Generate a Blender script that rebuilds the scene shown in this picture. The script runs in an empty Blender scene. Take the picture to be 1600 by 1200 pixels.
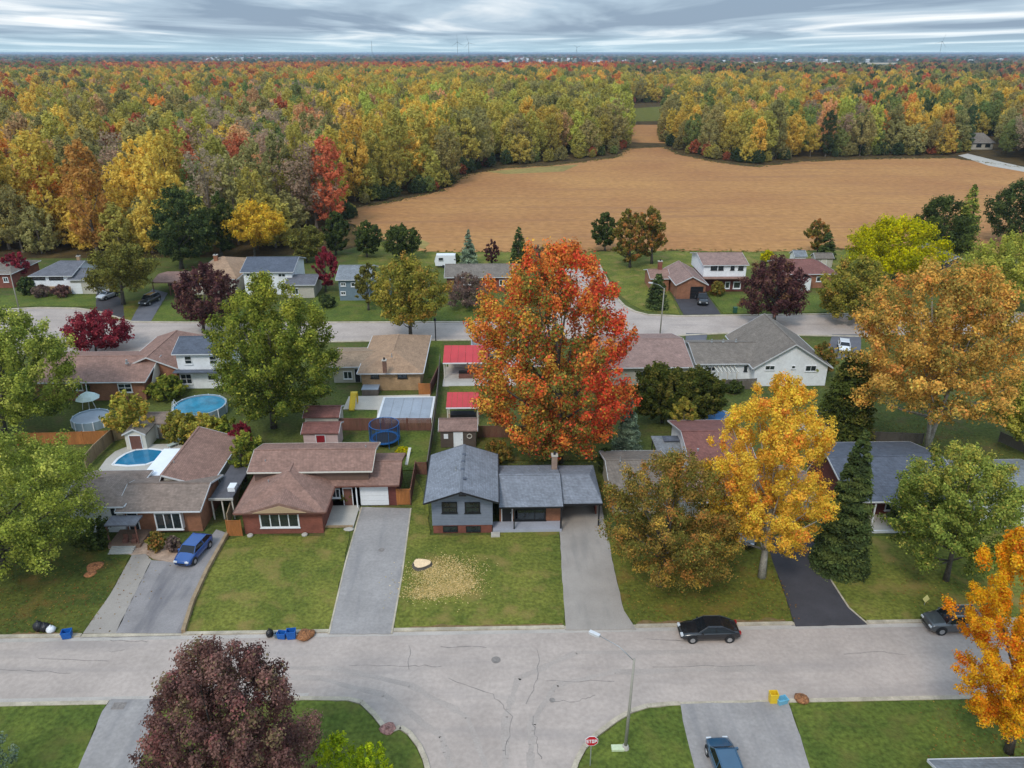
import bpy, math, random
import numpy as np
from mathutils import Vector, Matrix, noise
from mathutils.geometry import tessellate_polygon

R = math.radians
scene = bpy.context.scene
COL = scene.collection

# ------------------------------------------------------------------ camera
F_PX, CAM_H = 1200.0, 43.0
PITCH = math.atan(518.0 / F_PX)
YAW = R(-1.4)
cam_d = bpy.data.cameras.new('camera')
cam = bpy.data.objects.new('camera', cam_d)
COL.objects.link(cam)
cam.location = (0, 0, CAM_H)
cam.rotation_euler = (R(90) - PITCH, 0, YAW)
cam_d.sensor_width = 36
cam_d.lens = 36 * F_PX / 1600
cam_d.clip_start = 0.5
cam_d.clip_end = 200000
scene.camera = cam

# ------------------------------------------------------------------ world
SUN_EL, SUN_AZ = R(48), R(205)       # high, behind the camera's left shoulder
world = bpy.data.worlds.new('World')
scene.world = world
world.use_nodes = True
wn, wl = world.node_tree.nodes, world.node_tree.links
wn.clear()


def W(t, **k):
    n = wn.new(t)
    for a, b in k.items():
        setattr(n, a, b)
    return n


wout = W('ShaderNodeOutputWorld')
bg_sky = W('ShaderNodeBackground')
sky = W('ShaderNodeTexSky', sky_type='NISHITA', sun_disc=False)
sky.sun_elevation = SUN_EL
sky.sun_rotation = SUN_AZ
wl.new(sky.outputs[0], bg_sky.inputs[0])
bg_sky.inputs[1].default_value = 0.09
tc = W('ShaderNodeTexCoord')
sep = W('ShaderNodeSeparateXYZ')
wl.new(tc.outputs['Generated'], sep.inputs[0])


def wm(op, a, b=None, c=None, clamp=False):
    n = W('ShaderNodeMath', operation=op)
    n.use_clamp = clamp
    for i, v in enumerate((a, b, c)):
        if v is None:
            continue
        if isinstance(v, (int, float)):
            n.inputs[i].default_value = v
        else:
            wl.new(v, n.inputs[i])
    return n.outputs[0]


zz = wm('MAXIMUM', sep.outputs['Z'], 0.0)
den = wm('ADD', zz, 0.016)
ux = wm('DIVIDE', sep.outputs['X'], den)
uy = wm('DIVIDE', sep.outputs['Y'], den)
cmb = W('ShaderNodeCombineXYZ')
wl.new(wm('MULTIPLY', ux, 0.24), cmb.inputs[0])
wl.new(wm('MULTIPLY', uy, 0.085), cmb.inputs[1])
cn1 = W('ShaderNodeTexNoise')
cn1.inputs['Scale'].default_value = 1.0
cn1.inputs['Detail'].default_value = 6
cn1.inputs['Roughness'].default_value = 0.52
cn1.inputs['Distortion'].default_value = 0.5
wl.new(cmb.outputs[0], cn1.inputs['Vector'])
cr = W('ShaderNodeValToRGB')
e = cr.color_ramp.elements
e[0].position, e[0].color = 0.42, (0.25, 0.34, 0.46, 1)
e[1].position, e[1].color = 0.655, (0.95, 0.98, 1.0, 1)
m_ = cr.color_ramp.elements.new(0.52)
m_.color = (0.43, 0.55, 0.67, 1)
wl.new(cn1.outputs[0], cr.inputs[0])
# low sky clears to a pale blue band just over the horizon
hr = W('ShaderNodeMapRange')
hr.interpolation_type = 'SMOOTHSTEP'
hr.inputs['From Min'].default_value = 0.000
hr.inputs['From Max'].default_value = 0.027
hr.inputs['To Min'].default_value = 1
hr.inputs['To Max'].default_value = 0
wl.new(zz, hr.inputs['Value'])
mixh = W('ShaderNodeMix', data_type='RGBA')
wl.new(wm('MULTIPLY', hr.outputs[0], 0.72), mixh.inputs[0])
wl.new(cr.outputs[0], mixh.inputs[6])
mixh.inputs[7].default_value = (0.46, 0.67, 0.79, 1)
# an overcast sky is brighter overhead than near the horizon
up = W('ShaderNodeMapRange')
up.inputs['From Min'].default_value = 0.05
up.inputs['From Max'].default_value = 0.9
up.inputs['To Min'].default_value = 1.0
up.inputs['To Max'].default_value = 2.3
wl.new(zz, up.inputs['Value'])
bg_cl = W('ShaderNodeBackground')
wl.new(mixh.outputs[2], bg_cl.inputs[0])
wl.new(up.outputs[0], bg_cl.inputs[1])
wmix = W('ShaderNodeMixShader')
wmix.inputs[0].default_value = 0.92
wl.new(bg_sky.outputs[0], wmix.inputs[1])
wl.new(bg_cl.outputs[0], wmix.inputs[2])
wl.new(wmix.outputs[0], wout.inputs[0])

sun_d = bpy.data.lights.new('sun', 'SUN')
sun_d.energy = 1.7
sun_d.angle = R(14)
sun_d.color = (1.0, 0.94, 0.86)
sun = bpy.data.objects.new('sun', sun_d)
COL.objects.link(sun)
sun.rotation_euler = (R(90) - SUN_EL, 0, R(180) - SUN_AZ)

scene.view_settings.view_transform = 'Standard'
scene.view_settings.look = 'None'
scene.view_settings.gamma = 1
scene.view_settings.exposure = 0.20
scene.view_settings.use_curve_mapping = False
scene.render.engine = 'CYCLES'
scene.cycles.max_bounces = 6
scene.cycles.diffuse_bounces = 4
scene.cycles.transparent_max_bounces = 6
scene.cycles.volume_bounces = 0
scene.cycles.use_denoising = True

# ------------------------------------------------------------------ picture geometry -> world


def G(px, py, z=0.0):
    """world x, y of the point at height z seen at photo pixel (px, py)"""
    u, v = px - 800.0, py - 600.0
    cp, sp = math.cos(PITCH), math.sin(PITCH)
    t = (CAM_H - z) / (v * cp + F_PX * sp)
    X, Y = u * t, (F_PX * cp - v * sp) * t
    c, s = math.cos(YAW), math.sin(YAW)
    return (X * c - Y * s, X * s + Y * c)


def zrow(x, y, py):
    """height at which world x, y shows on photo row py"""
    yc = -x * math.sin(YAW) + y * math.cos(YAW)
    return CAM_H - yc * math.tan(PITCH + math.atan((py - 600) / F_PX))


def mpp(x, y, z):
    yc = -x * math.sin(YAW) + y * math.cos(YAW)
    return (yc * math.cos(PITCH) + (CAM_H - z) * math.sin(PITCH)) / F_PX


def onY(px, py, y):
    """x, z of pixel on the upright plane world y = const"""
    u, v = px - 800.0, py - 600.0
    cp, sp = math.cos(PITCH), math.sin(PITCH)
    X, Y, D = u, F_PX * cp - v * sp, v * cp + F_PX * sp
    c, s = math.cos(YAW), math.sin(YAW)
    wx, wy = X * c - Y * s, X * s + Y * c
    t = y / wy
    return (wx * t, CAM_H - D * t)


def project(x, y, z):
    c, s = math.cos(-YAW), math.sin(-YAW)
    X, Y = x * c - y * s, x * s + y * c
    D = CAM_H - z
    cp, sp = math.cos(PITCH), math.sin(PITCH)
    dz = Y * cp + D * sp
    return (800 + F_PX * X / dz, 600 + F_PX * (D * cp - Y * sp) / dz)


# ------------------------------------------------------------------ naming helpers


def tag(o, label, cat, group=None):
    o['label'] = label
    o['category'] = cat
    if group:
        o['group'] = group
    return o


def empty(name, loc, label=None, cat=None, group=None):
    o = bpy.data.objects.new(name, None)
    COL.objects.link(o)
    o.location = loc
    o.empty_display_size = 0.5
    if label:
        tag(o, label, cat, group)
    return o


def wloc(o):
    v = Vector(o.location)
    if o.parent:
        v += wloc(o.parent)
    return v


class MB:
    """collects faces in world coordinates, links them as one mesh object"""

    def __init__(s):
        s.v, s.f = [], []

    def add(s, vs, fs):
        n = len(s.v)
        s.v += [tuple(v) for v in vs]
        s.f += [tuple(i + n for i in f) for f in fs]
        return s

    def box(s, x0, x1, y0, y1, z0, z1):
        return s.add([(x0, y0, z0), (x1, y0, z0), (x1, y1, z0), (x0, y1, z0),
                      (x0, y0, z1), (x1, y0, z1), (x1, y1, z1), (x0, y1, z1)],
                     [(3, 2, 1, 0), (4, 5, 6, 7), (0, 1, 5, 4), (1, 2, 6, 5), (2, 3, 7, 6), (3, 0, 4, 7)])

    def bar(s, a, b, w, h):
        """box from a to b, w across, h upward from the line (a, b at its bottom)"""
        a, b = Vector(a), Vector(b)
        d = (b - a)
        n = Vector((-d.y, d.x, 0)).normalized() * (w / 2)
        u = Vector((0, 0, h))
        return s.add([a - n, b - n, b + n, a + n, a - n + u, b - n + u, b + n + u, a + n + u],
                     [(3, 2, 1, 0), (4, 5, 6, 7), (0, 1, 5, 4), (1, 2, 6, 5), (2, 3, 7, 6), (3, 0, 4, 7)])

    def tube(s, pts, rad, n=8, cap=True):
        pts = [Vector(p) for p in pts]
        if isinstance(rad, (int, float)):
            rad = [rad] * len(pts)
        vs, fs = [], []
        for i, p in enumerate(pts):
            d = (pts[min(i + 1, len(pts) - 1)] - pts[max(i - 1, 0)]).normalized()
            ref = Vector((1, 0, 0)) if abs(d.x) < 0.8 else Vector((0, 1, 0))
            a = d.cross(ref).normalized()
            b = d.cross(a)
            for k in range(n):
                t = 2 * math.pi * k / n
                vs.append(p + (a * math.cos(t) + b * math.sin(t)) * rad[i])
        for i in range(len(pts) - 1):
            for k in range(n):
                k2 = (k + 1) % n
                fs.append((i * n + k, i * n + k2, (i + 1) * n + k2, (i + 1) * n + k))
        if cap:
            fs.append(tuple(range(n - 1, -1, -1)))
            fs.append(tuple((len(pts) - 1) * n + k for k in range(n)))
        return s.add(vs, fs)

    def lathe(s, c, prof, n=24, sx=1, sy=1):
        """prof: (radius, z) pairs from bottom to top around the upright axis through c"""
        vs, fs = [], []
        for r, z in prof:
            for k in range(n):
                t = 2 * math.pi * k / n
                vs.append((c[0] + r * sx * math.cos(t), c[1] + r * sy * math.sin(t), c[2] + z))
        for i in range(len(prof) - 1):
            for k in range(n):
                k2 = (k + 1) % n
                fs.append((i * n + k, i * n + k2, (i + 1) * n + k2, (i + 1) * n + k))
        fs.append(tuple(range(n - 1, -1, -1)))
        fs.append(tuple((len(prof) - 1) * n + k for k in range(n)))
        return s.add(vs, fs)

    def prism(s, poly, z0, z1):
        n = len(poly)
        vs = [(p[0], p[1], z0) for p in poly] + [(p[0], p[1], z1) for p in poly]
        fs = [(i, (i + 1) % n, (i + 1) % n + n, i + n) for i in range(n)]
        for t in tessellate_polygon([[Vector((p[0], p[1], 0)) for p in poly]]):
            a, b, c = t
            A, B, Cc = poly[a], poly[b], poly[c]
            if (B[0] - A[0]) * (Cc[1] - A[1]) - (B[1] - A[1]) * (Cc[0] - A[0]) < 0:
                b, c = c, b
            fs.append((a + n, b + n, c + n))
            fs.append((a, c, b))
        return s.add(vs, fs)

    def sheet(s, poly, z):
        vs = [(p[0], p[1], z) for p in poly]
        fs = []
        for t in tessellate_polygon([[Vector((p[0], p[1], 0)) for p in poly]]):
            a, b, c = t
            A, B, Cc = poly[a], poly[b], poly[c]
            if (B[0] - A[0]) * (Cc[1] - A[1]) - (B[1] - A[1]) * (Cc[0] - A[0]) < 0:
                b, c = c, b
            fs.append((a, b, c))
        return s.add(vs, fs)

    def build(s, name, mat, parent=None, smooth=False):
        o = wloc(parent) if parent else Vector((0, 0, 0))
        me = bpy.data.meshes.new(name)
        me.from_pydata([(v[0] - o.x, v[1] - o.y, v[2] - o.z) for v in s.v], [], s.f)
        me.materials.append(mat)
        if smooth:
            me.polygons.foreach_set('use_smooth', [True] * len(me.polygons))
        me.update()
        ob = bpy.data.objects.new(name, me)
        COL.objects.link(ob)
        if parent:
            ob.parent = parent
        return ob


def struct(o):
    o['kind'] = 'structure'
    return o


def copy_tree(o, parent=None):
    c = o.copy()
    COL.objects.link(c)
    c.parent = parent
    for ch in o.children:
        copy_tree(ch, c)
    return c


# ------------------------------------------------------------------ materials


def lin(r, g, b):
    def f(x):
        x /= 255.0
        return x / 12.92 if x <= 0.04045 else ((x + 0.055) / 1.055) ** 2.4
    return (f(r), f(g), f(b), 1)


MATS = {}


def mat(name, col, rough=0.8, var=0.15, scale=0.6, fine=0.12, fscale=9.0, bump=0.0, bscale=8.0, col2=None,
        metallic=0.0, spec=0.4, coat=0.0, stretch=(1, 1, 1), thr=(0.35, 0.65), streak=None):
    """principled material whose colour wanders between col and col2 (or darker/lighter col) by world-space noise"""
    if name in MATS:
        return MATS[name]
    m = bpy.data.materials.new(name)
    m.use_nodes = True
    nt = m.node_tree
    N, L = nt.nodes, nt.links
    p = N['Principled BSDF']
    p.inputs['Roughness'].default_value = rough
    p.inputs['Metallic'].default_value = metallic
    p.inputs['Specular IOR Level'].default_value = spec
    p.inputs['Coat Weight'].default_value = coat
    p.inputs['Coat Roughness'].default_value = 0.05
    geo = N.new('ShaderNodeNewGeometry')
    mp = N.new('ShaderNodeMapping')
    mp.inputs['Scale'].default_value = stretch
    L.new(geo.outputs['Position'], mp.inputs[0])
    n1 = N.new('ShaderNodeTexNoise')
    n1.inputs['Scale'].default_value = scale
    n1.inputs['Detail'].default_value = 5
    n1.inputs['Roughness'].default_value = 0.6
    L.new(mp.outputs[0], n1.inputs['Vector'])
    mr = N.new('ShaderNodeMapRange')
    mr.inputs['From Min'].default_value = thr[0]
    mr.inputs['From Max'].default_value = thr[1]
    L.new(n1.outputs[0], mr.inputs['Value'])
    mx = N.new('ShaderNodeMix')
    mx.data_type = 'RGBA'
    L.new(mr.outputs[0], mx.inputs[0])
    a = tuple(c * (1 - var) for c in col[:3]) + (1,)
    b = tuple(min(1, c * (1 + var)) for c in col[:3]) + (1,) if col2 is None else col2
    mx.inputs[6].default_value = a if col2 is None else col
    mx.inputs[7].default_value = b
    n2 = N.new('ShaderNodeTexNoise')
    n2.inputs['Scale'].default_value = fscale
    n2.inputs['Detail'].default_value = 3
    L.new(mp.outputs[0], n2.inputs['Vector'])
    m2 = N.new('ShaderNodeMapRange')
    m2.inputs['From Min'].default_value = 0.3
    m2.inputs['From Max'].default_value = 0.7
    m2.inputs['To Min'].default_value = 1 - fine
    m2.inputs['To Max'].default_value = 1 + fine
    L.new(n2.outputs[0], m2.inputs['Value'])
    hs = N.new('ShaderNodeVectorMath')
    hs.operation = 'SCALE'
    L.new(mx.outputs[2], hs.inputs[0])
    L.new(m2.outputs[0], hs.inputs['Scale'])
    out = hs.outputs[0]
    if streak:          # (stretch vector, scale, amount, colour)
        sv, ss, amt, sc = streak
        mp2 = N.new('ShaderNodeMapping')
        mp2.inputs['Scale'].default_value = sv
        L.new(geo.outputs['Position'], mp2.inputs[0])
        n3 = N.new('ShaderNodeTexNoise')
        n3.inputs['Scale'].default_value = ss
        n3.inputs['Detail'].default_value = 4
        L.new(mp2.outputs[0], n3.inputs['Vector'])
        m3 = N.new('ShaderNodeMapRange')
        m3.inputs['From Min'].default_value = 0.52
        m3.inputs['From Max'].default_value = 0.70
        m3.inputs['To Max'].default_value = amt
        L.new(n3.outputs[0], m3.inputs['Value'])
        mx3 = N.new('ShaderNodeMix')
        mx3.data_type = 'RGBA'
        L.new(m3.outputs[0], mx3.inputs[0])
        L.new(out, mx3.inputs[6])
        mx3.inputs[7].default_value = sc
        out = mx3.outputs[2]
    L.new(out, p.inputs['Base Color'])
    if bump:
        nb = N.new('ShaderNodeTexNoise')
        nb.inputs['Scale'].default_value = bscale
        nb.inputs['Detail'].default_value = 4
        L.new(mp.outputs[0], nb.inputs['Vector'])
        bp = N.new('ShaderNodeBump')
        bp.inputs['Strength'].default_value = bump
        bp.inputs['Distance'].default_value = 0.1
        L.new(nb.outputs[0], bp.inputs['Height'])
        L.new(bp.outputs[0], p.inputs['Normal'])
    MATS[name] = m
    return m


def banded(name, col, axis='Z', pitch=0.2, depth=0.35, rough=0.7, var=0.1, dark=0.72, mortar=None, bw=0.35, off=0.5):
    """siding courses, shingle courses or bricks, by world position"""
    if name in MATS:
        return MATS[name]
    m = mat(name, col, rough, var, 0.8, 0.14 if axis == 'S' else .06, 3.0)
    nt = m.node_tree
    N, L = nt.nodes, nt.links
    p = N['Principled BSDF']
    src = p.inputs['Base Color'].links[0].from_socket
    geo = next(n for n in N if n.type == 'NEW_GEOMETRY')
    sp = N.new('ShaderNodeSeparateXYZ')
    L.new(geo.outputs['Position'], sp.inputs[0])
    ad = N.new('ShaderNodeMath')
    ad.operation = 'ADD'
    L.new(sp.outputs[0], ad.inputs[0])
    L.new(sp.outputs[1], ad.inputs[1])
    cb = N.new('ShaderNodeCombineXYZ')
    L.new(ad.outputs[0], cb.inputs[0])
    if axis == 'S':      # shingles: courses follow height on the slope
        ad2 = N.new('ShaderNodeMath')
        ad2.operation = 'MULTIPLY'
        ad2.inputs[1].default_value = 2.6
        L.new(sp.outputs[2], ad2.inputs[0])
        L.new(ad2.outputs[0], cb.inputs[1])
    else:
        L.new(sp.outputs[2], cb.inputs[1])
    br = N.new('ShaderNodeTexBrick')
    br.inputs['Scale'].default_value = 1
    br.inputs['Brick Width'].default_value = bw
    br.inputs['Row Height'].default_value = pitch
    br.inputs['Mortar Size'].default_value = pitch * 0.09
    br.inputs['Mortar Smooth'].default_value = 0.3
    br.offset = off
    br.inputs['Color1'].default_value = (1, 1, 1, 1)
    br.inputs['Color2'].default_value = (0.80, 0.80, 0.80, 1) if axis != 'Z' else (1, 1, 1, 1)
    br.inputs['Mortar'].default_value = (dark, dark, dark, 1) if mortar is None else mortar
    L.new(cb.outputs[0], br.inputs['Vector'])
    mu = N.new('ShaderNodeMix')
    mu.data_type = 'RGBA'
    mu.blend_type = 'MULTIPLY'
    mu.inputs[0].default_value = 1
    L.new(src, mu.inputs[6])
    L.new(br.outputs['Color'], mu.inputs[7])
    L.new(mu.outputs[2], p.inputs['Base Color'])
    bp = N.new('ShaderNodeBump')
    bp.inputs['Strength'].default_value = depth
    bp.inputs['Distance'].default_value = 0.03
    L.new(br.outputs['Fac'], bp.inputs['Height'])
    bp.invert = True
    L.new(bp.outputs[0], p.inputs['Normal'])
    return m


def siding(name, col):
    return banded('siding_' + name, col, 'Z', 0.18, 0.5, 0.55, 0.05, 0.70, None, 30.0)


def shingle(name, col):
    return banded('shingle_' + name, col, 'S', 0.15, 0.6, 0.9, 0.13, 0.62, None, 0.32)


def brick(name, col):
    return banded('brick_' + name, col, 'B', 0.075, 0.4, 0.85, 0.18, 1.25, None, 0.23)


def leaf_mat(name, tinted):
    m = bpy.data.materials.new(name)
    m.use_nodes = True
    N, L = m.node_tree.nodes, m.node_tree.links
    N.remove(N['Principled BSDF'])
    out = N['Material Output']
    at = N.new('ShaderNodeAttribute')
    at.attribute_name = 'leaf_col'
    src = at.outputs['Color']
    if tinted:
        a2 = N.new('ShaderNodeAttribute')
        a2.attribute_type = 'INSTANCER'
        a2.attribute_name = 'tint'
        mu = N.new('ShaderNodeMix')
        mu.data_type = 'RGBA'
        mu.blend_type = 'MULTIPLY'
        mu.inputs[0].default_value = 1
        L.new(at.outputs['Color'], mu.inputs[6])
        L.new(a2.outputs['Color'], mu.inputs[7])
        src = mu.outputs[2]
    di = N.new('ShaderNodeBsdfDiffuse')
    di.inputs['Roughness'].default_value = 0.5
    tr = N.new('ShaderNodeBsdfTranslucent')
    L.new(src, di.inputs[0])
    L.new(src, tr.inputs[0])
    mx = N.new('ShaderNodeMixShader')
    mx.inputs[0].default_value = 0.42
    L.new(di.outputs[0], mx.inputs[1])
    L.new(tr.outputs[0], mx.inputs[2])
    L.new(mx.outputs[0], out.inputs[0])
    return m


M_LEAF = leaf_mat('leaf', False)
M_TLEAF = leaf_mat('forest_leaf', True)
M_BARK = mat('bark', (0.10, 0.085, 0.07, 1), 0.9, 0.3, 2.0, 0.3, 12, 0.5)
M_PALEBARK = mat('pale_bark', (0.36, 0.33, 0.28, 1), 0.9, 0.25, 1.5, 0.3, 10, 0.4)
M_CONC = mat('concrete', lin(176, 170, 160), 0.9, 0.10, 0.5, 0.08, 8, 0.1)
M_KERB = mat('kerb_concrete', lin(174, 162, 142), 0.9, 0.22, 0.9, 0.10, 8, 0.1)
M_ROAD = mat('road_asphalt', lin(171, 157, 147), 0.92, 0.11, 0.22, 0.09, 3.0, 0.12, 30,
             streak=((0.10, 0.9, 1), 0.7, 0.40, lin(136, 128, 124)))
M_DRIVE = mat('drive_asphalt', lin(148, 142, 138), 0.92, 0.10, 0.35, 0.10, 4, 0.12, 30,
              streak=((1.3, 0.14, 1), 0.8, 0.35, lin(112, 110, 112)))
M_DRIVE2 = mat('drive_pale', lin(155, 146, 137), 0.92, 0.09, 0.35, 0.08, 12, 0.12, 30,
               streak=((1.1, 0.2, 1), 0.8, 0.40, lin(120, 116, 112)))
M_DRIVE3 = mat('drive_worn', lin(138, 132, 130), 0.92, 0.12, 0.4, 0.10, 10, 0.12, 30,
               streak=((1.0, 0.12, 1), 0.7, 0.75, lin(92, 90, 96)))
M_BLACKTOP = mat('blacktop', lin(66, 63, 66), 0.9, 0.14, 0.5, 0.12, 12, 0.12, 30)
M_DKDRIVE = mat('blue_grey_drive', lin(98, 97, 102), 0.9, 0.12, 0.5, 0.1, 12, 0.12, 30)
M_TAR = mat('tar', lin(130, 122, 116), 0.8, 0.2, 1.5, 0.2, 8)
M_GLASS = mat('window_glass', (0.022, 0.03, 0.034, 1), 0.06, 0.35, 0.9, 0.0, 5, spec=0.9)
M_WHITE = mat('white_paint', (0.74, 0.75, 0.76, 1), 0.5, 0.03, 0.8, 0.04, 6)
M_OFFW = mat('cream_paint', (0.60, 0.56, 0.48, 1), 0.6, 0.06, 0.8, 0.05, 6)
M_BLACK = mat('black_paint', (0.015, 0.015, 0.017, 1), 0.45, 0.1, 1, 0.05, 6)
M_DARK = mat('dark_interior', (0.02, 0.02, 0.022, 1), 0.9, 0.2, 1, 0.1, 6)
M_STEEL = mat('galvanised_steel', (0.42, 0.43, 0.43, 1), 0.45, 0.08, 1.2, 0.05, 9, metallic=0.6)
M_WOOD = mat('weathered_wood', lin(150, 128, 100), 0.85, 0.18, 1.5, 0.12, 10, 0.3, 20, stretch=(1, 1, 0.2))
M_CEDAR = mat('cedar_wood', lin(165, 104, 55), 0.8, 0.2, 1.3, 0.12, 10, 0.3, 20, stretch=(1, 1, 0.2))
M_REDWOOD = mat('red_brown_wood', lin(112, 74, 62), 0.8, 0.2, 1.3, 0.12, 10, 0.3, 20, stretch=(1, 1, 0.2))
M_GREYWOOD = mat('grey_wood', lin(104, 96, 88), 0.85, 0.2, 1.3, 0.12, 10, 0.3, 20, stretch=(1, 1, 0.2))
M_RUBBER = mat('tyre_rubber', (0.02, 0.02, 0.021, 1), 0.8, 0.1, 2, 0.1, 9)
M_CHROME = mat('wheel_alloy', (0.50, 0.51, 0.52, 1), 0.3, 0.05, 2, 0.0, 9, metallic=0.8)
M_WATER = mat('pool_water', (0.015, 0.17, 0.31, 1), 0.05, 0.12, 0.8, 0.05, 4, 0.15, 3, spec=0.6)
M_COVER = mat('pool_cover', lin(150, 158, 168), 0.6, 0.08, 0.5, 0.06, 5, 0.2, 2)
M_RED = mat('red_metal_roof', lin(188, 58, 60), 0.5, 0.08, 0.7, 0.05, 6)
M_CARGLASS = mat('car_glass', (0.010, 0.012, 0.015, 1), 0.05, 0.1, 1, 0.0, 5, spec=.5)
M_LAMP = mat('headlight_lens', (0.6, 0.62, 0.64, 1), 0.15, 0.05, 2, 0.0, 5, spec=0.8)
M_TAIL = mat('tail_light_lens', (0.30, 0.01, 0.01, 1), 0.2, 0.05, 2, 0.0, 5, spec=0.8)

# ------------------------------------------------------------------ ground


def gp(*pts, z=0.0):
    return [G(a, b, z) for a, b in pts]


def grass_mat(name, c1, c2, dry, dry_amt=0.6, scale=0.25):
    m = mat(name, c1, 0.95, 0.2, scale, 0.34, 3.2, 0.9, 5.0, col2=c2, thr=(0.38, 0.62), spec=0.15,
            streak=((1, 1, 1), 0.42, dry_amt, dry))
    return m


M_GRASS_BASE = grass_mat('yard_grass', lin(72, 82, 38), lin(92, 98, 46), lin(100, 88, 56), 0.75, 0.12)
M_LAWN_G = grass_mat('bright_lawn', lin(90, 98, 40), lin(114, 115, 50), lin(134, 118, 66), 0.95)
M_LAWN_D = grass_mat('leafy_lawn', lin(66, 76, 32), lin(88, 92, 38), lin(112, 90, 46), 0.85, 0.3)
M_LAWN_O = grass_mat('olive_lawn', lin(88, 92, 36), lin(104, 104, 40), lin(122, 98, 48), 0.8, 0.3)
M_LAWN_V = grass_mat('vivid_lawn', lin(78, 92, 38), lin(96, 106, 44), lin(106, 102, 52), 0.65, 0.3)
M_FLOOR = mat('wood_floor', lin(62, 52, 34), 0.95, 0.3, 0.2, 0.3, 2, 0.4, col2=lin(92, 74, 42), spec=0.1)
M_DIRT = mat('bare_dirt', lin(128, 100, 74), 0.95, 0.2, 0.6, 0.2, 3, 0.3, col2=lin(112, 98, 60), spec=0.1)
M_SOIL = mat('field_soil', lin(158, 111, 72), 0.95, 0.1, 0.02, 0.16, 0.5, 0.8, 1.2, col2=lin(178, 132, 82), spec=0.1,
             thr=(0.3, 0.7), streak=((0.06, 0.9, 1), 0.22, 0.6, lin(146, 106, 76)))

# far country: patchwork of fields and woods by large-scale noise, one sheet to the horizon
M_FAR = bpy.data.materials.new('far_country')
M_FAR.use_nodes = True
_N, _L = M_FAR.node_tree.nodes, M_FAR.node_tree.links
_p = _N['Principled BSDF']
_p.inputs['Roughness'].default_value = 0.95
_p.inputs['Specular IOR Level'].default_value = 0.1
_g = _N.new('ShaderNodeNewGeometry')
_mp = _N.new('ShaderNodeMapping')
_mp.inputs['Scale'].default_value = (0.0012, 0.0022, 1)
_L.new(_g.outputs['Position'], _mp.inputs[0])
_vo = _N.new('ShaderNodeTexVoronoi')
_vo.inputs['Scale'].default_value = 1
_vo.distance = 'CHEBYCHEV'
_L.new(_mp.outputs[0], _vo.inputs['Vector'])
_sx = _N.new('ShaderNodeSeparateColor')
_L.new(_vo.outputs['Color'], _sx.inputs[0])
_r = _N.new('ShaderNodeValToRGB')
_r.color_ramp.interpolation = 'CONSTANT'
_el = _r.color_ramp.elements
_el[0].position, _el[0].color = 0.0, lin(66, 70, 44)
_el[1].position, _el[1].color = 0.35, lin(58, 62, 44)
for _pos, _c in ((0.5, lin(160, 138, 108)), (0.66, lin(96, 98, 56)), (0.8, lin(72, 70, 46)), (0.9, lin(176, 158, 128))):
    _e = _r.color_ramp.elements.new(_pos)
    _e.color = _c
_L.new(_sx.outputs[0], _r.inputs[0])
_nn = _N.new('ShaderNodeTexNoise')
_nn.inputs['Scale'].default_value = 0.12
_nn.inputs['Detail'].default_value = 6
_L.new(_g.outputs['Position'], _nn.inputs['Vector'])
_mr = _N.new('ShaderNodeMapRange')
_mr.inputs['From Min'].default_value = 0.3
_mr.inputs['From Max'].default_value = 0.7
_mr.inputs['To Min'].default_value = 0.75
_mr.inputs['To Max'].default_value = 1.25
_L.new(_nn.outputs[0], _mr.inputs['Value'])
_sc = _N.new('ShaderNodeVectorMath')
_sc.operation = 'SCALE'
_L.new(_r.outputs[0], _sc.inputs[0])
_L.new(_mr.outputs[0], _sc.inputs['Scale'])
_L.new(_sc.outputs[0], _p.inputs['Base Color'])

b = MB()
b.sheet([(-70000, -3000), (70000, -3000), (70000, 90000), (-70000, 90000)], -0.06)
struct(b.build('ground', M_FAR))
b = MB()
b.sheet([(-160, 5), (170, 5), (330, 190), (330, 300), (-60, 215), (-200, 200)], -0.03)
struct(b.build('yard_ground', M_GRASS_BASE))

# woodland floor and field
wood_floor = [G(-900, 390), G(0, 404), G(350, 402), G(500, 398), G(560, 385), G(700, 392), G(1340, 392), G(1700, 400), G(2300, 300),
              (2600, 1500), (2600, 2400), (-2600, 2400), (-2600, 1500)]
b = MB()
b.sheet(wood_floor, -0.02)
struct(b.build('woodland_floor', M_FLOOR))
FIELD = [(528, 330), (600, 318), (650, 308), (690, 299), (712, 284), (735, 272), (790, 263), (860, 259), (905, 254), (965, 246),
         (985, 232), (1036, 230), (1060, 241), (1120, 254), (1180, 261), (1250, 253), (1350, 249), (1490, 247), (1600, 262),
         (1780, 280), (1900, 410), (1560, 400), (1480, 392), (1320, 389), (1180, 393), (1050, 391), (860, 393), (662, 393), (590, 372), (545, 350)]
def ragged(pts, j, step):
    out = []
    for i in range(len(pts)):
        a, c = pts[i], pts[(i + 1) % len(pts)]
        L = math.hypot(c[0] - a[0], c[1] - a[1])
        k = max(1, int(L / step))
        nx, ny = -(c[1] - a[1]) / max(L, .01), (c[0] - a[0]) / max(L, .01)
        for q in range(k):
            t = q / k
            X, Y = a[0] + (c[0] - a[0]) * t, a[1] + (c[1] - a[1]) * t
            d = j * noise.noise(Vector((X * .25, Y * .25, 1.1)))
            out.append((X + nx * d, Y + ny * d))
    return out


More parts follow.
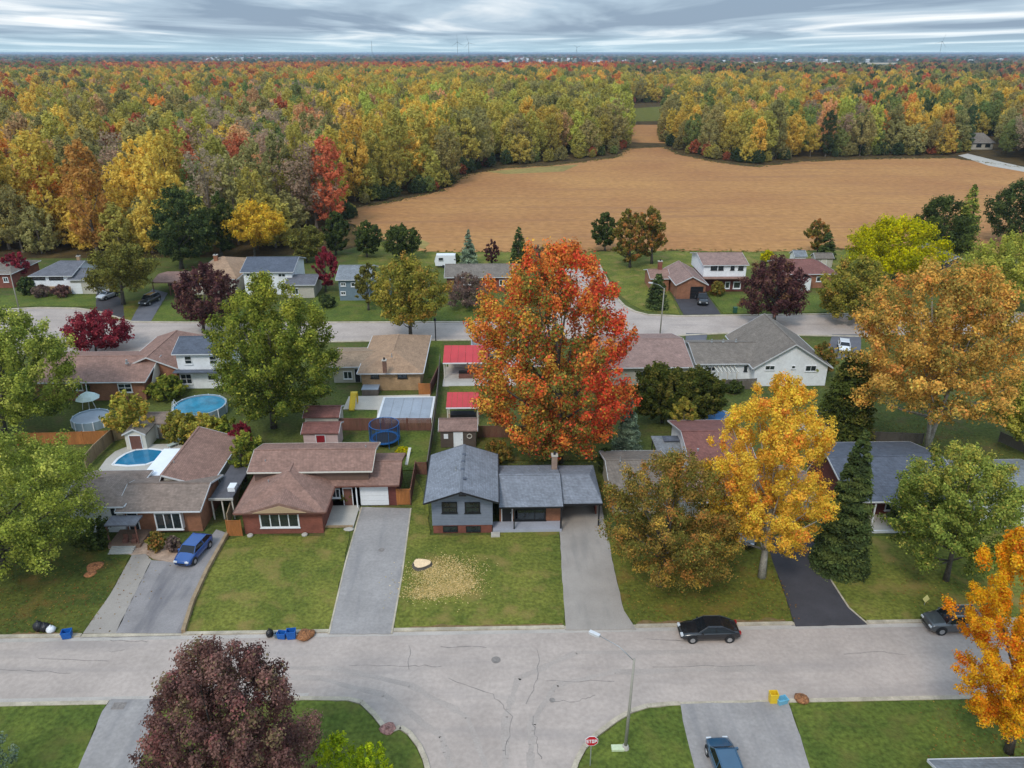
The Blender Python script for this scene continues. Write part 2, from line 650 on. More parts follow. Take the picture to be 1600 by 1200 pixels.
b = MB()
b.sheet(ragged(gp(*FIELD), 2.2, 2.0), 0.0)
struct(b.build('ploughed_field', M_SOIL))
b = MB()
b.sheet(gp((978, 222), (982, 195), (1036, 195), (1042, 224)), 0.01)
struct(b.build('far_field', M_SOIL))
b = MB()
b.sheet(gp((984, 190), (980, 170), (1052, 165), (1060, 188)), 0.01)
struct(b.build('far_meadow', M_LAWN_O))
for q in (((1358, 113), (1362, 104), (1392, 103), (1398, 110)), ((1505, 137), (1515, 129), (1700, 128), (1760, 139)),
          ((0, 97), (8, 93), (125, 92), (130, 95)), ((1170, 106), (1180, 101), (1300, 101), (1350, 105)),
          ((-300, 96), (-280, 93.5), (-20, 93), (-10, 95.5)), ((1060, 99), (1070, 97), (1180, 96.5), (1200, 98.5))):
    b = MB()
    b.sheet(gp(*q), 0.02)
    struct(b.build('stubble_field', mat('stubble', lin(186, 158, 124), 0.95, 0.08, 0.01, 0.05, 0.1)))
# grassy margin between the field and the last row of houses
b = MB()
b.sheet(gp((560, 400), (590, 374), (662, 394), (860, 394), (1050, 392), (1180, 394), (1320, 390), (1480, 393), (1560, 401),
           (1900, 412), (1900, 425), (560, 418)), 0.02)
struct(b.build('grass_margin', M_LAWN_G))
# weedy greenish fringe on the near corners of the field
b = MB()
b.sheet(gp((596, 366), (640, 366), (672, 380), (662, 389), (610, 376)), 0.012)
b.sheet(gp((760, 268), (830, 262), (905, 257), (880, 268), (790, 272)), 0.012)
struct(b.build('green_fringe', mat('weedy_soil', lin(140, 122, 66), 0.95, 0.15, 0.05, 0.2, 0.6)))
b = MB()
b.sheet(gp((1497, 243), (1512, 240), (1560, 252), (1640, 270), (1620, 272), (1545, 259)), 0.03)
struct(b.build('gravel_lane', M_CONC))

# ---- streets
sx = 160
y_far, y_near = 49.35, 42.35


def arc(cx, cy, r, a0, a1, n=10):
    return [(cx + r * math.cos(R(a0 + (a1 - a0) * i / n)), cy + r * math.sin(R(a0 + (a1 - a0) * i / n))) for i in range(n + 1)]


SL = gp((480, 1092), (545, 1093), (565, 1098), (585, 1117), (600, 1136), (613, 1142), (626, 1137), (640, 1146), (655, 1166), (664, 1186), (669, 1205))
SR = gp((896, 1205), (902, 1188), (913, 1168), (932, 1148), (960, 1127), (985, 1112), (1010, 1104), (1040, 1101), (1062, 1100))
xl, xr = SL[-1][0], SR[0][0]
road = [(-sx, y_far), (-sx, y_near)] + [SL[0]] + SL[1:] + [(xl - .2, 15), (xr + .2, 15)] + SR + [(sx, y_near - 0.7), (sx, y_far)]
b = MB()
b.sheet(road, 0.0)
struct(b.build('street', M_ROAD))

STREET2 = gp((-420, 484), (0, 484), (60, 481), (120, 482), (150, 486), (205, 503), (300, 504), (510, 504), (760, 503))
s2n = gp((860, 500), (868, 470), (868, 428), (872, 412))
s2r = gp((936, 414), (944, 430), (952, 446), (962, 464), (975, 478), (992, 487), (1012, 492), (1060, 494), (1290, 491), (1420, 490), (1900, 488))
s2b = gp((1900, 522), (1420, 522), (1340, 526), (1130, 521), (1000, 528), (690, 532), (510, 534), (330, 540), (255, 548), (100, 552), (50, 553), (-420, 560))
b = MB()
b.sheet(STREET2 + s2n + s2r + s2b, 0.0)
struct(b.build('back_street', M_ROAD))


def kerb(name, pts, w=0.35, h=0.10, m=M_KERB):
    b = MB()
    for i in range(len(pts) - 1):
        b.bar((*pts[i], -0.02), (*pts[i + 1], -0.02), w, h + 0.02)
    return struct(b.build(name, m))


def kx(px, row):
    return G(px, row)[0]


yk = y_far + 0.1
segs = [(-sx, kx(128, 992)), (kx(286, 992), kx(512, 992)), (kx(614, 992), kx(882, 986)), (kx(996, 985), kx(1242, 980)), (kx(1358, 977), sx)]
for a, c in segs:
    kerb('kerb', [(a, yk), (c, yk)])
for a, c in ((kx(128, 992), kx(286, 992)), (kx(512, 992), kx(614, 992)), (kx(882, 986), kx(996, 985)), (kx(1242, 980), kx(1358, 977))):
    kerb('dropped_kerb', [(a, yk), (c, yk)], 0.35, 0.025)
yn = y_near
kerb('kerb', [(-sx, yn), (kx(173, 1092), yn)])
kerb('dropped_kerb', [(kx(173, 1092), yn), (kx(252, 1092), yn)], 0.35, 0.025)
kerb('kerb', [(kx(252, 1092), yn)] + SL + [(xl - .2, 15)])
kerb('kerb', [(xr + .2, 15)] + SR)
kerb('dropped_kerb', [SR[-1], G(1232, 1096)], 0.35, 0.025)
kerb('kerb', [G(1232, 1096), (sx, y_near - 0.9)])
kerb('kerb', STREET2, 0.5)
kerb('kerb', s2n + [G(874, 408)], 0.4)
kerb('kerb', s2r, 0.55)
kerb('kerb', s2b, 0.5)

# gutters: thin concrete strip inside each near kerb
b = MB()
b.sheet([(-sx, yk - 0.62), (sx, yk - 0.62), (sx, yk - 0.18), (-sx, yk - 0.18)], 0.006)
b.sheet([(-sx, yn + 0.18), (SL[0][0], yn + 0.18), (SL[0][0], yn + 0.6), (-sx, yn + 0.6)], 0.006)
struct(b.build('gutter_strip', mat('gutter', lin(172, 163, 154), 0.9, 0.1, 0.7, 0.08, 8)))

# tar seams, tyre marks and patches on the street
rs = random.Random(5)
b = MB()


def wiggle(pts, w, jit=0.12, z=0.008):
    out = []
    for i in range(len(pts) - 1):
        for k in range(6):
            t = k / 6
            out.append((pts[i][0] * (1 - t) + pts[i + 1][0] * t + rs.uniform(-jit, jit),
                        pts[i][1] * (1 - t) + pts[i + 1][1] * t + rs.uniform(-jit, jit)))
    out.append(pts[-1])
    for i in range(len(out) - 1):
        a, c = Vector((*out[i], z)), Vector((*out[i + 1], z))
        d = (c - a)
        if d.length < 1e-4:
            continue
        n = Vector((-d.y, d.x, 0)).normalized() * w * rs.uniform(0.3, 0.6)
        b.add([a - n, c - n, c + n, a + n], [(0, 1, 2, 3)])


for q in ([(545, 1041), (640, 1040), (690, 1041)], [(640, 1010), (639, 1046)], [(840, 1015), (842, 1060), (822, 1100)], [(833, 1118), (838, 1160), (846, 1186)],
          [(850, 1064), (960, 1065)], [(60, 1030), (170, 1033)], [(1320, 1023), (1372, 1019), (1420, 1024)], [(165, 1018), (195, 1015)],
          [(860, 1096), (905, 1095), (930, 1086)], [(1020, 1042), (1180, 1040)], [(0, 1046), (110, 1052)], [(700, 1060), (770, 1085), (800, 1120), (790, 1180)]):
    wiggle(gp(*q), 0.055)
for a_, c_ in ((130, 284), (514, 612), (884, 994), (1244, 1356)):
    wiggle([(kx(a_, 990), yk - .2), (kx(c_, 990), yk - .2)], .09, .05)
    wiggle([(kx(a_, 990), yk - .2), ((kx(a_, 990) + kx(c_, 990)) / 2, yk - .25), (kx(c_, 990), yk - .2)], .07, .1, .012)
for q in ([(1066, 1106), (1130, 1110), (1228, 1104)], [(1098, 1104), (1112, 1140), (1110, 1180)], [(1100, 1002), (1010, 998)], [(170, 1000), (230, 1003)], [(690, 1010), (760, 1012)]):
    wiggle(gp(*q), .07)
struct(b.build('tar_seam', M_TAR))
tyre = mat('tyre_mark', lin(163, 151, 142), 0.9, 0.08, 0.6, 0.08, 7)
b = MB()
for q in ([(300, 1042), (520, 1044), (640, 1070), (730, 1120), (760, 1200)], [(300, 1056), (500, 1060), (600, 1086), (690, 1150), (705, 1200)],
          [(830, 1200), (830, 1130), (870, 1070), (960, 1050), (1200, 1045)], [(790, 1200), (790, 1120), (810, 1060), (900, 1020), (1100, 1018)]):
    wiggle(gp(*q), 0.5, 0.05, 0.004)
struct(b.build('tyre_wear', tyre))


def disc(name, px, row, r, m, label, cat, z=0.01):
    x, y = G(px, row)
    b = MB()
    b.lathe((x, y, 0), [(r, -0.02), (r, z), (r * 0.8, z + 0.004), (r * 0.3, z + 0.001)], 20)
    return tag(b.build(name, m), label, cat)


disc('manhole_cover', 775, 1031, 0.36, M_TAR, 'round iron manhole cover in the middle of the junction', 'manhole', 0.012)
disc('manhole_cover', 863, 1094, 0.22, M_TAR, 'small round iron cover in the street left of the lamp post', 'manhole', 0.012)
disc('manhole_cover', 596, 860, 0.30, M_TAR, 'dark round iron cover in the middle of the grey driveway', 'manhole', 0.072)
b = MB()
x, y = G(186, 1104)
b.box(x - .45, x + .45, y - .3, y + .3, -0.02, 0.085)
for k in range(6):
    b.box(x - .4 + k * .14, x - .34 + k * .14, y - .26, y + .26, 0.085, 0.1)
tag(b.build('drain_grate', M_TAR), 'dark drain grate set in the driveway at bottom left', 'drain')

# ---- lawns (5 cm above the streets)
ZL = 0.05


def rough(pts, j=.09, step=.7):
    """edges that wander a little, as grass does over a drive"""
    out = []
    n = len(pts)
    for i in range(n):
        a, c = pts[i], pts[(i + 1) % n]
        L = math.hypot(c[0] - a[0], c[1] - a[1])
        k = max(1, min(60, int(L / step)))
        nx, ny = -(c[1] - a[1]) / max(L, .01), (c[0] - a[0]) / max(L, .01)
        for q in range(k):
            t = q / k
            d = 0 if q == 0 else j * 1.6 * noise.noise(Vector((a[0] + (c[0] - a[0]) * t, a[1] + (c[1] - a[1]) * t, 4.2)) * 1.3)
            out.append((a[0] + (c[0] - a[0]) * t + nx * d, a[1] + (c[1] - a[1]) * t + ny * d))
    return out


def lawn(name, m, *pts):
    b = MB()
    b.prism(rough(gp(*pts)), -0.05, ZL)
    return struct(b.build(name, m))


yb = yk + 0.17
def lawnx(m, pts, name='lawn'):
    b = MB()
    b.prism(rough(pts), -0.05, ZL)
    return struct(b.build(name, m))


lawnx(M_LAWN_D, [(-sx, yb), (kx(128, 992), yb)] + gp((172, 930), (205, 868), (170, 858), (120, 845), (-150, 835)) + [(-sx, 64)])
lawnx(M_LAWN_G, [(kx(288, 992), yb), (kx(511, 992), yb)] + gp((520, 970), (552, 806), (508, 806), (508, 838), (378, 838), (352, 845), (325, 890)))
lawnx(M_LAWN_G, [(kx(615, 992), yb), (kx(881, 986), yb)] + gp((883, 950), (874, 830), (770, 832), (770, 837), (672, 837), (668, 780), (648, 745), (641, 800), (628, 900)))
lawnx(M_LAWN_O, [(kx(998, 985), yb), (kx(1241, 980), yb)] + gp((1228, 935), (1205, 870), (1200, 842), (1130, 838), (948, 842), (962, 900), (975, 960)))
lawnx(M_LAWN_G, [(kx(1360, 977), yb), (sx, yb), (sx, 62)] + gp((1420, 836), (1365, 838), (1300, 850), (1282, 870), (1300, 910), (1326, 950)))
yq = yn - 0.17
lawnx(M_LAWN_V, [(-sx, 20), (-sx, yq), (kx(172, 1092), yq)] + gp((160, 1112), (123, 1200), (90, 1290)))
lawnx(M_LAWN_V, [(kx(254, 1092), yq)] + [(p[0] - .18, p[1] - .17) for p in SL] + [(xl - .4, 15), (xl - 12, 15)] + gp((200, 1250), (235, 1150)))
lawnx(M_LAWN_V, [(xr + .4, 15)] + [(p[0] + .18, p[1] - .17) for p in SR] + gp((1070, 1140), (1085, 1200), (1100, 1290)))
lawnx(M_LAWN_V, [G(1233, 1098), (sx, y_near - 1.08), (sx, 15)] + gp((1330, 1340), (1265, 1200), (1250, 1150)))
# worn strips of bare soil beside the kerb
b = MB()
for a, c, w in ((640, 880, .5), (1000, 1235, .7), (20, 125, .4)):
    xa, xc = kx(a, 990), kx(c, 986)
    n = 24
    top = [(xa + (xc - xa) * i / n, yb + w * (0.35 + 0.65 * abs(noise.noise(Vector((i * .7, a, 0)))) * 2)) for i in range(n + 1)]
    b.sheet([(xa, yb + .02), (xc, yb + .02)] + top[::-1], ZL + 0.006)
struct(b.build('bare_verge', M_DIRT))
# back-yard lawns
for m, q in ((M_LAWN_V, ((628, 735), (672, 735), (677, 676), (622, 676))), (M_LAWN_V, ((537, 655), (588, 655), (590, 641), (538, 641))),
             (M_LAWN_V, ((60, 730), (130, 735), (165, 700), (60, 696))), (M_LAWN_V, ((668, 590), (690, 590), (692, 533), (672, 533))),
             (M_LAWN_O, ((700, 640), (760, 640), (760, 600), (702, 600))), (M_LAWN_D, ((745, 720), (940, 720), (930, 680), (745, 680)))):
    lawn('lawn', m, *q)
# lawns of the far row
for m, q in ((M_LAWN_V, ((0, 481), (60, 478), (120, 479), (150, 478), (165, 458), (0, 462))), (M_LAWN_O, ((170, 500), (205, 502), (240, 470), (190, 470))),
             (M_LAWN_V, ((235, 502), (420, 502), (420, 470), (258, 470))), (M_LAWN_V, ((480, 502), (760, 501), (770, 470), (600, 462), (490, 464))),
             (M_LAWN_G, ((940, 412), (950, 430), (960, 448), (972, 464), (985, 475), (1005, 485), (1062, 491), (1045, 455), (1010, 410))),
             (M_LAWN_V, ((1130, 490), (1290, 488), (1310, 462), (1105, 460)))):
    lawn('lawn', m, *q)


# ---- driveways
def drive(m, *pts, name='driveway', z=0.06):
    b = MB()
    b.prism(rough(gp(*pts), .05), -0.04, z)
    return struct(b.build(name, m))


drive(M_DRIVE3, (181, 990), (283, 990), (300, 940), (357, 835), (338, 828), (320, 850), (300, 880), (237, 876), (215, 920))
drive(M_DRIVE2, (130, 990), (181, 990), (215, 920), (237, 876), (228, 866), (206, 868), (172, 930), name='concrete_drive_strip')
drive(mat('flagstones', lin(172, 146, 126), 0.9, 0.15, 1.2, 0.15, 5, 0.3), (170, 858), (206, 868), (228, 866), (240, 874), (282, 882), (285, 862), (255, 852), (215, 848), (180, 846), name='flagstone_path', z=0.075)
drive(M_DRIVE, (514, 991), (612, 991), (628, 900), (642, 795), (565, 793), (540, 880))
drive(M_DRIVE2, (884, 985), (994, 984), (975, 955), (962, 900), (944, 812), (935, 770), (880, 770), (874, 830))
drive(M_BLACKTOP, (1243, 979), (1356, 976), (1326, 950), (1300, 910), (1282, 870), (1270, 840), (1200, 840), (1205, 870), (1228, 935))
drive(M_DRIVE, (174, 1093), (251, 1093), (232, 1150), (200, 1250), (90, 1290), (123, 1200), (160, 1112))
drive(M_DRIVE, (1063, 1101), (1231, 1097), (1250, 1150), (1265, 1200), (1330, 1340), (1100, 1290), (1085, 1200), (1070, 1140))
drive(M_BLACKTOP, (150, 486), (195, 501), (192, 470), (175, 456), (150, 458))
drive(M_DKDRIVE, (204, 502), (236, 502), (262, 458), (238, 452), (222, 470))
drive(M_BLACKTOP, (1068, 492), (1126, 491), (1103, 458), (1052, 462))
drive(M_DKDRIVE, (1290, 560), (1345, 560), (1345, 523), (1300, 523))
drive(M_DKDRIVE, (1072, 521), (1105, 521), (1100, 560), (1070, 560))
drive(M_CONC, (508, 806), (562, 798), (562, 780), (508, 780), name='porch_walk')
# edge strips of pale concrete on the two middle drives
b = MB()
for q in (((514, 991), (540, 880), (565, 793)), ((612, 991), (628, 900), (642, 795))):
    P = gp(*q)
    for i in range(2):
        b.bar((*P[i], -0.03), (*P[i + 1], -0.03), 0.14, 0.12)
struct(b.build('drive_edging', M_KERB))

# ------------------------------------------------------------------ building parts


def roof_mesh(x0, x1, y0, y1, ze, zr, axis, th=0.14, h0=0.0, h1=0.0, rt=0.5):
    """solid roof. axis: direction of the ridge; h0/h1: hip inset at the low/high end; rt: where the ridge sits across"""
    b = MB()
    if axis == 'x':
        ry = y0 + (y1 - y0) * rt
        P = [(x0, y0, ze), (x1, y0, ze), (x1, y1, ze), (x0, y1, ze), (x0 + h0, ry, zr), (x1 - h1, ry, zr)]
        top = [(0, 1, 5, 4), (2, 3, 4, 5), (1, 2, 5), (3, 0, 4)]
        gab = [h1 <= 0.01, h0 <= 0.01]
    else:
        rx = x0 + (x1 - x0) * rt
        P = [(x0, y0, ze), (x1, y0, ze), (x1, y1, ze), (x0, y1, ze), (rx, y0 + h0, zr), (rx, y1 - h1, zr)]
        top = [(1, 2, 5, 4), (3, 0, 4, 5), (2, 3, 5), (0, 1, 4)]
        gab = [h1 <= 0.01, h0 <= 0.01]
    Q = P + [(p[0], p[1], p[2] - th) for p in P]
    fs = [top[0], top[1]]
    bot = [tuple(i + 6 for i in reversed(top[0])), tuple(i + 6 for i in reversed(top[1]))]
    for k in (0, 1):
        t = top[2 + k]
        a, c, r = t
        if gab[k]:
            fs += [(a, a + 6, r + 6, r), (r, r + 6, c + 6, c)]
        else:
            fs.append(t)
            bot.append(tuple(i + 6 for i in reversed(t)))
            fs.append((a, a + 6, c + 6, c))
    for a, c in (((0, 1), (2, 3)) if axis == 'x' else ((1, 2), (3, 0))):
        fs.append((a, a + 6, c + 6, c))
    return b.add(Q, fs + bot)


def wall_mesh(x0, x1, y0, y1, z0, ze, zr, axis, g0=True, g1=True, rt=0.5):
    """walls with gables: ze = wall top at the eaves, zr = top at the ridge"""
    b = MB()
    P = [(x0, y0), (x1, y0), (x1, y1), (x0, y1)]
    V = [(p[0], p[1], z0) for p in P] + [(p[0], p[1], ze) for p in P]
    if axis == 'x':
        ry = y0 + (y1 - y0) * rt
        V += [(x0, ry, zr if g0 else ze), (x1, ry, zr if g1 else ze)]
        F = [(0, 1, 5, 4), (2, 3, 7, 6), (1, 2, 6, 9, 5), (3, 0, 4, 8, 7), (4, 5, 9, 8), (8, 9, 6, 7), (3, 2, 1, 0)]
    else:
        rx = x0 + (x1 - x0) * rt
        V += [(rx, y0, zr if g0 else ze), (rx, y1, zr if g1 else ze)]
        F = [(0, 1, 5, 8, 4), (2, 3, 7, 9, 6), (1, 2, 6, 5), (3, 0, 4, 7), (5, 6, 9, 8), (8, 9, 7, 4), (3, 2, 1, 0)]
    return b.add(V, F)


def block(root, x0, x1, y0, y1, ze, zr, axis, rmat, wmat, ov=0.45, h0=0, h1=0, rt=0.5, z0=0, gut=True, walls=True,
          trim=None, wy0=None, name='roof', ovx=None, rlabel=None):
    """one roofed volume; x0..y1 are the eaves. returns (roof, wall)"""
    trim = trim or M_TRIM
    rf = roof_mesh(x0, x1, y0, y1, ze, zr, axis, 0.14, h0, h1, rt).build(name, rmat, root)
    if rlabel:
        rf['label'] = rlabel
    wall = None
    ox = ov if ovx is None else ovx
    if walls:
        a = wy0 if wy0 is not None else y0 + ov
        span = ((y1 - y0) if axis == 'x' else (x1 - x0)) * 0.5
        sl = (zr - ze) / span if span else 0
        o2 = ov if axis == 'x' else ox
        zt = ze - 0.17 + sl * o2 * 0.9
        if rt in (0, 1):
            wall = MB().box(x0 + ox, x1 - ox, a, y1 - ov, z0, ze - 0.16).build('wall', wmat, root)
        else:
            wall = wall_mesh(x0 + ox, x1 - ox, a, y1 - ov, z0, zt, zr - 0.18, axis, h0 <= 0.01, h1 <= 0.01, rt).build('wall', wmat, root)
    if gut:
        zg = (ze - 0.15, ze - 0.03)
        if axis == 'x' or h0 > 0:
            MB().box(x0 + .01, x1 - .01, y0 - 0.10, y0 - 0.003, *zg).build('gutter', trim, root)
        if axis == 'x' and rt < 1 or h1 > 0:
            MB().box(x0 + .01, x1 - .01, y1 + 0.003, y1 + 0.10, *zg).build('gutter', trim, root)
        if axis == 'y' or h0 > 0:
            MB().box(x0 - 0.10, x0 - 0.003, y0 + .01, y1 - .01, *zg).build('gutter', trim, root)
        if axis == 'y' or h1 > 0:
            MB().box(x1 + 0.003, x1 + 0.10, y0 + .01, y1 - .01, *zg).build('gutter', trim, root)
    # rake boards on open gables
    BF = [(0, 1, 2, 3), (4, 7, 6, 5), (0, 4, 5, 1), (1, 5, 6, 2), (2, 6, 7, 3), (3, 7, 4, 0)]
    ry, rx = y0 + (y1 - y0) * rt, x0 + (x1 - x0) * rt
    for flag, e_, s in ((h0, x0 if axis == 'x' else y0, -1), (h1, x1 if axis == 'x' else y1, 1)):
        if flag > 0.01:
            continue
        ea, eb = (e_ - 0.045, e_ - 0.004) if s < 0 else (e_ + 0.004, e_ + 0.045)
        for c_, r_ in (((y0, ry), (y1, ry)) if axis == 'x' else ((x0, rx), (x1, rx))):
            if abs(c_ - r_) > .1:
                V = [(c_, ea, ze - .17), (c_, eb, ze - .17), (r_, eb, zr - .17), (r_, ea, zr - .17)]
                if axis == 'x':
                    V = [(p[1], p[0], p[2]) for p in V]
                MB().add(V + [(p[0], p[1], p[2] + .185) for p in V], BF).build('rake_board', trim, root)
    # ridge cap
    if rt not in (0, 1):
        c = MB()
        if axis == 'x':
            ry = y0 + (y1 - y0) * rt
            c.box(x0 + h0, x1 - h1, ry - .12, ry + .12, zr - .045, zr + .03)
        else:
            rx = x0 + (x1 - x0) * rt
            c.box(rx - .12, rx + .12, y0 + h0, y1 - h1, zr - .045, zr + .03)
        c.build('ridge_cap', rmat, root)
    return rf, wall


def window(root, x0, x1, z0, z1, y, n=2, rows=1, fm=M_WHITE, fr=0.09, side=None, name='window', sill=True):
    """window on a wall facing -y at y (side 'R': on a wall facing +x, where x0,x1 are y values and y is the wall's x)"""
    def bx(b, a0, a1, c0, c1, d0, d1):
        # a along the wall, c up, d outwards from the wall
        if side == 'R':
            return b.box(y + d0, y + d1, a0, a1, c0, c1)
        if side == 'L':
            return b.box(y - d1, y - d0, a0, a1, c0, c1)
        return b.box(a0, a1, y - d1, y - d0, c0, c1)
    f = MB()
    bx(f, x0, x1, z0, z0 + fr, -.02, .08)
    bx(f, x0, x1, z1 - fr, z1, -.02, .08)
    bx(f, x0, x0 + fr, z0 + fr, z1 - fr, -.02, .08)
    bx(f, x1 - fr, x1, z0 + fr, z1 - fr, -.02, .08)
    w = (x1 - x0 - 2 * fr)
    hgt = (z1 - z0 - 2 * fr)
    mw = fr * 0.7
    for i in range(1, n):
        xm = x0 + fr + w * i / n
        bx(f, xm - mw / 2, xm + mw / 2, z0 + fr, z1 - fr, -.02, .07)
    for j in range(1, rows):
        zm = z0 + fr + hgt * j / rows
        bx(f, x0 + fr, x1 - fr, zm - mw / 2, zm + mw / 2, -.02, .06)
    if sill:
        bx(f, x0 - .06, x1 + .06, z0 - .07, z0 - .003, -.02, .13)
    fo = f.build(name, fm, root)
    for i in range(n):
        for j in range(rows):
            p = MB()
            bx(p, x0 + fr + w * i / n + (mw / 2 if i else 0), x0 + fr + w * (i + 1) / n - (mw / 2 if i < n - 1 else 0),
               z0 + fr + hgt * j / rows + (mw / 2 if j else 0), z0 + fr + hgt * (j + 1) / rows - (mw / 2 if j < rows - 1 else 0), -.01, .03)
            p.build('pane', M_GLASS, fo)
    return fo


def winpx(root, pl, pr, rt, rb, y, n=2, rows=1, fm=M_WHITE, fr=0.09, **k):
    x0, z1 = onY(pl, rt, y)
    x1, _ = onY(pr, rt, y)
    _, z0 = onY((pl + pr) / 2, rb, y)
    return window(root, x0, x1, z0, z1, y, n, rows, fm, fr, **k)


def door(root, x0, x1, z1, y, m, z0=0.1, fm=M_WHITE, name='door'):
    MB().box(x0 - .08, x0, y - .07, y + .02, z0, z1).box(x1, x1 + .08, y - .07, y + .02, z0, z1).box(x0 - .08, x1 + .08, y - .07, y + .02, z1, z1 + .08).build('door_frame', fm, root)
    d = MB().box(x0, x1, y - .04, y + .02, z0, z1).build(name, m, root)
    MB().box(x1 - .14, x1 - .08, y - .09, y - .042, z0 + .95, z0 + 1.05).build('handle', M_STEEL, d)
    return d


def garage_door(root, x0, x1, z1, y, m=M_WHITE, z0=0.07):
    d = empty('garage_door', ((x0 + x1) / 2 - wloc(root).x, y - wloc(root).y, z0 - wloc(root).z))
    d.parent = root
    h = (z1 - z0) / 4
    for k in range(4):
        MB().box(x0, x1, y - .05, y + .02, z0 + k * h + .012, z0 + (k + 1) * h - .012).build('panel', m, d)
    return d


def chimney(root, x, y, z0, z1, w=0.8, d=0.6, m=None):
    c = MB().box(x - w / 2, x + w / 2, y - d / 2, y + d / 2, z0, z1).build('chimney', m or brick('pink', lin(160, 118, 100)), root)
    MB().box(x - w / 2 - .06, x + w / 2 + .06, y - d / 2 - .06, y + d / 2 + .06, z1 + .002, z1 + .12).build('cap', M_CONC, c)
    MB().lathe((x, y, z1 + .122), [(.13, 0), (.13, .3), (.1, .32)], 10).build('flue', M_DARK, c)
    return c


def vents(root, pts, m=M_DARK):
    for x, y, z in pts:
        MB().box(x - .17, x + .17, y - .17, y + .17, z - .15, z + .16).build('roof_vent', m, root)


def pipe(root, x, y, z, h=0.45, r=0.06):
    MB().lathe((x, y, z), [(r * 1.8, -.1), (r * 1.8, .05), (r, .07), (r, h)], 8).build('vent_pipe', M_STEEL, root)


def post(root, x, y, z0, z1, w=0.12, m=M_BLACK):
    MB().box(x - w / 2, x + w / 2, y - w / 2, y + w / 2, z0, z1).build('post', m, root)


SH_BROWN = shingle('brown', lin(150, 116, 102))
SH_GREY = shingle('blue_grey', lin(134, 138, 146))
SH_TAUPE = shingle('taupe', lin(142, 124, 112))
SH_TAN = shingle('tan', lin(172, 140, 112))
SH_DGREY = shingle('dark_grey', lin(108, 108, 114))
SH_SLATE = shingle('slate', lin(92, 98, 110))
SH_GREYB = shingle('grey_brown', lin(128, 118, 108))
SH_REDB = shingle('red_brown', lin(132, 88, 80))
SH_PINK = shingle('pinkish', lin(152, 124, 114))
SH_LGREY = shingle('light_grey', lin(134, 138, 142))
BR_RED = brick('red', lin(132, 78, 64))
BR_DRED = brick('dark_red', lin(104, 56, 50))
BR_TAN = brick('tan', lin(168, 138, 104))
BR_ORANGE = brick('orange', lin(152, 104, 78))
SD_WHITE = siding('white', lin(236, 238, 240))
SD_BLUE = siding('grey_blue', lin(124, 131, 146))
SD_STEEL = siding('steel_blue', lin(112, 130, 142))
SD_CREAM = siding('cream', lin(188, 182, 168))
SD_NAVY = siding('navy', lin(62, 74, 92))


def ex(pl, pr, row, ze):
    """eave corners -> x0, x1, y"""
    a, c = G(pl, row, ze), G(pr, row, ze)
    return a[0], c[0], (a[1] + c[1]) / 2


def yback(px, row, ze):
    """y of a rear eave at height ze seen at photo row"""
    return G(px, row, ze)[1]


M_TRIM = mat('trim_paint', (.56, .56, .56, 1), .55, .05, .8, .05, 6)
# ================================================================== HOUSE D: blue-grey split level (centre)
h = empty('split_level_house', (0, 67, 0), 'blue-grey split-level house with front-facing gable and attached carport, beside the lawn with the stump', 'house')
lx0, lx1 = -6.15, -0.35
MB().box(lx0 + .05, lx1 - .05, 63.08, 70.6, 0, 0.95).build('foundation', BR_RED, h)
block(h, -6.75, 0.25, 61.75, 71.2, 4.25, 5.45, 'y', SH_GREY, SD_BLUE, ov=0.6, z0=0.955, trim=M_BLACK, wy0=63.0, ovx=0.58, name='gable_roof')
for pl, pr in ((690, 714), (726, 750)):
    winpx(h, pl, pr, 784.5, 801, 63.0, 2, 2, M_BLACK, 0.12)
for pl, pr in ((692, 715), (728, 751)):
    winpx(h, pl, pr, 822, 831, 63.08, 2, 1, M_BLACK, 0.05, name='basement_window', sill=False)
x0, x1, yy = ex(780, 877, 793, 3.0)
block(h, 0.32, 6.45, 62.9, yback(825, 727, 3.0), 3.0, 4.2, 'x', SH_GREY, BR_ORANGE, ov=0.5, z0=0.3, trim=M_BLACK, wy0=64.5, ovx=0.02, name='main_roof')
rf = roof_mesh(6.52, 10.35, 63.6, yback(905, 727, 2.85), 2.85, 3.9, 'x', 0.14, 0, 0.9).build('carport_roof', SH_GREY, h)
MB().box(6.52, 10.34, 63.5, 63.597, 2.66, 2.83).build('fascia', M_BLACK, h)
MB().box(6.55, 10.1, 69.6, 69.75, 0, 2.7).build('carport_rear_wall', M_GREYWOOD, h)
MB().box(10.05, 10.17, 66.0, 69.5, 0, 1.5).build('carport_side_screen', BR_RED, h)
for yy in (64.0, 66.8, 69.9):
    post(h, 10.1, yy - .06, 0.05, 2.75, .14)
MB().box(-0.33, 6.4, 63.0, 64.45, 0.0, 0.34).build('porch_slab', mat('porch_concrete', lin(160, 162, 172), .85, .08, .6, .06, 7), h)
winpx(h, 803, 853, 795, 813, 64.5, 3, 1, M_BLACK, 0.13, name='picture_window')
door(h, 0.6, 1.55, 2.35, 64.5, M_BLACK, 0.36, M_WHITE, 'front_door')
window(h, 1.75, 2.15, .6, 2.3, 64.5, 1, 1, M_BLACK, .06)
post(h, 6.3, 63.15, .34, 2.85, .15)
post(h, 1.75, 63.15, .34, 2.85, .12)
chimney(h, 6.05, 69.2, 3.2, 5.1, 0.55, 0.55, brick('chimney_pale', lin(150, 128, 112)))
vents(h, [(-3.0, 64.2, 5.35), (-3.25, 66.0, 5.35), (-3.25, 67.6, 5.35), (-3.2, 69.0, 5.35)], SH_SLATE)
pipe(h, -3.9, 66.2, 5.25)
pipe(h, 4.4, 68.6, 3.6)
MB().box(-3.45, -2.75, 61.6, 61.72, 5.05, 5.22).build('gable_ornament', M_BLACK, h)
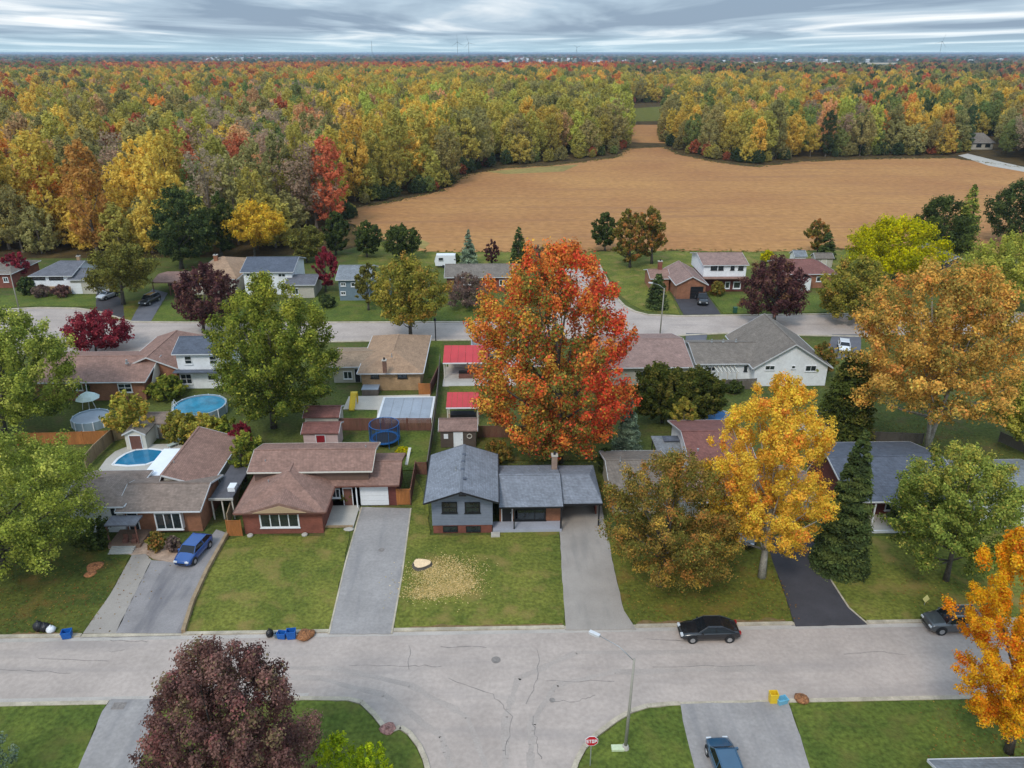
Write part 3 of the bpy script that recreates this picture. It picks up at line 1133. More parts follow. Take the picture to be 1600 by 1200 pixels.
for k in range(2):
    MB().box(-0.5, 0.35, 62.5 - k * .3, 62.8 - k * .3, 0, .26 - k * .12).build('step', M_CONC, h)

# ================================================================== HOUSE B: brown side split
h = empty('side_split_house', (-17, 67, 0), 'brown-roofed brick house with white garage door, left of the blue-grey house', 'house')
# front wing, hipped
block(h, -24.95, -16.25, 62.75, 72.0, 2.8, 4.75, 'y', SH_BROWN, BR_RED, ov=0.55, h0=4.4, z0=0.0, wy0=63.4, name='front_hip_roof', trim=M_REDWOOD)
# decorative gable over the big window
g = MB()
xa, xb, xm = -24.0, -17.1, -20.5
V = [(xa, 62.6, 2.84), (xb, 62.6, 2.84), (xm, 62.6, 3.95), (xm, 65.6, 3.95), (xa + .2, 63.3, 2.9), (xb - .2, 63.3, 2.9)]
g.add(V, [(0, 1, 2), (0, 2, 3, 4), (1, 5, 3, 2)])
g.build('gablet_roof', SH_BROWN, h)
MB().add([(xa + .9, 62.57, 2.9), (xb - .9, 62.57, 2.9), (xm, 62.57, 3.68), (xa + .9, 62.5, 2.9), (xb - .9, 62.5, 2.9), (xm, 62.5, 3.68)],
         [(3, 4, 5), (0, 2, 1), (0, 1, 4, 3), (1, 2, 5, 4), (2, 0, 3, 5)]).build('gablet_face', mat('sandy_stucco', lin(176, 150, 118), .8, .08, 1, .06, 8), h)
winpx(h, 404, 466, 800, 824, 63.4, 4, 1, M_WHITE, 0.13, name='picture_window')
for px in (392, 477):
    x, z = onY(px, 836, 63.2)
    MB().lathe((x, 63.0, 0.05), [(.28, 0), (.30, .12), (.2, .2)], 10).build('downspout_block', M_CONC, h)
# rear upper block
block(h, -24.9, -12.4, 67.75, yback(490, 692, 4.4), 4.4, 5.3, 'x', SH_BROWN, siding('brown', lin(110, 88, 76)), ov=0.5, trim=M_OFFW, z0=0, name='upper_roof')
# garage block
block(h, -17.2, -9.8, 67.5, yback(600, 708, 2.85), 2.85, 3.8, 'x', SH_BROWN, BR_DRED, ov=0.45, ovx=0.4, name='garage_roof', wy0=68.25, trim=M_REDWOOD)
garage_door(h, *[onY(p, 775, 68.25)[0] for p in (563, 607)], 2.35, 68.25)
door(h, -15.6, -14.75, 2.1, 68.25, M_REDWOOD, .1)
window(h, -16.8, -15.95, 1.0, 2.1, 68.25, 2, 1)
MB().box(-17.0, -14.05, 64.2, 68.15, 0.0, 0.12).build('porch_slab', M_CONC, h)
MB().box(-16.95, -14.1, 64.1, 64.25, 0.12, 0.32).build('planter_edge', M_WOOD, h)
post(h, -14.2, 67.8, .1, 2.8, .12, M_WHITE)
MB().box(-9.65, -9.35, 72.0, 75.8, 2.6, 2.7).build('side_canopy', M_OFFW, h)
pipe(h, -22.5, 66.6, 3.7)
pipe(h, -13.5, 71.2, 5.0)
pipe(h, -23.4, 69.2, 4.55)

# ================================================================== HOUSE A: taupe roof, bay window (left)
h = empty('ranch_house', (-33, 67, 0), 'taupe-roofed house with white bay window and small dark porch roof behind the blue car', 'house')
block(h, -36.3, -28.2, 63.2, yback(260, 743, 2.85), 2.85, 3.95, 'x', SH_TAUPE, BR_ORANGE, ov=0.45, wy0=64.0, name='main_roof')
block(h, -41.5, -35.6, 63.6, yback(180, 735, 3.2), 3.2, 4.4, 'x', SH_TAUPE, SD_WHITE, ov=0.45, h1=3.2, name='left_roof')
# side wing behind, single slope facing right
block(h, -33.9, -28.75, 67.4, 78.2, 2.95, 4.4, 'y', SH_BROWN, SD_CREAM, ov=0.3, rt=0.12, name='rear_wing_roof')
MB().box(-36.7, -34.0, 68.0, 76.2, 2.62, 2.70).build('white_canopy', mat('white_sheet', (.78, .80, .84, 1), .5, .03, .6, .03, 4), h)
for x in (-36.6,):
    for y in (68.2, 72, 76):
        post(h, x, y, 0, 2.6, .1, M_WHITE)
bw = onY(240, 800, 63.6)[0], onY(282, 800, 63.6)[0]
MB().box(bw[0], bw[1], 63.55, 64.02, .55, 2.45).build('bay_box', M_WHITE, h)
winpx(h, 240, 282, 801, 827, 63.55, 3, 1, M_WHITE, 0.12, name='bay_window')
winpx(h, 170, 180, 790, 806, 64.05, 1, 1, M_WHITE, 0.07)
MB().bar((-36.6, 62.3, 2.35), (-33.7, 62.3, 2.35), 1.7, .14).build('porch_roof', SH_DGREY, h)
for x in (-36.5, -33.8):
    post(h, x, 61.6, .3, 2.34, .11, M_REDWOOD)
MB().box(-36.6, -33.6, 61.3, 63.95, 0, .35).build('porch_slab', mat('porch_boards', lin(132, 106, 88), .85, .1, 1, .1, 8), h)
for k in range(3):
    MB().box(-36.2, -34.0, 60.95 - k * .32, 61.29 - k * .32, 0, .3 - k * .09).build('step', M_CONC, h)
door(h, -35.6, -34.7, 2.3, 64.0, M_DARK, .36)
for pl in (192, 206):
    x, z = onY(pl, 826, 61.8)
    MB().box(x - .22, x + .22, 61.6, 62.0, .35, .75).box(x - .22, x + .22, 61.95, 62.03, .75, 1.15).build('porch_seat', M_REDWOOD, h)
pipe(h, -33, 70, 4.1)
window(h, 70.0, 71.2, 1.2, 2.2, -29.05, 2, 1, side='R')
# lean-to between the houses
h = empty('side_shelter', (-27.4, 70, 0), 'flat dark roofed side passage between the taupe and the brown house', 'shelter')
MB().box(-28.3, -26.1, 66.0, 73.5, 2.35, 2.5).build('flat_roof', mat('rolled_roofing', lin(84, 82, 86), .9, .15, .8, .1, 5), h)
MB().box(-28.4, -26.0, 65.85, 65.99, 2.3, 2.52).build('fascia', M_CONC, h)
for x in (-28.2, -27.2, -26.2):
    post(h, x, 66.1, 0, 2.34, .12, M_OFFW)
MB().box(-26.9, -26.2, 67.2, 68.2, 2.5, 2.95).build('air_unit', M_WHITE, h)

# ================================================================== HOUSE F: behind the trees on the right
h = empty('bungalow', (17, 70, 0), 'pink-brown roofed bungalow with white gable behind the yellow maple', 'house')
x0, x1, yf = ex(968, 1040, 768, 2.8)
block(h, 11.4, 18.2, 65.5, yback(990, 704, 2.8), 2.8, 4.1, 'x', SH_GREYB, SD_CREAM, ov=.45, name='left_roof')
block(h, 20.3, 27.4, 68.5, yback(1110, 656, 3.3), 3.3, 5.0, 'x', SH_REDB, SD_WHITE, ov=.45, name='main_roof')
block(h, 18.3, 31.5, 63.8, 70.8, 2.7, 3.9, 'x', SH_PINK, SD_WHITE, ov=.4, name='front_roof', wy0=64.6)
window(h, 72.0, 73.0, 3.0, 3.9, 20.75, 1, 1, side='L')
window(h, 20.5, 22.2, .9, 2.1, 64.6, 2, 1)
window(h, 24.5, 26.6, .9, 2.1, 64.6, 3, 1)
window(h, 28.5, 30.2, .9, 2.1, 64.6, 2, 1)
door(h, 23.0, 23.9, 2.15, 64.6, M_WHITE)
pipe(h, 21.5, 71.6, 4.0, .4, .12)
pipe(h, 12.9, 69.5, 4.2)
h = empty('garden_gazebo', (16.2, 80.5, 0), 'grey metal gazebo with raised vent behind the pinkish bungalow', 'gazebo')
gx0, gx1, gy = ex(1028, 1080, 708, 2.3)
roof_mesh(gx0, gx1, gy, gy + 4.2, 2.3, 2.95, 'x', .08, 1.2, 1.2).build('roof', SH_LGREY, h)
roof_mesh((gx0 + gx1) / 2 - .9, (gx0 + gx1) / 2 + .9, gy + 1.5, gy + 2.8, 3.02, 3.25, 'x', .06, .4, .4).build('vent_roof', SH_SLATE, h)
for x in (gx0 + .2, gx1 - .2):
    for y in (gy + .2, gy + 4.0):
        post(h, x, y, 0, 2.3, .1)
# small white shed right
h = empty('white_shed', (0, 0, 0), 'long white shed with dark roof left of the tall dark spruce', 'shed')
x0, x1, yf = ex(1270, 1326, 668, 2.3)
h.location = ((x0 + x1) / 2, yf + 2, 0)
block(h, x0, x1 + .2, yf, yback(1300, 641, 2.3), 2.3, 3.0, 'x', SH_SLATE, M_WHITE, ov=.25)
# ================================================================== HOUSE I
h = empty('brick_bungalow', (44, 68, 0), 'slate-blue roofed red brick house right of the tall dark spruce', 'house')
x0, x1, yf = ex(1352, 1440, 783, 2.8)
block(h, x0 - 1.5, 46.6, yf, yback(1390, 690, 2.8), 2.8, 4.4, 'x', SH_SLATE, BR_DRED, ov=.6, name='main_roof', wy0=yf + 1.6)
block(h, 46.9, 56.5, yf - 1.0, yf + 8, 2.8, 4.0, 'x', SH_LGREY, SD_WHITE, ov=.4, name='garage_roof')
yw = yf + 1.6
winpx(h, 1384, 1404, 786, 797, yw, 2, 1, M_WHITE, .1)
winpx(h, 1407, 1420, 786, 797, yw, 1, 1, M_WHITE, .1)
MB().box(x0 - .8, x0 + 6.5, yf - 1.2, yf + 1.55, 0, .25).build('porch_slab', M_CONC, h)
MB().box(x0 - .8, x0 + 6.5, yf - 1.32, yf - 1.2, 0, .3).build('porch_edge', M_WHITE, h)
door(h, x0 + 4.4, x0 + 5.3, 2.2, yw, M_REDWOOD, .26)
post(h, x0 + 1.2, yf + .2, .25, 2.7, .12, M_WHITE)

# ================================================================== second row, seen from behind
# HOUSE L brown
h = empty('brown_bungalow', (-52, 98, 0), 'wide brown-roofed house with small rear window left of the white two-storey house', 'house')
x0, x1, yf = ex(62, 226, 597, 2.9)
block(h, x0 - 2, x1, yf, yback(140, 549, 2.9), 2.9, 4.4, 'x', SH_BROWN, BR_ORANGE, ov=.5, name='rear_roof')
xb0, xb1 = x1 - 5.2, x1 + 2.8
block(h, xb0, xb1, yf + 4.0, yback(225, 526, 3.1), 3.1, 4.8, 'y', SH_BROWN, BR_ORANGE, ov=.45, h1=2, name='cross_roof')
yw = yf + .5
winpx(h, 183, 205, 599, 613, yw, 2, 2, M_WHITE, .12)
winpx(h, 110, 128, 600, 610, yw, 2, 1, M_WHITE, .1)
MB().add([(x1 + .06, yf + .6, 1.2), (x1 + .06, yf + 6.2, 2.75), (x1 + .06, yf + 3.6, 4.0), (x1 + .12, yf + .6, 1.2), (x1 + .12, yf + 6.2, 2.75), (x1 + .12, yf + 3.6, 4.0)], [(3, 4, 5), (0, 2, 1), (0, 1, 4, 3), (1, 2, 5, 4), (2, 0, 3, 5)]).build('gable_panel', M_OFFW, h)
pipe(h, x1 - 3.6, yf + 3.4, 4.2, .5, .14)
# HOUSE M white two storey
h = empty('white_two_storey_house', (-34, 100, 0), 'white two-storey house with grey roof behind the blue round pool', 'house')
x0, x1, yf = ex(268, 352, 553, 5.3)
block(h, x0, x1, yf, yback(310, 526, 5.3), 5.3, 6.6, 'x', SH_SLATE, SD_WHITE, ov=.4, name='roof')
yw = yf + .4
winpx(h, 287, 299, 556, 569, yw, 1, 2, M_WHITE, .1)
winpx(h, 326, 338, 556, 569, yw, 1, 2, M_WHITE, .1)
winpx(h, 281, 299, 584, 600, yw, 2, 2, M_WHITE, .1)
winpx(h, 324, 338, 586, 594, yw, 1, 1, M_WHITE, .08)
MB().bar((x0, yw - .6, 2.75), (x1, yw - .6, 2.75), 1.1, .12).build('skirt_roof', SH_SLATE, h)
MB().box(x0 - 2.8, x0 - .1, yf + 2, yf + 7.5, 0, 2.4).build('side_wing', SD_WHITE, h)
roof_mesh(x0 - 3.1, x0 + .3, yf + 1.6, yf + 8, 2.55, 3.5, 'x', .12).build('side_wing_roof', SH_SLATE, h)
# HOUSE C tan
h = empty('tan_bungalow', (-15, 101, 0), 'tan-roofed yellow brick house facing the covered grey pool', 'house')
x0, x1, yf = ex(558, 661, 583, 2.8)
block(h, x0, x1, yf, yback(620, 524, 2.8), 2.8, 4.5, 'y', SH_TAN, BR_TAN, ov=.5, h0=4.2, h1=4.2, name='main_roof')
yw = yf + .5
winpx(h, 579, 592, 584, 591, yw, 2, 1, M_BLACK, .08)
winpx(h, 621, 636, 584, 591, yw, 2, 1, M_BLACK, .08)
x2, x3, y2 = ex(520, 562, 573, 2.6)
block(h, x2 - .5, x0 + 2.2, y2, yback(540, 543, 2.6), 2.6, 3.4, 'x', shingle('tan2', lin(156, 132, 108)), SD_CREAM, ov=.4, name='left_roof')
yw2 = y2 + .4
door(h, *[onY(p, 590, yw2)[0] for p in (555, 563)], 2.1, yw2, M_DARK, .1)
winpx(h, 536, 550, 580, 592, yw2, 2, 1, M_WHITE, .1)
chimney(h, *G(601, 573, 4.0), 3.2, 4.9, .5, .5, brick('brown', lin(120, 90, 76)))
pipe(h, *G(612, 556, 4.6), 4.5)
# HOUSE E grey/white behind the red maple
h = empty('pale_bungalow', (2, 110, 0), 'pale-trimmed grey-roofed house mostly hidden behind the big red maple', 'house')
x0, x1, yf = ex(736, 860, 553, 2.8)
block(h, x0, x1, yf + 1.2, yf + 8, 2.8, 4.0, 'x', SH_LGREY, SD_WHITE, ov=.5)
window(h, x0 + 1.2, x0 + 3.4, .8, 2.1, yf + 1.7, 3, 1)
door(h, x0 + 4.2, x0 + 5.1, 2.1, yf + 1.7, M_DARK, .1)
# HOUSE O
h = empty('brown_bungalow', (0, 0, 0), 'plain brown-roofed house right of the red maple and left of the white-gabled house', 'house')
x0, x1, yf = ex(940, 1084, 574, 2.9)
h.location = ((x0 + x1) / 2, yf + 5, 0)
block(h, x0, x1, yf, yback(1030, 521, 2.9), 2.9, 4.6, 'x', SH_PINK, SD_CREAM, ov=.5, rlabel=None)
winpx(h, 1046, 1062, 581, 590, yf + .5, 2, 1, M_BLACK, .1)
winpx(h, 1000, 1016, 581, 590, yf + .5, 2, 1, M_BLACK, .1)
# HOUSE P
h = empty('white_gabled_house', (38, 103, 0), 'white-sided house with broad grey-brown roof and large rear gable', 'house')
xg0, xg1 = G(1176, 575, 2.9)[0], G(1302, 575, 2.9)[0]
yg = G(1240, 575, 2.9)[1]
zpk = onY(1237, 538, yg)[1]
block(h, xg0, xg1, yg, yg + 13.5, 2.9, zpk, 'y', SH_GREYB, SD_WHITE, ov=.45, name='gable_roof', ovx=.5)
x0, x1, yf = ex(1100, 1180, 568, 2.9)
block(h, x0 - 1.2, xg0 + 3, yf, yback(1130, 531, 2.9), 2.9, 4.3, 'x', SH_GREYB, SD_WHITE, ov=.45, name='left_roof')
yw = yg + .45
for q in ((1196, 1211, 571, 578), (1237, 1243, 571, 576), (1259, 1276, 571, 580)):
    winpx(h, *q, yw, 2 if q[1] - q[0] > 8 else 1, 1, M_WHITE, .07)
yw = yf + .45
winpx(h, 1163, 1168, 572, 580, yw, 1, 1, M_BLACK, .06)
winpx(h, 1106, 1118, 573, 580, yw, 2, 1, M_WHITE, .08)
# pergola on the back
for px in (1122, 1136, 1150):
    x = onY(px, 590, yw - 2)[0]
    post(h, x, yw - 2.2, 0, 2.3, .12, M_OFFW)
for k in range(6):
    x = onY(1120 + k * 6.3, 590, yw - 2)[0]
    MB().box(x - .05, x + .05, yw - 2.5, yw - .05, 2.3, 2.45).build('rafter', M_OFFW, h)
for px in (1112, 1130, 1150):
    pipe(h, *G(px, 534, 4.4), 4.4, .4, .1)

# ================================================================== far row
def simple_house(name, label, pl, pr, row, ze, toprow, rise, rm, wm, wins=(), axis='x', h0=0, h1=0, base=0, extra=None, fm=M_WHITE):
    x0, x1, yf = ex(pl, pr, row, ze)
    depth = yback((pl + pr) / 2, toprow, ze) - yf
    h = empty(name, ((x0 + x1) / 2, yf + depth / 2, 0), label, 'house')
    block(h, x0, x1, yf, yf + depth, ze, ze + rise, axis, rm, wm, ov=.45, h0=h0, h1=h1)
    for q in wins:
        n = q[4] if len(q) > 4 else 2
        winpx(h, q[0], q[1], q[2], q[3], yf + .45, n, 1, fm, .12)
    return h, x0, x1, yf


h, x0, x1, yf = simple_house('white_bungalow', 'white raised house with grey hip roof and dark window band left of the umbrella-shaped tree', 44, 112, 431, 3.7, 408, 1.5, SH_DGREY, SD_WHITE,
                             ((50, 70, 432.5, 437, 3), (76, 98, 432.5, 437, 3)), h0=3.5, fm=M_BLACK)
x2, x3, y2 = ex(104, 140, 437, 3.0)
block(h, x2, x3 + 1, y2, y2 + 8, 3.0, 4.2, 'x', SH_DGREY, SD_CREAM, ov=.4, h1=2, name='garage_roof')
MB().box(x0 + .4, x2, yf + .36, yf + .449, 0, 1.5).build('brick_base', BR_TAN, h)
garage_door(h, *[onY(p, 450, y2 + .4)[0] for p in (112, 128)], 2.2, y2 + .4)
chimney(h, *G(124, 408, 4.6), 3.5, 5.6, .6, .6, BR_TAN)
h, x0, x1, yf = simple_house('cream_bungalow', 'grey-roofed house cut by the left edge beyond the back street', -60, 17, 428, 3.0, 407, 1.6, SH_GREYB, BR_RED, ((-20, -4, 433, 441), (4, 12, 433, 441)), h1=3)
# S: tan hip and brown carport
h, x0, x1, yf = simple_house('tan_hip_house', 'tan hip-roofed house with brown open carport on its left, beyond the back street', 292, 370, 436, 3.2, 404, 2.4, SH_TAN, SD_CREAM, ((300, 312, 440, 448),), h0=4.5, h1=4.5)
x2, x3, y2 = ex(236, 296, 441, 2.7)
roof_mesh(x2, x3 + 1.5, y2, y2 + 8, 2.7, 3.3, 'x', .2).build('carport_roof', SH_BROWN, h)
MB().box(x2 + 3.6, x3 + 1.2, y2 + 1.2, y2 + 7.6, 0, 2.5).build('carport_store', BR_DRED, h)
MB().box(x2 + .1, x2 + 3.5, y2 + 7.0, y2 + 7.2, 0, 2.5).build('carport_rear_wall', M_DARK, h)  # near-black colour paints the open carport's shade onto this wall
for x in (x2 + .2, x2 + 3.3):
    post(h, x, y2 + .2, 0, 2.5, .14, M_REDWOOD)
chimney(h, *G(338, 408, 5.0), 4.0, 6.2, .7, .7, BR_ORANGE)
# T
h, x0, x1, yf = simple_house('grey_roofed_house', 'white house with grey gable roof right of the tan hip-roofed house', 375, 458, 425, 4.6, 403, 1.6, SH_SLATE, SD_WHITE, ((384, 395, 427, 432), (402, 412, 427, 432), (434, 446, 427, 433)))
x2, x3, y2 = ex(444, 492, 445, 2.7)
block(h, x2, x3, y2, yback(470, 428, 2.7), 2.7, 3.6, 'x', SH_DGREY, SD_CREAM, ov=.4, name='garage_roof')
winpx(h, 456, 466, 450, 460, y2 + .4, 2, 1, M_WHITE, .1)
# U
h, x0, x1, yf = simple_house('steel_blue_house', 'steel-blue sided house with light grey roof beside the round autumn trees', 524, 580, 437, 4.2, 416, 1.5, SH_LGREY, SD_STEEL, ((532, 540, 455, 461), (532, 540, 441, 447), (548, 560, 441, 448)))
x2, x3, y2 = ex(574, 600, 446, 3)
block(h, x2, x3 + 1, y2, y2 + 6, 3.0, 3.8, 'x', SH_LGREY, SD_STEEL, ov=.4, name='side_roof')
# W
h, x0, x1, yf = simple_house('long_bungalow', 'long low house with grey-brown roof partly hidden by the red maple', 694, 812, 433, 3.0, 415, 1.5, SH_GREYB, BR_RED, ((758, 766, 436, 446, 2), (780, 792, 437, 446, 2), (724, 736, 437, 445, 2)))
# X
x0, x1, yf = ex(1098, 1171, 414, 5.4)
h = empty('two_storey_house', ((x0 + x1) / 2, yf + 5, 0), 'white and brown two-storey house with attached garage behind the black pickup', 'house')
block(h, x0, x1, yf, yback(1130, 394, 5.4), 5.4, 6.6, 'x', SH_PINK, SD_WHITE, ov=.35, name='upper_roof', z0=3.0)
MB().box(x0 + .35, x1 - .35, yf + .35, yf + 8.1, 0, 2.997).build('brick_storey', BR_DRED, h)
yw = yf + .35
for q in ((1111, 1121), (1123, 1131), (1142, 1148), (1154, 1162)):
    winpx(h, q[0], q[1], 415, 422, yw, 1, 1, M_BLACK, .1)
MB().bar((x0 + .2, yw - .7, 2.85), (x1 - .2, yw - .7, 2.85), 1.3, .14).build('skirt_roof', SH_BROWN, h)
for q in ((1133, 1141), (1146, 1158)):
    winpx(h, q[0], q[1], 440, 451, yw, 1, 1, M_WHITE, .16)
x2, x3, y2 = ex(1066, 1102, 445, 2.9)
block(h, x2 - 1.2, x3 + .6, y2, y2 + 12, 2.9, 4.5, 'y', SH_PINK, BR_ORANGE, ov=.35, name='garage_roof')
garage_door(h, *[onY(p, 450, y2 + .35)[0] for p in (1079, 1099)], 2.45, y2 + .35, M_BLACK)  # black panels stand in for the shade inside the open garage
block(h, x2 - 5.0, x2 - .9, y2 + 5.5, y2 + 12.5, 2.6, 3.6, 'x', SH_BROWN, BR_ORANGE, ov=.3, name='side_roof')
chimney(h, x2 - 2.5, y2 + 9, 2.8, 5.1, .8, .6, BR_RED)
# Y
h, x0, x1, yf = simple_house('red_roofed_bungalow', 'bungalow with red-brown roof and white gable right of the dark maroon tree', 1226, 1312, 428, 3.0, 407, 1.7, SH_REDB, BR_ORANGE, ((1276, 1290, 432, 440),), h1=3.5)
MB().box(*[onY(p, 440, yf)[0] for p in (1240, 1262)], yf - 1.6, yf + .4, 0, 2.6).build('white_entry', M_WHITE, h)
roof_mesh(*[onY(p, 430, yf)[0] for p in (1236, 1266)], yf - 2.0, yf + 3, 2.7, 3.7, 'y', .12).build('entry_roof', SH_REDB, h)
winpx(h, 1244, 1250, 437, 448, yf - 1.6, 1, 1, M_BLACK, .06)
# blue house right
x0, x1, yf = ex(1478, 1522, 412, 4.2)
h = empty('navy_house', ((x0 + x1) / 2, yf + 5, 0), 'dark blue house with pale gable window between the green trees at right', 'house')
block(h, x0 - 1, x1, yf, yf + 12, 4.2, 5.6, 'y', SH_DGREY, SD_NAVY, ov=.4)
winpx(h, 1503, 1519, 410, 421, yf + .4, 3, 2, M_OFFW, .14)
winpx(h, 1484, 1494, 416, 422, yf + .4, 2, 1, M_WHITE, .12)
# far farmhouse right, beyond the field
x0, x1, yf = ex(1518, 1556, 223, 3.2)
h = empty('farmhouse', ((x0 + x1) / 2, yf + 6, 0), 'distant grey-roofed farmhouse among trees at the far right end of the field', 'house')
block(h, x0, x1, yf, yf + 13, 3.2, 7.2, 'x', SH_GREYB, SD_CREAM, ov=.5, h0=3, h1=3)
winpx(h, 1526, 1534, 225, 230, yf + .5, 2, 1, M_BLACK, .15)
winpx(h, 1540, 1548, 225, 230, yf + .5, 2, 1, M_BLACK, .15)
# back-row small buildings between trees
# corner of a roof at bottom right
h = empty('near_house', (0, 0, 0), 'grey-roofed building cut by the bottom right corner with white eave', 'house')
x0, y1 = G(1450, 1187, 3.0)
h.location = (x0 + 6, y1 - 6, 0)
block(h, x0, x0 + 15, y1 - 11, y1, 3.0, 4.9, 'x', SH_LGREY, BR_ORANGE, ov=.5)

# ------------------------------------------------------------------ foliage


def mesh_np(name, V, nper, colr, m):
    """V: (N*nper, 3) polygons of nper corners each; colr: (N*nper, 4)"""
    n = len(V) // nper
    me = bpy.data.meshes.new(name)
    me.vertices.add(len(V))
    me.vertices.foreach_set('co', V.astype(np.float32).ravel())
    me.loops.add(len(V))
    me.loops.foreach_set('vertex_index', np.arange(len(V), dtype=np.int32))
    me.polygons.add(n)
    me.polygons.foreach_set('loop_start', np.arange(0, len(V), nper, dtype=np.int32))
    me.polygons.foreach_set('loop_total', np.full(n, nper, dtype=np.int32))
    at = me.attributes.new('leaf_col', 'FLOAT_COLOR', 'POINT')
    at.data.foreach_set('color', colr.astype(np.float32).ravel())
    me.materials.append(m)
    me.update(calc_edges=True)
    return me


def unit(a):
    return a / np.maximum(1e-6, np.linalg.norm(a, axis=1, keepdims=True))


def leaves(c, nrm, size, rng, asp=0.62):
    """rhombic leaf sprays at c facing nrm"""
    n = len(c)
    t = unit(np.cross(nrm, rng.normal(size=(n, 3))))
    bt = np.cross(nrm, t)
    s = (size * rng.uniform(0.6, 1.3, n))[:, None]
    bend = nrm * s * 0.25
    V = np.stack([c + t * s, c + bt * s * asp + bend, c - t * s, c - bt * s * asp - bend * .4], 1).reshape(-1, 3)
    return V


PROFILES = {
    'bigoval': [(0, .48), (.1, .74), (.25, .93), (.45, 1), (.62, .97), (.77, .82), (.9, .55), (1, .25)],
    'round': [(0, .30), (.12, .68), (.3, .95), (.5, 1), (.7, .88), (.88, .58), (1, .12)],
    'oval': [(0, .4), (.15, .8), (.35, 1), (.6, .96), (.8, .76), (.93, .46), (1, .15)],
    'egg': [(0, .6), (.12, .9), (.3, 1), (.5, .98), (.7, .84), (.86, .58), (1, .18)],
    'dome': [(0, .75), (.15, .95), (.35, 1), (.6, .94), (.8, .76), (.93, .5), (1, .2)],
    'column': [(0, .45), (.1, .8), (.3, 1), (.6, .95), (.85, .7), (.95, .45), (1, .1)],
    'spread': [(0, .55), (.2, .95), (.45, 1), (.7, .85), (.88, .55), (1, .15)],
    'vase': [(0, .2), (.2, .5), (.45, .85), (.68, 1), (.85, .8), (.95, .5), (1, .15)],
    'ball': [(0, .45), (.15, .8), (.4, 1), (.65, .93), (.85, .65), (1, .15)],
}


def crown(seed, rad, h, prof, nleaf, lsize, pal, zone=None, nclump=None, lump=0.24, jit=0.22, shell=0.55, gaps=0.0, upk=0.35):
    """crown from z 0 to h around the axis. pal: list of (rgb linear, weight). zone(x,y,z normalised, rng)->index or None"""
    rng = np.random.default_rng(seed)
    P = np.array(PROFILES[prof])
    nclump = int((nclump or 60) * 2.2)
    lump *= .76
    cols = np.array([p[0][:3] for p in pal])
    w = np.array([p[1] for p in pal], float)
    w /= w.sum()
    # clump centres
    ts = rng.uniform(0.0, 1.0, nclump * 4)
    rr = np.interp(ts, P[:, 0], P[:, 1])
    keep = rng.uniform(0, 1, len(ts)) < rr
    ts = ts[keep][:nclump]
    nclump = len(ts)
    rr = np.interp(ts, P[:, 0], P[:, 1])
    ang = rng.uniform(0, 2 * np.pi, nclump)
    frac = np.where(rng.uniform(0, 1, nclump) < 0.74, rng.uniform(0.66, 0.98, nclump), rng.uniform(0.1, 0.66, nclump))
    lob = 1.06 + 0.07 * np.sin(ang * 3 + seed) * .6 + 0.04 * np.sin(ang * 5 + seed * 2.3 + ts * 6) + 0.06 * rng.normal(size=nclump)
    crad = rad * lump * rng.uniform(0.65, 1.25, nclump)
    rad_c = np.maximum(0, rr * rad * lob * frac - crad * 0.45)
    C = np.stack([np.cos(ang) * rad_c, np.sin(ang) * rad_c, ts * (h - crad * 1.2) + crad * .5], 1)
    share = crad ** 2
    share /= share.sum()
    cnt = np.maximum(4, (share * nleaf)).astype(int)
    if gaps:
        cnt = np.maximum(3, cnt * (rng.uniform(0, 1, nclump) > gaps) + 3)
    idx = np.repeat(np.arange(nclump), cnt)
    n = len(idx)
    d = rng.normal(size=(n, 3))
    out = C[idx] - np.array([0, 0, h * 0.42])
    d = unit(unit(d) + unit(out) * 0.45 + np.array([0, 0, upk]))
    r = crad[idx] * (shell + (1 - shell) * rng.uniform(0, 1, n) ** 0.7) * rng.uniform(0.55, 1.22, n)
    off_ = d * r[:, None] * np.array([1, 1, 0.9])
    ax = C - np.array([0, 0, h * 0.08])
    ax = unit(ax * np.array([1, 1, 1.15]) + rng.normal(size=ax.shape) * rad * .12)     # each clump is a spray along its branch
    al = (off_ * ax[idx]).sum(1, keepdims=True) * ax[idx]
    pos = C[idx] + al * 1.55 + (off_ - al) * 0.78
    pos[:, 2] = np.maximum(pos[:, 2], 0.02)
    nrm = unit(d + rng.normal(size=(n, 3)) * 0.42)
    # colour: each clump leans to one palette colour, with leaf-to-leaf changes
    if zone is None:
        ci = rng.choice(len(pal), nclump, p=w)
    else:
        ci = np.array([zone(C[i][0] / rad, C[i][1] / rad, C[i][2] / h, rng) for i in range(nclump)])
    li = np.where(rng.uniform(0, 1, n) < 0.6, ci[idx], rng.choice(len(pal), n, p=w))
    c = cols[li] * (1 + rng.normal(size=(n, 1)) * jit) * (1 + rng.normal(size=nclump)[idx][:, None] * 0.10)
    c = np.clip(c, 0.004, 1)
    c4 = np.concatenate([c, np.ones((n, 1))], 1)
    V = leaves(pos, nrm, np.full(n, lsize), rng)
    return V, np.repeat(c4, 4, 0), C, crad


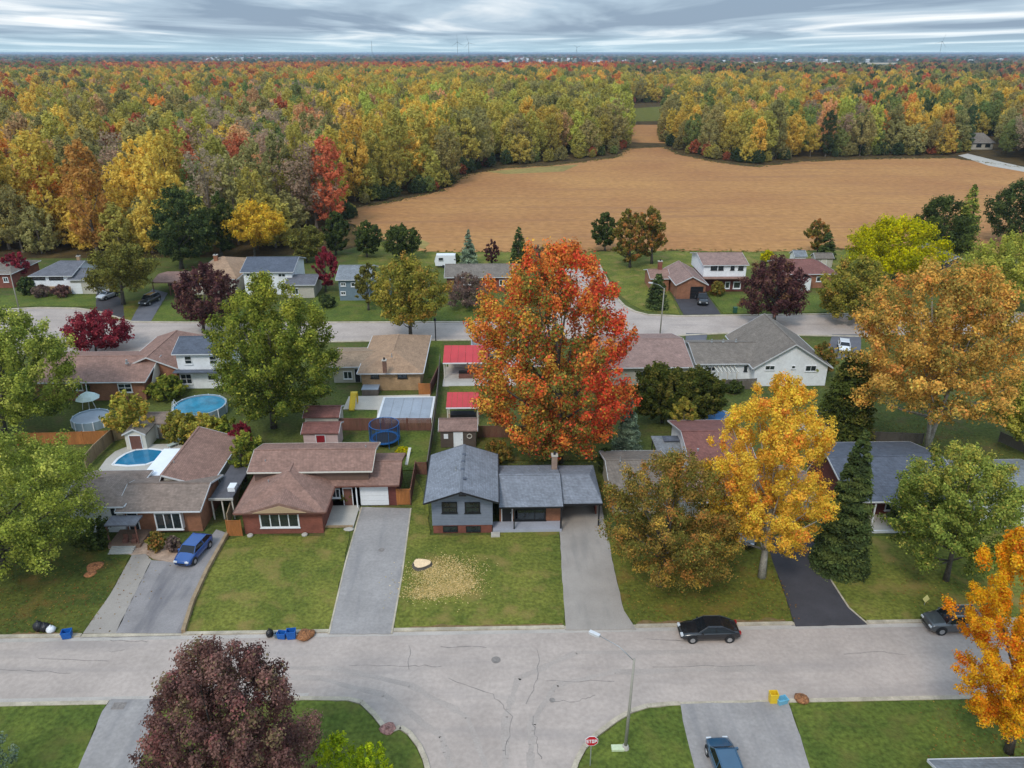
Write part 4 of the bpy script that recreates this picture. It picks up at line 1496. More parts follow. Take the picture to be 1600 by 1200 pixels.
def conifer(seed, rad, h, nleaf, lsize, pal, power=0.85, droop=0.30, base=0.0):
    rng = np.random.default_rng(seed)
    cols = np.array([p[0][:3] for p in pal])
    w = np.array([p[1] for p in pal], float)
    w /= w.sum()
    V, K = [], []
    nb = int(max(70, h * 24))
    ts = np.sort(rng.uniform(0, 1, nb)) ** 1.15
    tot = ((1 - ts) ** power).sum()
    pos, nr, cc = [], [], []
    for t in ts:
        L = rad * ((1 - t) ** power) * rng.uniform(0.84, 1.08) + 0.12
        a = rng.uniform(0, 2 * np.pi)
        z0 = base + t * (h - base)
        k = max(5, int(nleaf * ((1 - t) ** power) / tot))
        s = rng.uniform(0.12, 1, k) ** 0.7
        side = rng.normal(size=k) * 0.17 * L * (0.4 + s)
        x = np.cos(a) * s * L - np.sin(a) * side
        y = np.sin(a) * s * L + np.cos(a) * side
        z = z0 - droop * L * s + 0.10 * L * s * s - np.abs(rng.normal(size=k)) * 0.10 * L + rng.normal(size=k) * .05
        pos.append(np.stack([x, y, np.maximum(z, .05)], 1))
        m = np.stack([np.cos(a) * np.ones(k) * .5, np.sin(a) * np.ones(k) * .5, np.ones(k)], 1)
        nr.append(unit(m + rng.normal(size=(k, 3)) * 0.5))
        ci = rng.choice(len(pal), p=w)
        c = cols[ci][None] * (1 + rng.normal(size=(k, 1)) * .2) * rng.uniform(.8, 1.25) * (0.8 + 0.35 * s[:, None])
        cc.append(np.clip(c, .003, 1))
    pos, nr, cc = np.concatenate(pos), np.concatenate(nr), np.concatenate(cc)
    V = leaves(pos, nr, np.full(len(pos), lsize), rng, 0.4)
    c4 = np.concatenate([cc, np.ones((len(cc), 1))], 1)
    return V, np.repeat(c4, 4, 0)


def trunk_mb(h, r, lean=(0, 0), C=None, zb=0, nl=7, seed=0, forks=1, crad=None):
    rn = random.Random(seed)
    b = MB()
    tops = []
    for f in range(forks):
        a = rn.uniform(0, 6.28)
        sp = 0 if forks == 1 else h * 0.16
        dx, dy = math.cos(a) * sp + lean[0], math.sin(a) * sp * .6 + lean[1]
        if forks == 2:
            dx, dy = ((-1, 1)[f]) * h * .13, rn.uniform(-.3, .3)
        p = [(0, 0, -.15), (dx * .12, dy * .12, h * .15), (dx * .35, dy * .35, h * .4), (dx * .7, dy * .7, h * .7), (dx, dy, h)]
        q = r if forks == 1 else r * .75
        b.tube(p, [q * 1.35, q, q * .8, q * .5, q * .15], 7)
        tops.append(p)
    if C is not None and len(C):
        order = list(range(len(C)))
        rn.shuffle(order)
        for i in order[:nl]:
            c = C[i]
            p = tops[i % len(tops)]
            z0 = min(h * .75, max(zb * .7, c[2] * .5))
            t = z0 / h
            s0 = Vector((p[4][0] * t, p[4][1] * t, z0))
            e = Vector((c[0], c[1], max(c[2], z0 + .3)))
            mid = s0.lerp(e, .5) + Vector((0, 0, -.06 * (e - s0).length))
            b.tube([s0, mid, e], [r * .42, r * .25, r * .07], 5)
    return b


PAL = {
    'red_maple': [(lin(196, 66, 30), 3), (lin(206, 112, 34), 3), (lin(190, 142, 40), 2), (lin(112, 104, 42), 3), (lin(182, 56, 40), 2), (lin(98, 62, 38), 1)],
    'gold': [(lin(228, 160, 44), 4), (lin(218, 146, 40), 3), (lin(186, 156, 44), 2), (lin(206, 122, 44), 1)],
    'rustolive': [(lin(132, 104, 48), 3), (lin(108, 102, 46), 4), (lin(156, 102, 48), 1.6), (lin(160, 126, 46), 1), (lin(84, 76, 36), 2)],
    'green': [(lin(80, 102, 38), 3), (lin(102, 118, 42), 3), (lin(128, 138, 46), 1.8), (lin(60, 78, 32), 2), (lin(136, 120, 48), .5)],
    'green2': [(lin(84, 108, 48), 3), (lin(106, 126, 58), 3), (lin(128, 134, 60), 1.5), (lin(62, 82, 38), 2), (lin(150, 132, 60), .6)],
    'willow': [(lin(112, 130, 52), 3), (lin(92, 112, 48), 3), (lin(130, 144, 72), 2), (lin(66, 86, 40), 2)],
    'goldbrown': [(lin(200, 148, 60), 3), (lin(176, 134, 58), 3), (lin(148, 124, 56), 2.5), (lin(190, 122, 56), 1.2), (lin(118, 108, 52), 1.5)],
    'maroon': [(lin(98, 60, 50), 3), (lin(116, 76, 62), 3), (lin(74, 46, 42), 3), (lin(126, 66, 58), 1), (lin(106, 84, 60), 1.5)],
    'dkmaroon': [(lin(84, 46, 46), 3), (lin(68, 38, 40), 3), (lin(104, 66, 54), 2), (lin(110, 74, 48), .6)],
    'crimson': [(lin(140, 30, 48), 3), (lin(112, 26, 40), 3), (lin(164, 52, 60), 1)],
    'orange': [(lin(232, 142, 34), 4), (lin(238, 116, 30), 3), (lin(206, 140, 44), 2), (lin(176, 96, 34), 1)],
    'yellow': [(lin(206, 164, 44), 3), (lin(186, 150, 42), 2), (lin(160, 130, 40), 1)],
    'olive': [(lin(82, 84, 38), 3), (lin(104, 100, 44), 3), (lin(120, 112, 48), 1.5), (lin(60, 64, 32), 2)],
    'dark': [(lin(46, 62, 38), 3), (lin(60, 76, 42), 3), (lin(38, 50, 34), 2)],
    'deep': [(lin(58, 74, 34), 3), (lin(74, 84, 38), 2.5), (lin(90, 92, 44), 1), (lin(46, 60, 30), 2)],
    'yelgold': [(lin(150, 140, 46), 3), (lin(176, 140, 46), 2), (lin(110, 118, 44), 2)],
    'evergreen': [(lin(48, 66, 44), 3), (lin(64, 80, 50), 2), (lin(38, 52, 38), 2)],
    'blue': [(lin(76, 104, 104), 3), (lin(94, 122, 118), 2), (lin(56, 80, 80), 2)],
    'lime': [(lin(158, 164, 40), 3), (lin(136, 144, 40), 3), (lin(110, 122, 40), 2), (lin(178, 156, 48), .8)],
    'ltgreen': [(lin(132, 146, 58), 3), (lin(112, 130, 54), 3), (lin(146, 154, 70), 2)],
    'yelgreen': [(lin(118, 122, 46), 3), (lin(150, 130, 46), 2), (lin(92, 104, 44), 3), (lin(160, 120, 48), .8)],
    'limebush': [(lin(120, 146, 36), 3), (lin(140, 160, 42), 2), (lin(96, 124, 36), 2)],
    'brown': [(lin(118, 94, 82), 3), (lin(96, 78, 70), 3), (lin(124, 110, 92), 1)],
    'mix': [(lin(96, 100, 46), 3), (lin(136, 104, 46), 2), (lin(160, 96, 44), 1), (lin(74, 84, 42), 2)],
}


def soften(c, d, g, shift=True):
    l = .3 * c[0] + .55 * c[1] + .15 * c[2]
    r_, g_, b_ = (min(.85, (l + (x - l) * d) * g * 1.18) for x in c[:3])
    if not shift:
        return (r_, g_, b_, 1)
    if r_ > g_ > b_ * 1.3:      # keep golds and oranges from going pink
        g_ *= 1.04
        b_ *= .80
    elif g_ > r_:               # late-October greens lean to yellow
        r_ *= 1.22
        b_ *= .66
    return (r_, g_, b_, 1)


GAIN = {'green': (.85, 1.55), 'green2': (.85, 1.6), 'willow': (.85, 1.75), 'dark': (.9, 1.9), 'evergreen': (.9, 2.0), 'blue': (.7, 2.0), 'olive': (.85, 1.6),
        'maroon': (.66, 1.8), 'dkmaroon': (.75, 1.5), 'crimson': (.8, 1.25), 'red_maple': (.86, 1.35), 'gold': (.92, 1.3), 'rustolive': (.88, 1.3),
        'goldbrown': (.86, 1.35), 'orange': (1.0, 1.5), 'yellow': (.92, 1.3), 'lime': (1.05, 1.35), 'limebush': (1.0, 1.3)}
for _k in PAL:
    _d, _g = GAIN.get(_k, (.85, 1.4))
    PAL[_k] = [(soften(c, _d, _g), w_) for c, w_ in PAL[_k]]



def tree(name, label, cat, pl, pr, ptop, base, pal, prof='round', n=9000, ls=0.2, zb=1.5, seed=1, kind='leaf', bark=M_BARK,
         zone=None, nclump=60, forks=1, bx=None, lump=.24, gaps=0, tr=None, group=None, power=.85, wide=1.0, shell=.55, nl=8, jit=.22):
    """pl..pr: crown sides in the photograph, ptop: top row, base: (px,row) of the trunk foot"""
    x, y = G(*base)
    zt = zrow(x, y, ptop)
    zc = (zt + zb) / 2
    k = mpp(x, y, zc)
    rad = (pr - pl) / 2 * k * wide * 0.92
    cx, cy = (pl + pr) / 2, 0
    off = ((pl + pr) / 2 - project(x, y, zc)[0]) * k
    t = empty(name, (x, y, 0), label, cat, group)
    if kind == 'leaf':
        V, K, C, cr_ = crown(seed, rad, zt - zb, prof, int(n * (1.9 if n > 20000 else 1.5)), ls * (.70 if n > 20000 else .78), PAL[pal], zone, nclump, lump, gaps=gaps, shell=shell, jit=jit)
        V = V + np.array([off, 0, zb])
        Cw = C + np.array([off, 0, zb])
    else:
        V, K = conifer(seed, rad * 1.12, zt, int(n * 1.5), ls, PAL[pal], power)
        V = V + np.array([off, 0, 0])
        Cw = None
    me = mesh_np('crown', V, 4, K, M_LEAF)
    o = bpy.data.objects.new('crown', me)
    COL.objects.link(o)
    o.parent = t
    rt = tr or max(.1, zt * .022)
    hh = zb + (zt - zb) * (.62 if kind == 'leaf' else .9)
    tb = trunk_mb(hh, rt, (off * .8, 0), Cw, zb, nl, seed, forks)
    loc = Vector((x, y, 0))
    tb.v = [(v[0] + loc.x, v[1] + loc.y, v[2]) for v in tb.v]
    tb.build('trunk', bark, t, True)
    return t


# ---- zones of colour inside one crown
def z_redmaple(x, y, z, rng):
    x += rng.normal() * .12
    r = rng.uniform()
    if x < -.45:
        return 2 if r < .45 else (1 if r < .85 else 3)
    if x > .38:
        return 0 if r < .58 else (4 if r < .82 else 1)
    if z > .84:
        return 1 if r < .75 else 0
    if x > .05 and z > .6:
        return 1 if r < .45 else (0 if r < .65 else 3)
    return 3 if r < .60 else (1 if r < .78 else (2 if r < .88 else (5 if r < .94 else 0)))


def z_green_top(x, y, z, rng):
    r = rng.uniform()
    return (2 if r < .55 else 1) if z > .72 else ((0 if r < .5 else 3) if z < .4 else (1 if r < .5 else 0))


T = tree
T('maple_tree', 'huge maple turning red, orange and yellow behind the blue-grey house', 'tree', 732, 1002, 380, (872, 722), 'red_maple', 'bigoval', 40000, .23, 2.2, 11, zone=z_redmaple, nclump=190, lump=.19, tr=.45, nl=22)
T('maple_tree', 'bright yellow-orange maple standing at the left edge of the black driveway', 'tree', 1104, 1315, 584, (1190, 902), 'gold', 'egg', 36000, .145, 4.2, 12, nclump=170, lump=.19, tr=.3, nl=20, bark=M_PALEBARK)
T('maple_tree', 'rounded rust and olive tree on the lawn right of the carport driveway', 'tree', 940, 1168, 712, (1030, 915), 'rustolive', 'spread', 30000, .135, 1.9, 13, nclump=150, lump=.2, tr=.28, nl=18)
T('spruce_tree', 'tall dark green spruce at the right side of the black driveway', 'tree', 1290, 1376, 672, (1332, 884), 'evergreen', kind='con', n=32000, ls=.15, seed=14, tr=.2, power=.66)
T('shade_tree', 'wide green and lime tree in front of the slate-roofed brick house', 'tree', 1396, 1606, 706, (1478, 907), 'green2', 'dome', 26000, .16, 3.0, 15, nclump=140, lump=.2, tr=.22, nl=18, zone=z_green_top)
T('silver_maple', 'very large golden-brown tree with two pale trunks at right', 'tree', 1334, 1604, 412, (1448, 703), 'goldbrown', 'dome', 34000, .23, 6.0, 16, nclump=190, lump=.18, tr=.34, forks=2, bark=M_PALEBARK, nl=22)
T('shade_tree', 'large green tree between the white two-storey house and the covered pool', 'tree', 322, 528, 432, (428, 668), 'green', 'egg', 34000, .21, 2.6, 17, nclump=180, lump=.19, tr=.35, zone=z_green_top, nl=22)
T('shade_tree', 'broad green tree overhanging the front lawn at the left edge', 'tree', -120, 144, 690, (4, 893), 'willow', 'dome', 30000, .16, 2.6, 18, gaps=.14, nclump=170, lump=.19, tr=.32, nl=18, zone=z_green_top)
T('willow_tree', 'feathery light green tree at the left edge behind the broad green one', 'tree', -90, 118, 488, (6, 676), 'willow', 'oval', 24000, .22, 1.5, 19, gaps=.12, nclump=150, lump=.2, tr=.3, nl=18)
T('plum_tree', 'big dark maroon-leaved tree at the bottom of the picture', 'tree', 214, 494, 1022, (356, 1330), 'maroon', 'dome', 56000, .12, 1.6, 20, nclump=260, lump=.20, tr=.25, nl=20, bark=M_BARK)
T('maple_tree', 'bright orange maple at the bottom right corner over the lawn', 'tree', 1506, 1716, 806, (1576, 1176), 'orange', 'bigoval', 46000, .115, 3.2, 21, nclump=170, lump=.19, tr=.25, nl=20)
T('japanese_maple', 'crimson rounded tree beside the back street at left', 'tree', 99, 200, 486, (150, 549), 'crimson', 'spread', 7000, .24, .8, 22, nclump=70)
T('plum_tree', 'dark purple tree between the tan hip-roofed house and the green tree', 'tree', 274, 374, 414, (318, 520), 'dkmaroon', 'oval', 9000, .27, 1.6, 23, nclump=80)
T('shade_tree', 'umbrella-shaped olive tree in front of the white raised house', 'tree', 130, 247, 384, (193, 476), 'olive', 'dome', 10000, .26, 3.2, 24, nclump=80, tr=.35)
T('plum_tree', 'dark maroon round tree on the lawn right of the two-storey house', 'tree', 1160, 1264, 404, (1209, 505), 'dkmaroon', 'dome', 10000, .26, 2.0, 25, nclump=80, tr=.3)
T('maple_tree', 'green and yellow tree beside the back street in front of the steel-blue house', 'tree', 574, 702, 402, (642, 530), 'yelgreen', 'oval', 13000, .26, 2.8, 26, nclump=100, gaps=.12)
T('shade_tree', 'thin olive tree touching the steel-blue house', 'tree', 550, 600, 412, (576, 485), 'olive', 'oval', 3500, .27, 1.5, 27, nclump=40, gaps=.15)
T('japanese_maple', 'small burgundy tree between the grey-roofed and steel-blue houses', 'tree', 488, 530, 387, (509, 455), 'crimson', 'round', 3500, .26, 1.0, 28, nclump=40)
T('maple_tree', 'bright yellow tree behind the tan hip-roofed house', 'tree', 351, 444, 316, (398, 402), 'yellow', 'round', 9000, .32, 3, 29, nclump=80)
T('pine_tree', 'massive dark pine behind the umbrella-shaped tree', 'tree', 232, 332, 292, (284, 420), 'evergreen', 'column', 12000, .32, 2.0, 30, nclump=100)
T('pine_tree', 'dark pine just left of the bright yellow tree', 'tree', 322, 372, 300, (346, 404), 'dark', 'column', 6000, .32, 2.0, 31, nclump=60)
for i, (a, c_, tp, bs, pn, lab) in enumerate((
        (549, 598, 347, 402, 'dark', 'left one of two dark ball-shaped trees at the field corner'),
        (598, 661, 351, 406, 'dark', 'right and wider of two dark ball-shaped trees at the field corner'),
        (502, 548, 331, 398, 'dark', 'dark tree left of the two ball-shaped trees'),
        (450, 508, 351, 410, 'olive', 'dull green rounded tree behind the small burgundy tree'),
        (700, 720, 398, 416, 'dark', 'low dark shrub beside the white trailer'),
)):
    T('round_tree', lab, 'tree', a, c_, tp, ((a + c_) / 2, bs), pn, 'ball', 6000, .3, 1.0, 40 + i, nclump=70)
T('blue_spruce', 'narrow blue spruce behind the long low house, left of the field edge', 'tree', 716, 748, 359, (732, 417), 'blue', kind='con', n=3600, ls=.28, seed=50)
T('columnar_tree', 'small dark purple tree between two conifers at the field edge', 'tree', 756, 780, 375, (768, 414), 'dkmaroon', 'column', 2200, .28, .6, 51, nclump=30)
T('spruce_tree', 'dark green spruce at the field edge left of the red maple top', 'tree', 795, 826, 354, (810, 418), 'evergreen', kind='con', n=4200, ls=.28, seed=52, power=.6)
T('bare_tree', 'thin brownish half-bare tree next to the red maple top', 'tree', 827, 852, 383, (839, 416), 'brown', 'oval', 1200, .26, 1.0, 53, nclump=26)
T('round_tree', 'small dark rounded tree by the field right of the red maple', 'tree', 923, 968, 332, (945, 392), 'dark', 'ball', 5000, .3, 1.2, 54, nclump=60)
T('maple_tree', 'patchy green and rust tree at the field edge by the side street', 'tree', 956, 1010, 326, (984, 418), 'mix', 'oval', 6000, .3, 1.2, 55, nclump=60)
T('maple_tree', 'rust-tipped green tree just left of the two-storey house', 'tree', 990, 1044, 320, (1018, 412), 'mix', 'round', 6000, .3, 1.6, 56, nclump=60)
T('spruce_tree', 'small dense conifer on the corner lawn beside the street lamp', 'tree', 1010, 1046, 426, (1027, 481), 'evergreen', kind='con', n=4500, ls=.25, seed=57, power=.55)
T('shade_tree', 'broad lime-yellow tree behind the red-roofed bungalow', 'tree', 1328, 1477, 342, (1402, 440), 'lime', 'dome', 16000, .3, 2.2, 58, nclump=130)
T('shade_tree', 'olive green spreading tree between the red-roofed bungalow and the golden tree', 'tree', 1284, 1392, 404, (1345, 503), 'yelgreen', 'dome', 12000, .27, 1.5, 59, nclump=90)
T('pine_tree', 'dark rounded evergreen at the near field edge on the right', 'tree', 1424, 1520, 310, (1470, 396), 'dark', 'dome', 9000, .32, 1.5, 60, nclump=80)
T('spruce_tree', 'pale-tipped tall conifer behind the navy house', 'tree', 1488, 1538, 288, (1514, 392), 'green2', kind='con', n=5000, ls=.32, seed=61, power=.6)
T('pine_tree', 'dark green evergreen cut by the right edge at the field', 'tree', 1548, 1650, 276, (1602, 382), 'evergreen', 'egg', 11000, .34, 1.5, 62, nclump=90)
T('shade_tree', 'fresh light green tree at the right edge in front of the navy house', 'tree', 1512, 1640, 370, (1572, 480), 'ltgreen', 'dome', 13000, .28, 2.0, 63, nclump=100)
T('shade_tree', 'small green tree at the field edge left of the lime-yellow tree', 'tree', 1257, 1298, 344, (1277, 396), 'mix', 'oval', 3600, .28, 1.0, 64, nclump=45)
T('spruce_tree', 'small dark conifer beside the little green tree at the field edge', 'tree', 1280, 1309, 362, (1295, 404), 'evergreen', kind='con', n=2600, ls=.26, seed=65, power=.5)
T('round_tree', 'dark green dense tree right behind the red maple', 'tree', 982, 1084, 570, (1034, 660), 'deep', 'ball', 13000, .22, 1.0, 66, nclump=100)
T('round_tree', 'dark green dense tree left of the yellow-orange maple top', 'tree', 1046, 1136, 576, (1088, 658), 'deep', 'ball', 12000, .22, 1.0, 67, nclump=100)
T('blue_spruce', 'silvery blue spruce at the foot of the red maple', 'tree', 958, 1008, 620, (984, 708), 'blue', kind='con', n=6000, ls=.19, seed=68)
T('spruce_tree', 'tall dark conifer squeezed against the golden tree', 'tree', 1280, 1376, 548, (1326, 690), 'deep', kind='con', n=12000, ls=.24, seed=69, power=.5)
T('shade_tree', 'slim yellow-green tree behind the grey gazebo', 'tree', 1046, 1090, 622, (1066, 690), 'yelgreen', 'oval', 4000, .19, .8, 70, nclump=45)
T('shade_tree', 'light green tree at the right edge above the round green one', 'tree', 1556, 1690, 584, (1615, 706), 'ltgreen', 'oval', 14000, .21, 1.8, 71, nclump=100)
T('japanese_maple', 'burgundy tree at the far left beside the cream house', 'tree', 4, 44, 394, (24, 440), 'crimson', 'round', 3000, .28, 1.0, 72, nclump=40)
T('bare_tree', 'grey-brown half-bare bush tree in front of the long low house', 'tree', 694, 764, 428, (729, 482), 'brown', 'dome', 5200, .2, .5, 73, nclump=70)
T('shade_tree', 'small green tree between the taupe house and the brown one', 'tree', 356, 414, 676, (384, 752), 'green', 'oval', 6000, .16, .8, 74, nclump=60)
T('japanese_maple', 'narrow bright red shrub behind the taupe house rear wing', 'tree', 352, 398, 660, (376, 714), 'crimson', 'column', 3500, .17, .3, 75, nclump=40)
T('shade_tree', 'orange and olive tree between the white-gabled house and the golden tree', 'tree', 1262, 1310, 535, (1284, 590), 'mix', 'oval', 4000, .22, .5, 76, nclump=50)
T('magnolia_tree', 'short yellow-green tree at the left foot of the navy house', 'tree', 1186, 1212, 392, (1199, 410), 'lime', 'ball', 2000, .26, .3, 77, nclump=30)
# ---- bushes
for i, (a, c_, tp, bs, pn, lab) in enumerate((
        (172, 242, 612, 688, 'yelgold', 'yellow-green bush beside the silver covered pool'),
        (258, 312, 644, 690, 'yelgreen', 'hedge bush at the left below the blue round pool'),
        (296, 350, 648, 694, 'yelgold', 'yellowish hedge bush in the middle below the blue round pool'),
        (334, 378, 650, 692, 'green', 'green hedge bush at the right end below the blue round pool'),
        (120, 176, 812, 856, 'dark', 'dark shrub beside the porch steps of the taupe house'),
        (492, 574, 1152, 1236, 'limebush', 'left of two lime-green bushes at the bottom edge'),
        (552, 620, 1164, 1240, 'limebush', 'right of two lime-green bushes at the bottom edge'),
        (-60, 40, 1136, 1236, 'blue', 'blue-green shrub cut by the bottom left corner'),
        (32, 58, 434, 460, 'evergreen', 'clipped green ball at the left corner of the white raised house'),
        (54, 76, 446, 464, 'brown', 'left reddish-brown shrub before the white raised house'),
        (86, 108, 446, 464, 'maroon', 'right reddish-brown shrub before the white raised house'),
        (238, 290, 590, 622, 'green', 'green shrub under the orange wall of the brown house'),
        (1250, 1284, 560, 596, 'green', 'green shrub at the right corner of the white-gabled house'),
        (1386, 1432, 796, 826, 'evergreen', 'dark shrub before the red brick house porch'),
        (930, 960, 700, 738, 'dark', 'dark shrub between the carport and the pinkish bungalow'),
        (755, 800, 690, 722, 'rustolive', 'brown shrub under the left side of the red maple'),
        (1110, 1130, 440, 462, 'mix', 'rust shrub at the garage corner of the two-storey house'),
        (655, 672, 470, 486, 'evergreen', 'small round shrub on the lawn of the steel-blue house'),
        (1150, 1178, 806, 838, 'dark', 'dark shrub hidden between the rust tree and the yellow-orange maple'),
        (500, 524, 462, 480, 'evergreen', 'small round shrub before the small grey garage'),
        (232, 262, 832, 860, 'mix', 'rusty planting under the white bay window'),
        (262, 284, 838, 862, 'brown', 'brown planting beside the blue car'),
        (990, 1020, 800, 834, 'dark', 'dark shrub at the foot of the pinkish bungalow'),
        (1420, 1460, 800, 834, 'green', 'green shrub at the right end of the red brick house porch'),
        (1130, 1160, 596, 612, 'dark', 'low dark hedge below the pergola'),
        (130, 160, 590, 622, 'evergreen', 'dark shrub behind the white parasol'),
        (620, 640, 700, 712, 'lime', 'tiny light shrub at the rear corner of the brown garage'),
        (512, 532, 766, 786, 'evergreen', 'potted shrub on the porch of the brown house'),
        (532, 556, 764, 786, 'olive', 'leafy shrub next to the garage of the brown house'),
)):
    x, y = G((a + c_) / 2, bs)
    zt = max(.5, zrow(x, y, tp))
    rad = (c_ - a) / 2 * mpp(x, y, zt / 2)
    V, K, C, cr_ = crown(200 + i, rad, zt, 'ball', int(min(9000, 900 + 620 * rad * rad)), max(.10, .0022 * y), PAL[pn], None, 34, .3)
    me = mesh_np('bush', V, 4, K, M_LEAF)
    o = bpy.data.objects.new('bush', me)
    COL.objects.link(o)
    o.location = (x, y, 0)
    tag(o, lab, 'bush')

# ------------------------------------------------------------------ cars
PAINT = {
    'black': mat('car_black', (0.012, 0.012, 0.014, 1), .25, .05, 1, 0, 5, coat=.6, spec=.5),
    'blue': mat('car_blue', (0.008, 0.065, 0.26, 1), .25, .05, 1, 0, 5, coat=1, spec=.6),
    'steelblue': mat('car_steel_blue', (0.02, 0.075, 0.14, 1), .25, .05, 1, 0, 5, coat=1, spec=.6),
    'grey': mat('car_grey', (0.06, 0.065, 0.07, 1), .3, .05, 1, 0, 5, coat=1, spec=.6),
    'silver': mat('car_silver', (0.45, 0.46, 0.48, 1), .3, .05, 1, 0, 5, coat=1, metallic=.3),
    'white': mat('car_white', (0.72, 0.73, 0.75, 1), .3, .03, 1, 0, 5, coat=1),
}
M_PLATE = mat('number_plate', (0.6, 0.62, 0.66, 1), .4, .03, 1, 0, 5)
CAR = {  # x from nose (-) to tail (+): length, width, body stations (t, top, halfwidth), cabin (front base, front top, rear top, rear base), roof height
    'sedan': (4.75, 1.84, [(0, .58, .74), (.03, .70, .86), (.12, .84, .95), (.28, .95, .99), (.33, .97, 1), (.78, 1.0, 1), (.88, 1.0, .97), (.97, .92, .90), (1, .72, .82)],
              (.27, .43, .70, .90), 1.46),
    'suv': (4.65, 1.90, [(0, .62, .78), (.03, .85, .90), (.12, .98, .96), (.25, 1.06, .99), (.3, 1.08, 1), (.9, 1.12, 1), (.965, 1.12, .97), (1, .75, .88)],
            (.25, .38, .86, .965), 1.70),
    'hatch': (4.2, 1.78, [(0, .60, .76), (.03, .78, .88), (.12, .90, .95), (.24, 1.0, .99), (.3, 1.02, 1), (.9, 1.05, 1), (.97, 1.04, .96), (1, .72, .86)],
              (.23, .38, .82, .965), 1.50),
    'pickup': (5.6, 1.98, [(0, .70, .82), (.02, .95, .92), (.1, 1.08, .97), (.26, 1.14, 1), (.3, 1.15, 1), (.97, 1.15, 1), (1, 1.1, .97)],
               (.27, .36, .60, .64), 1.88),
}


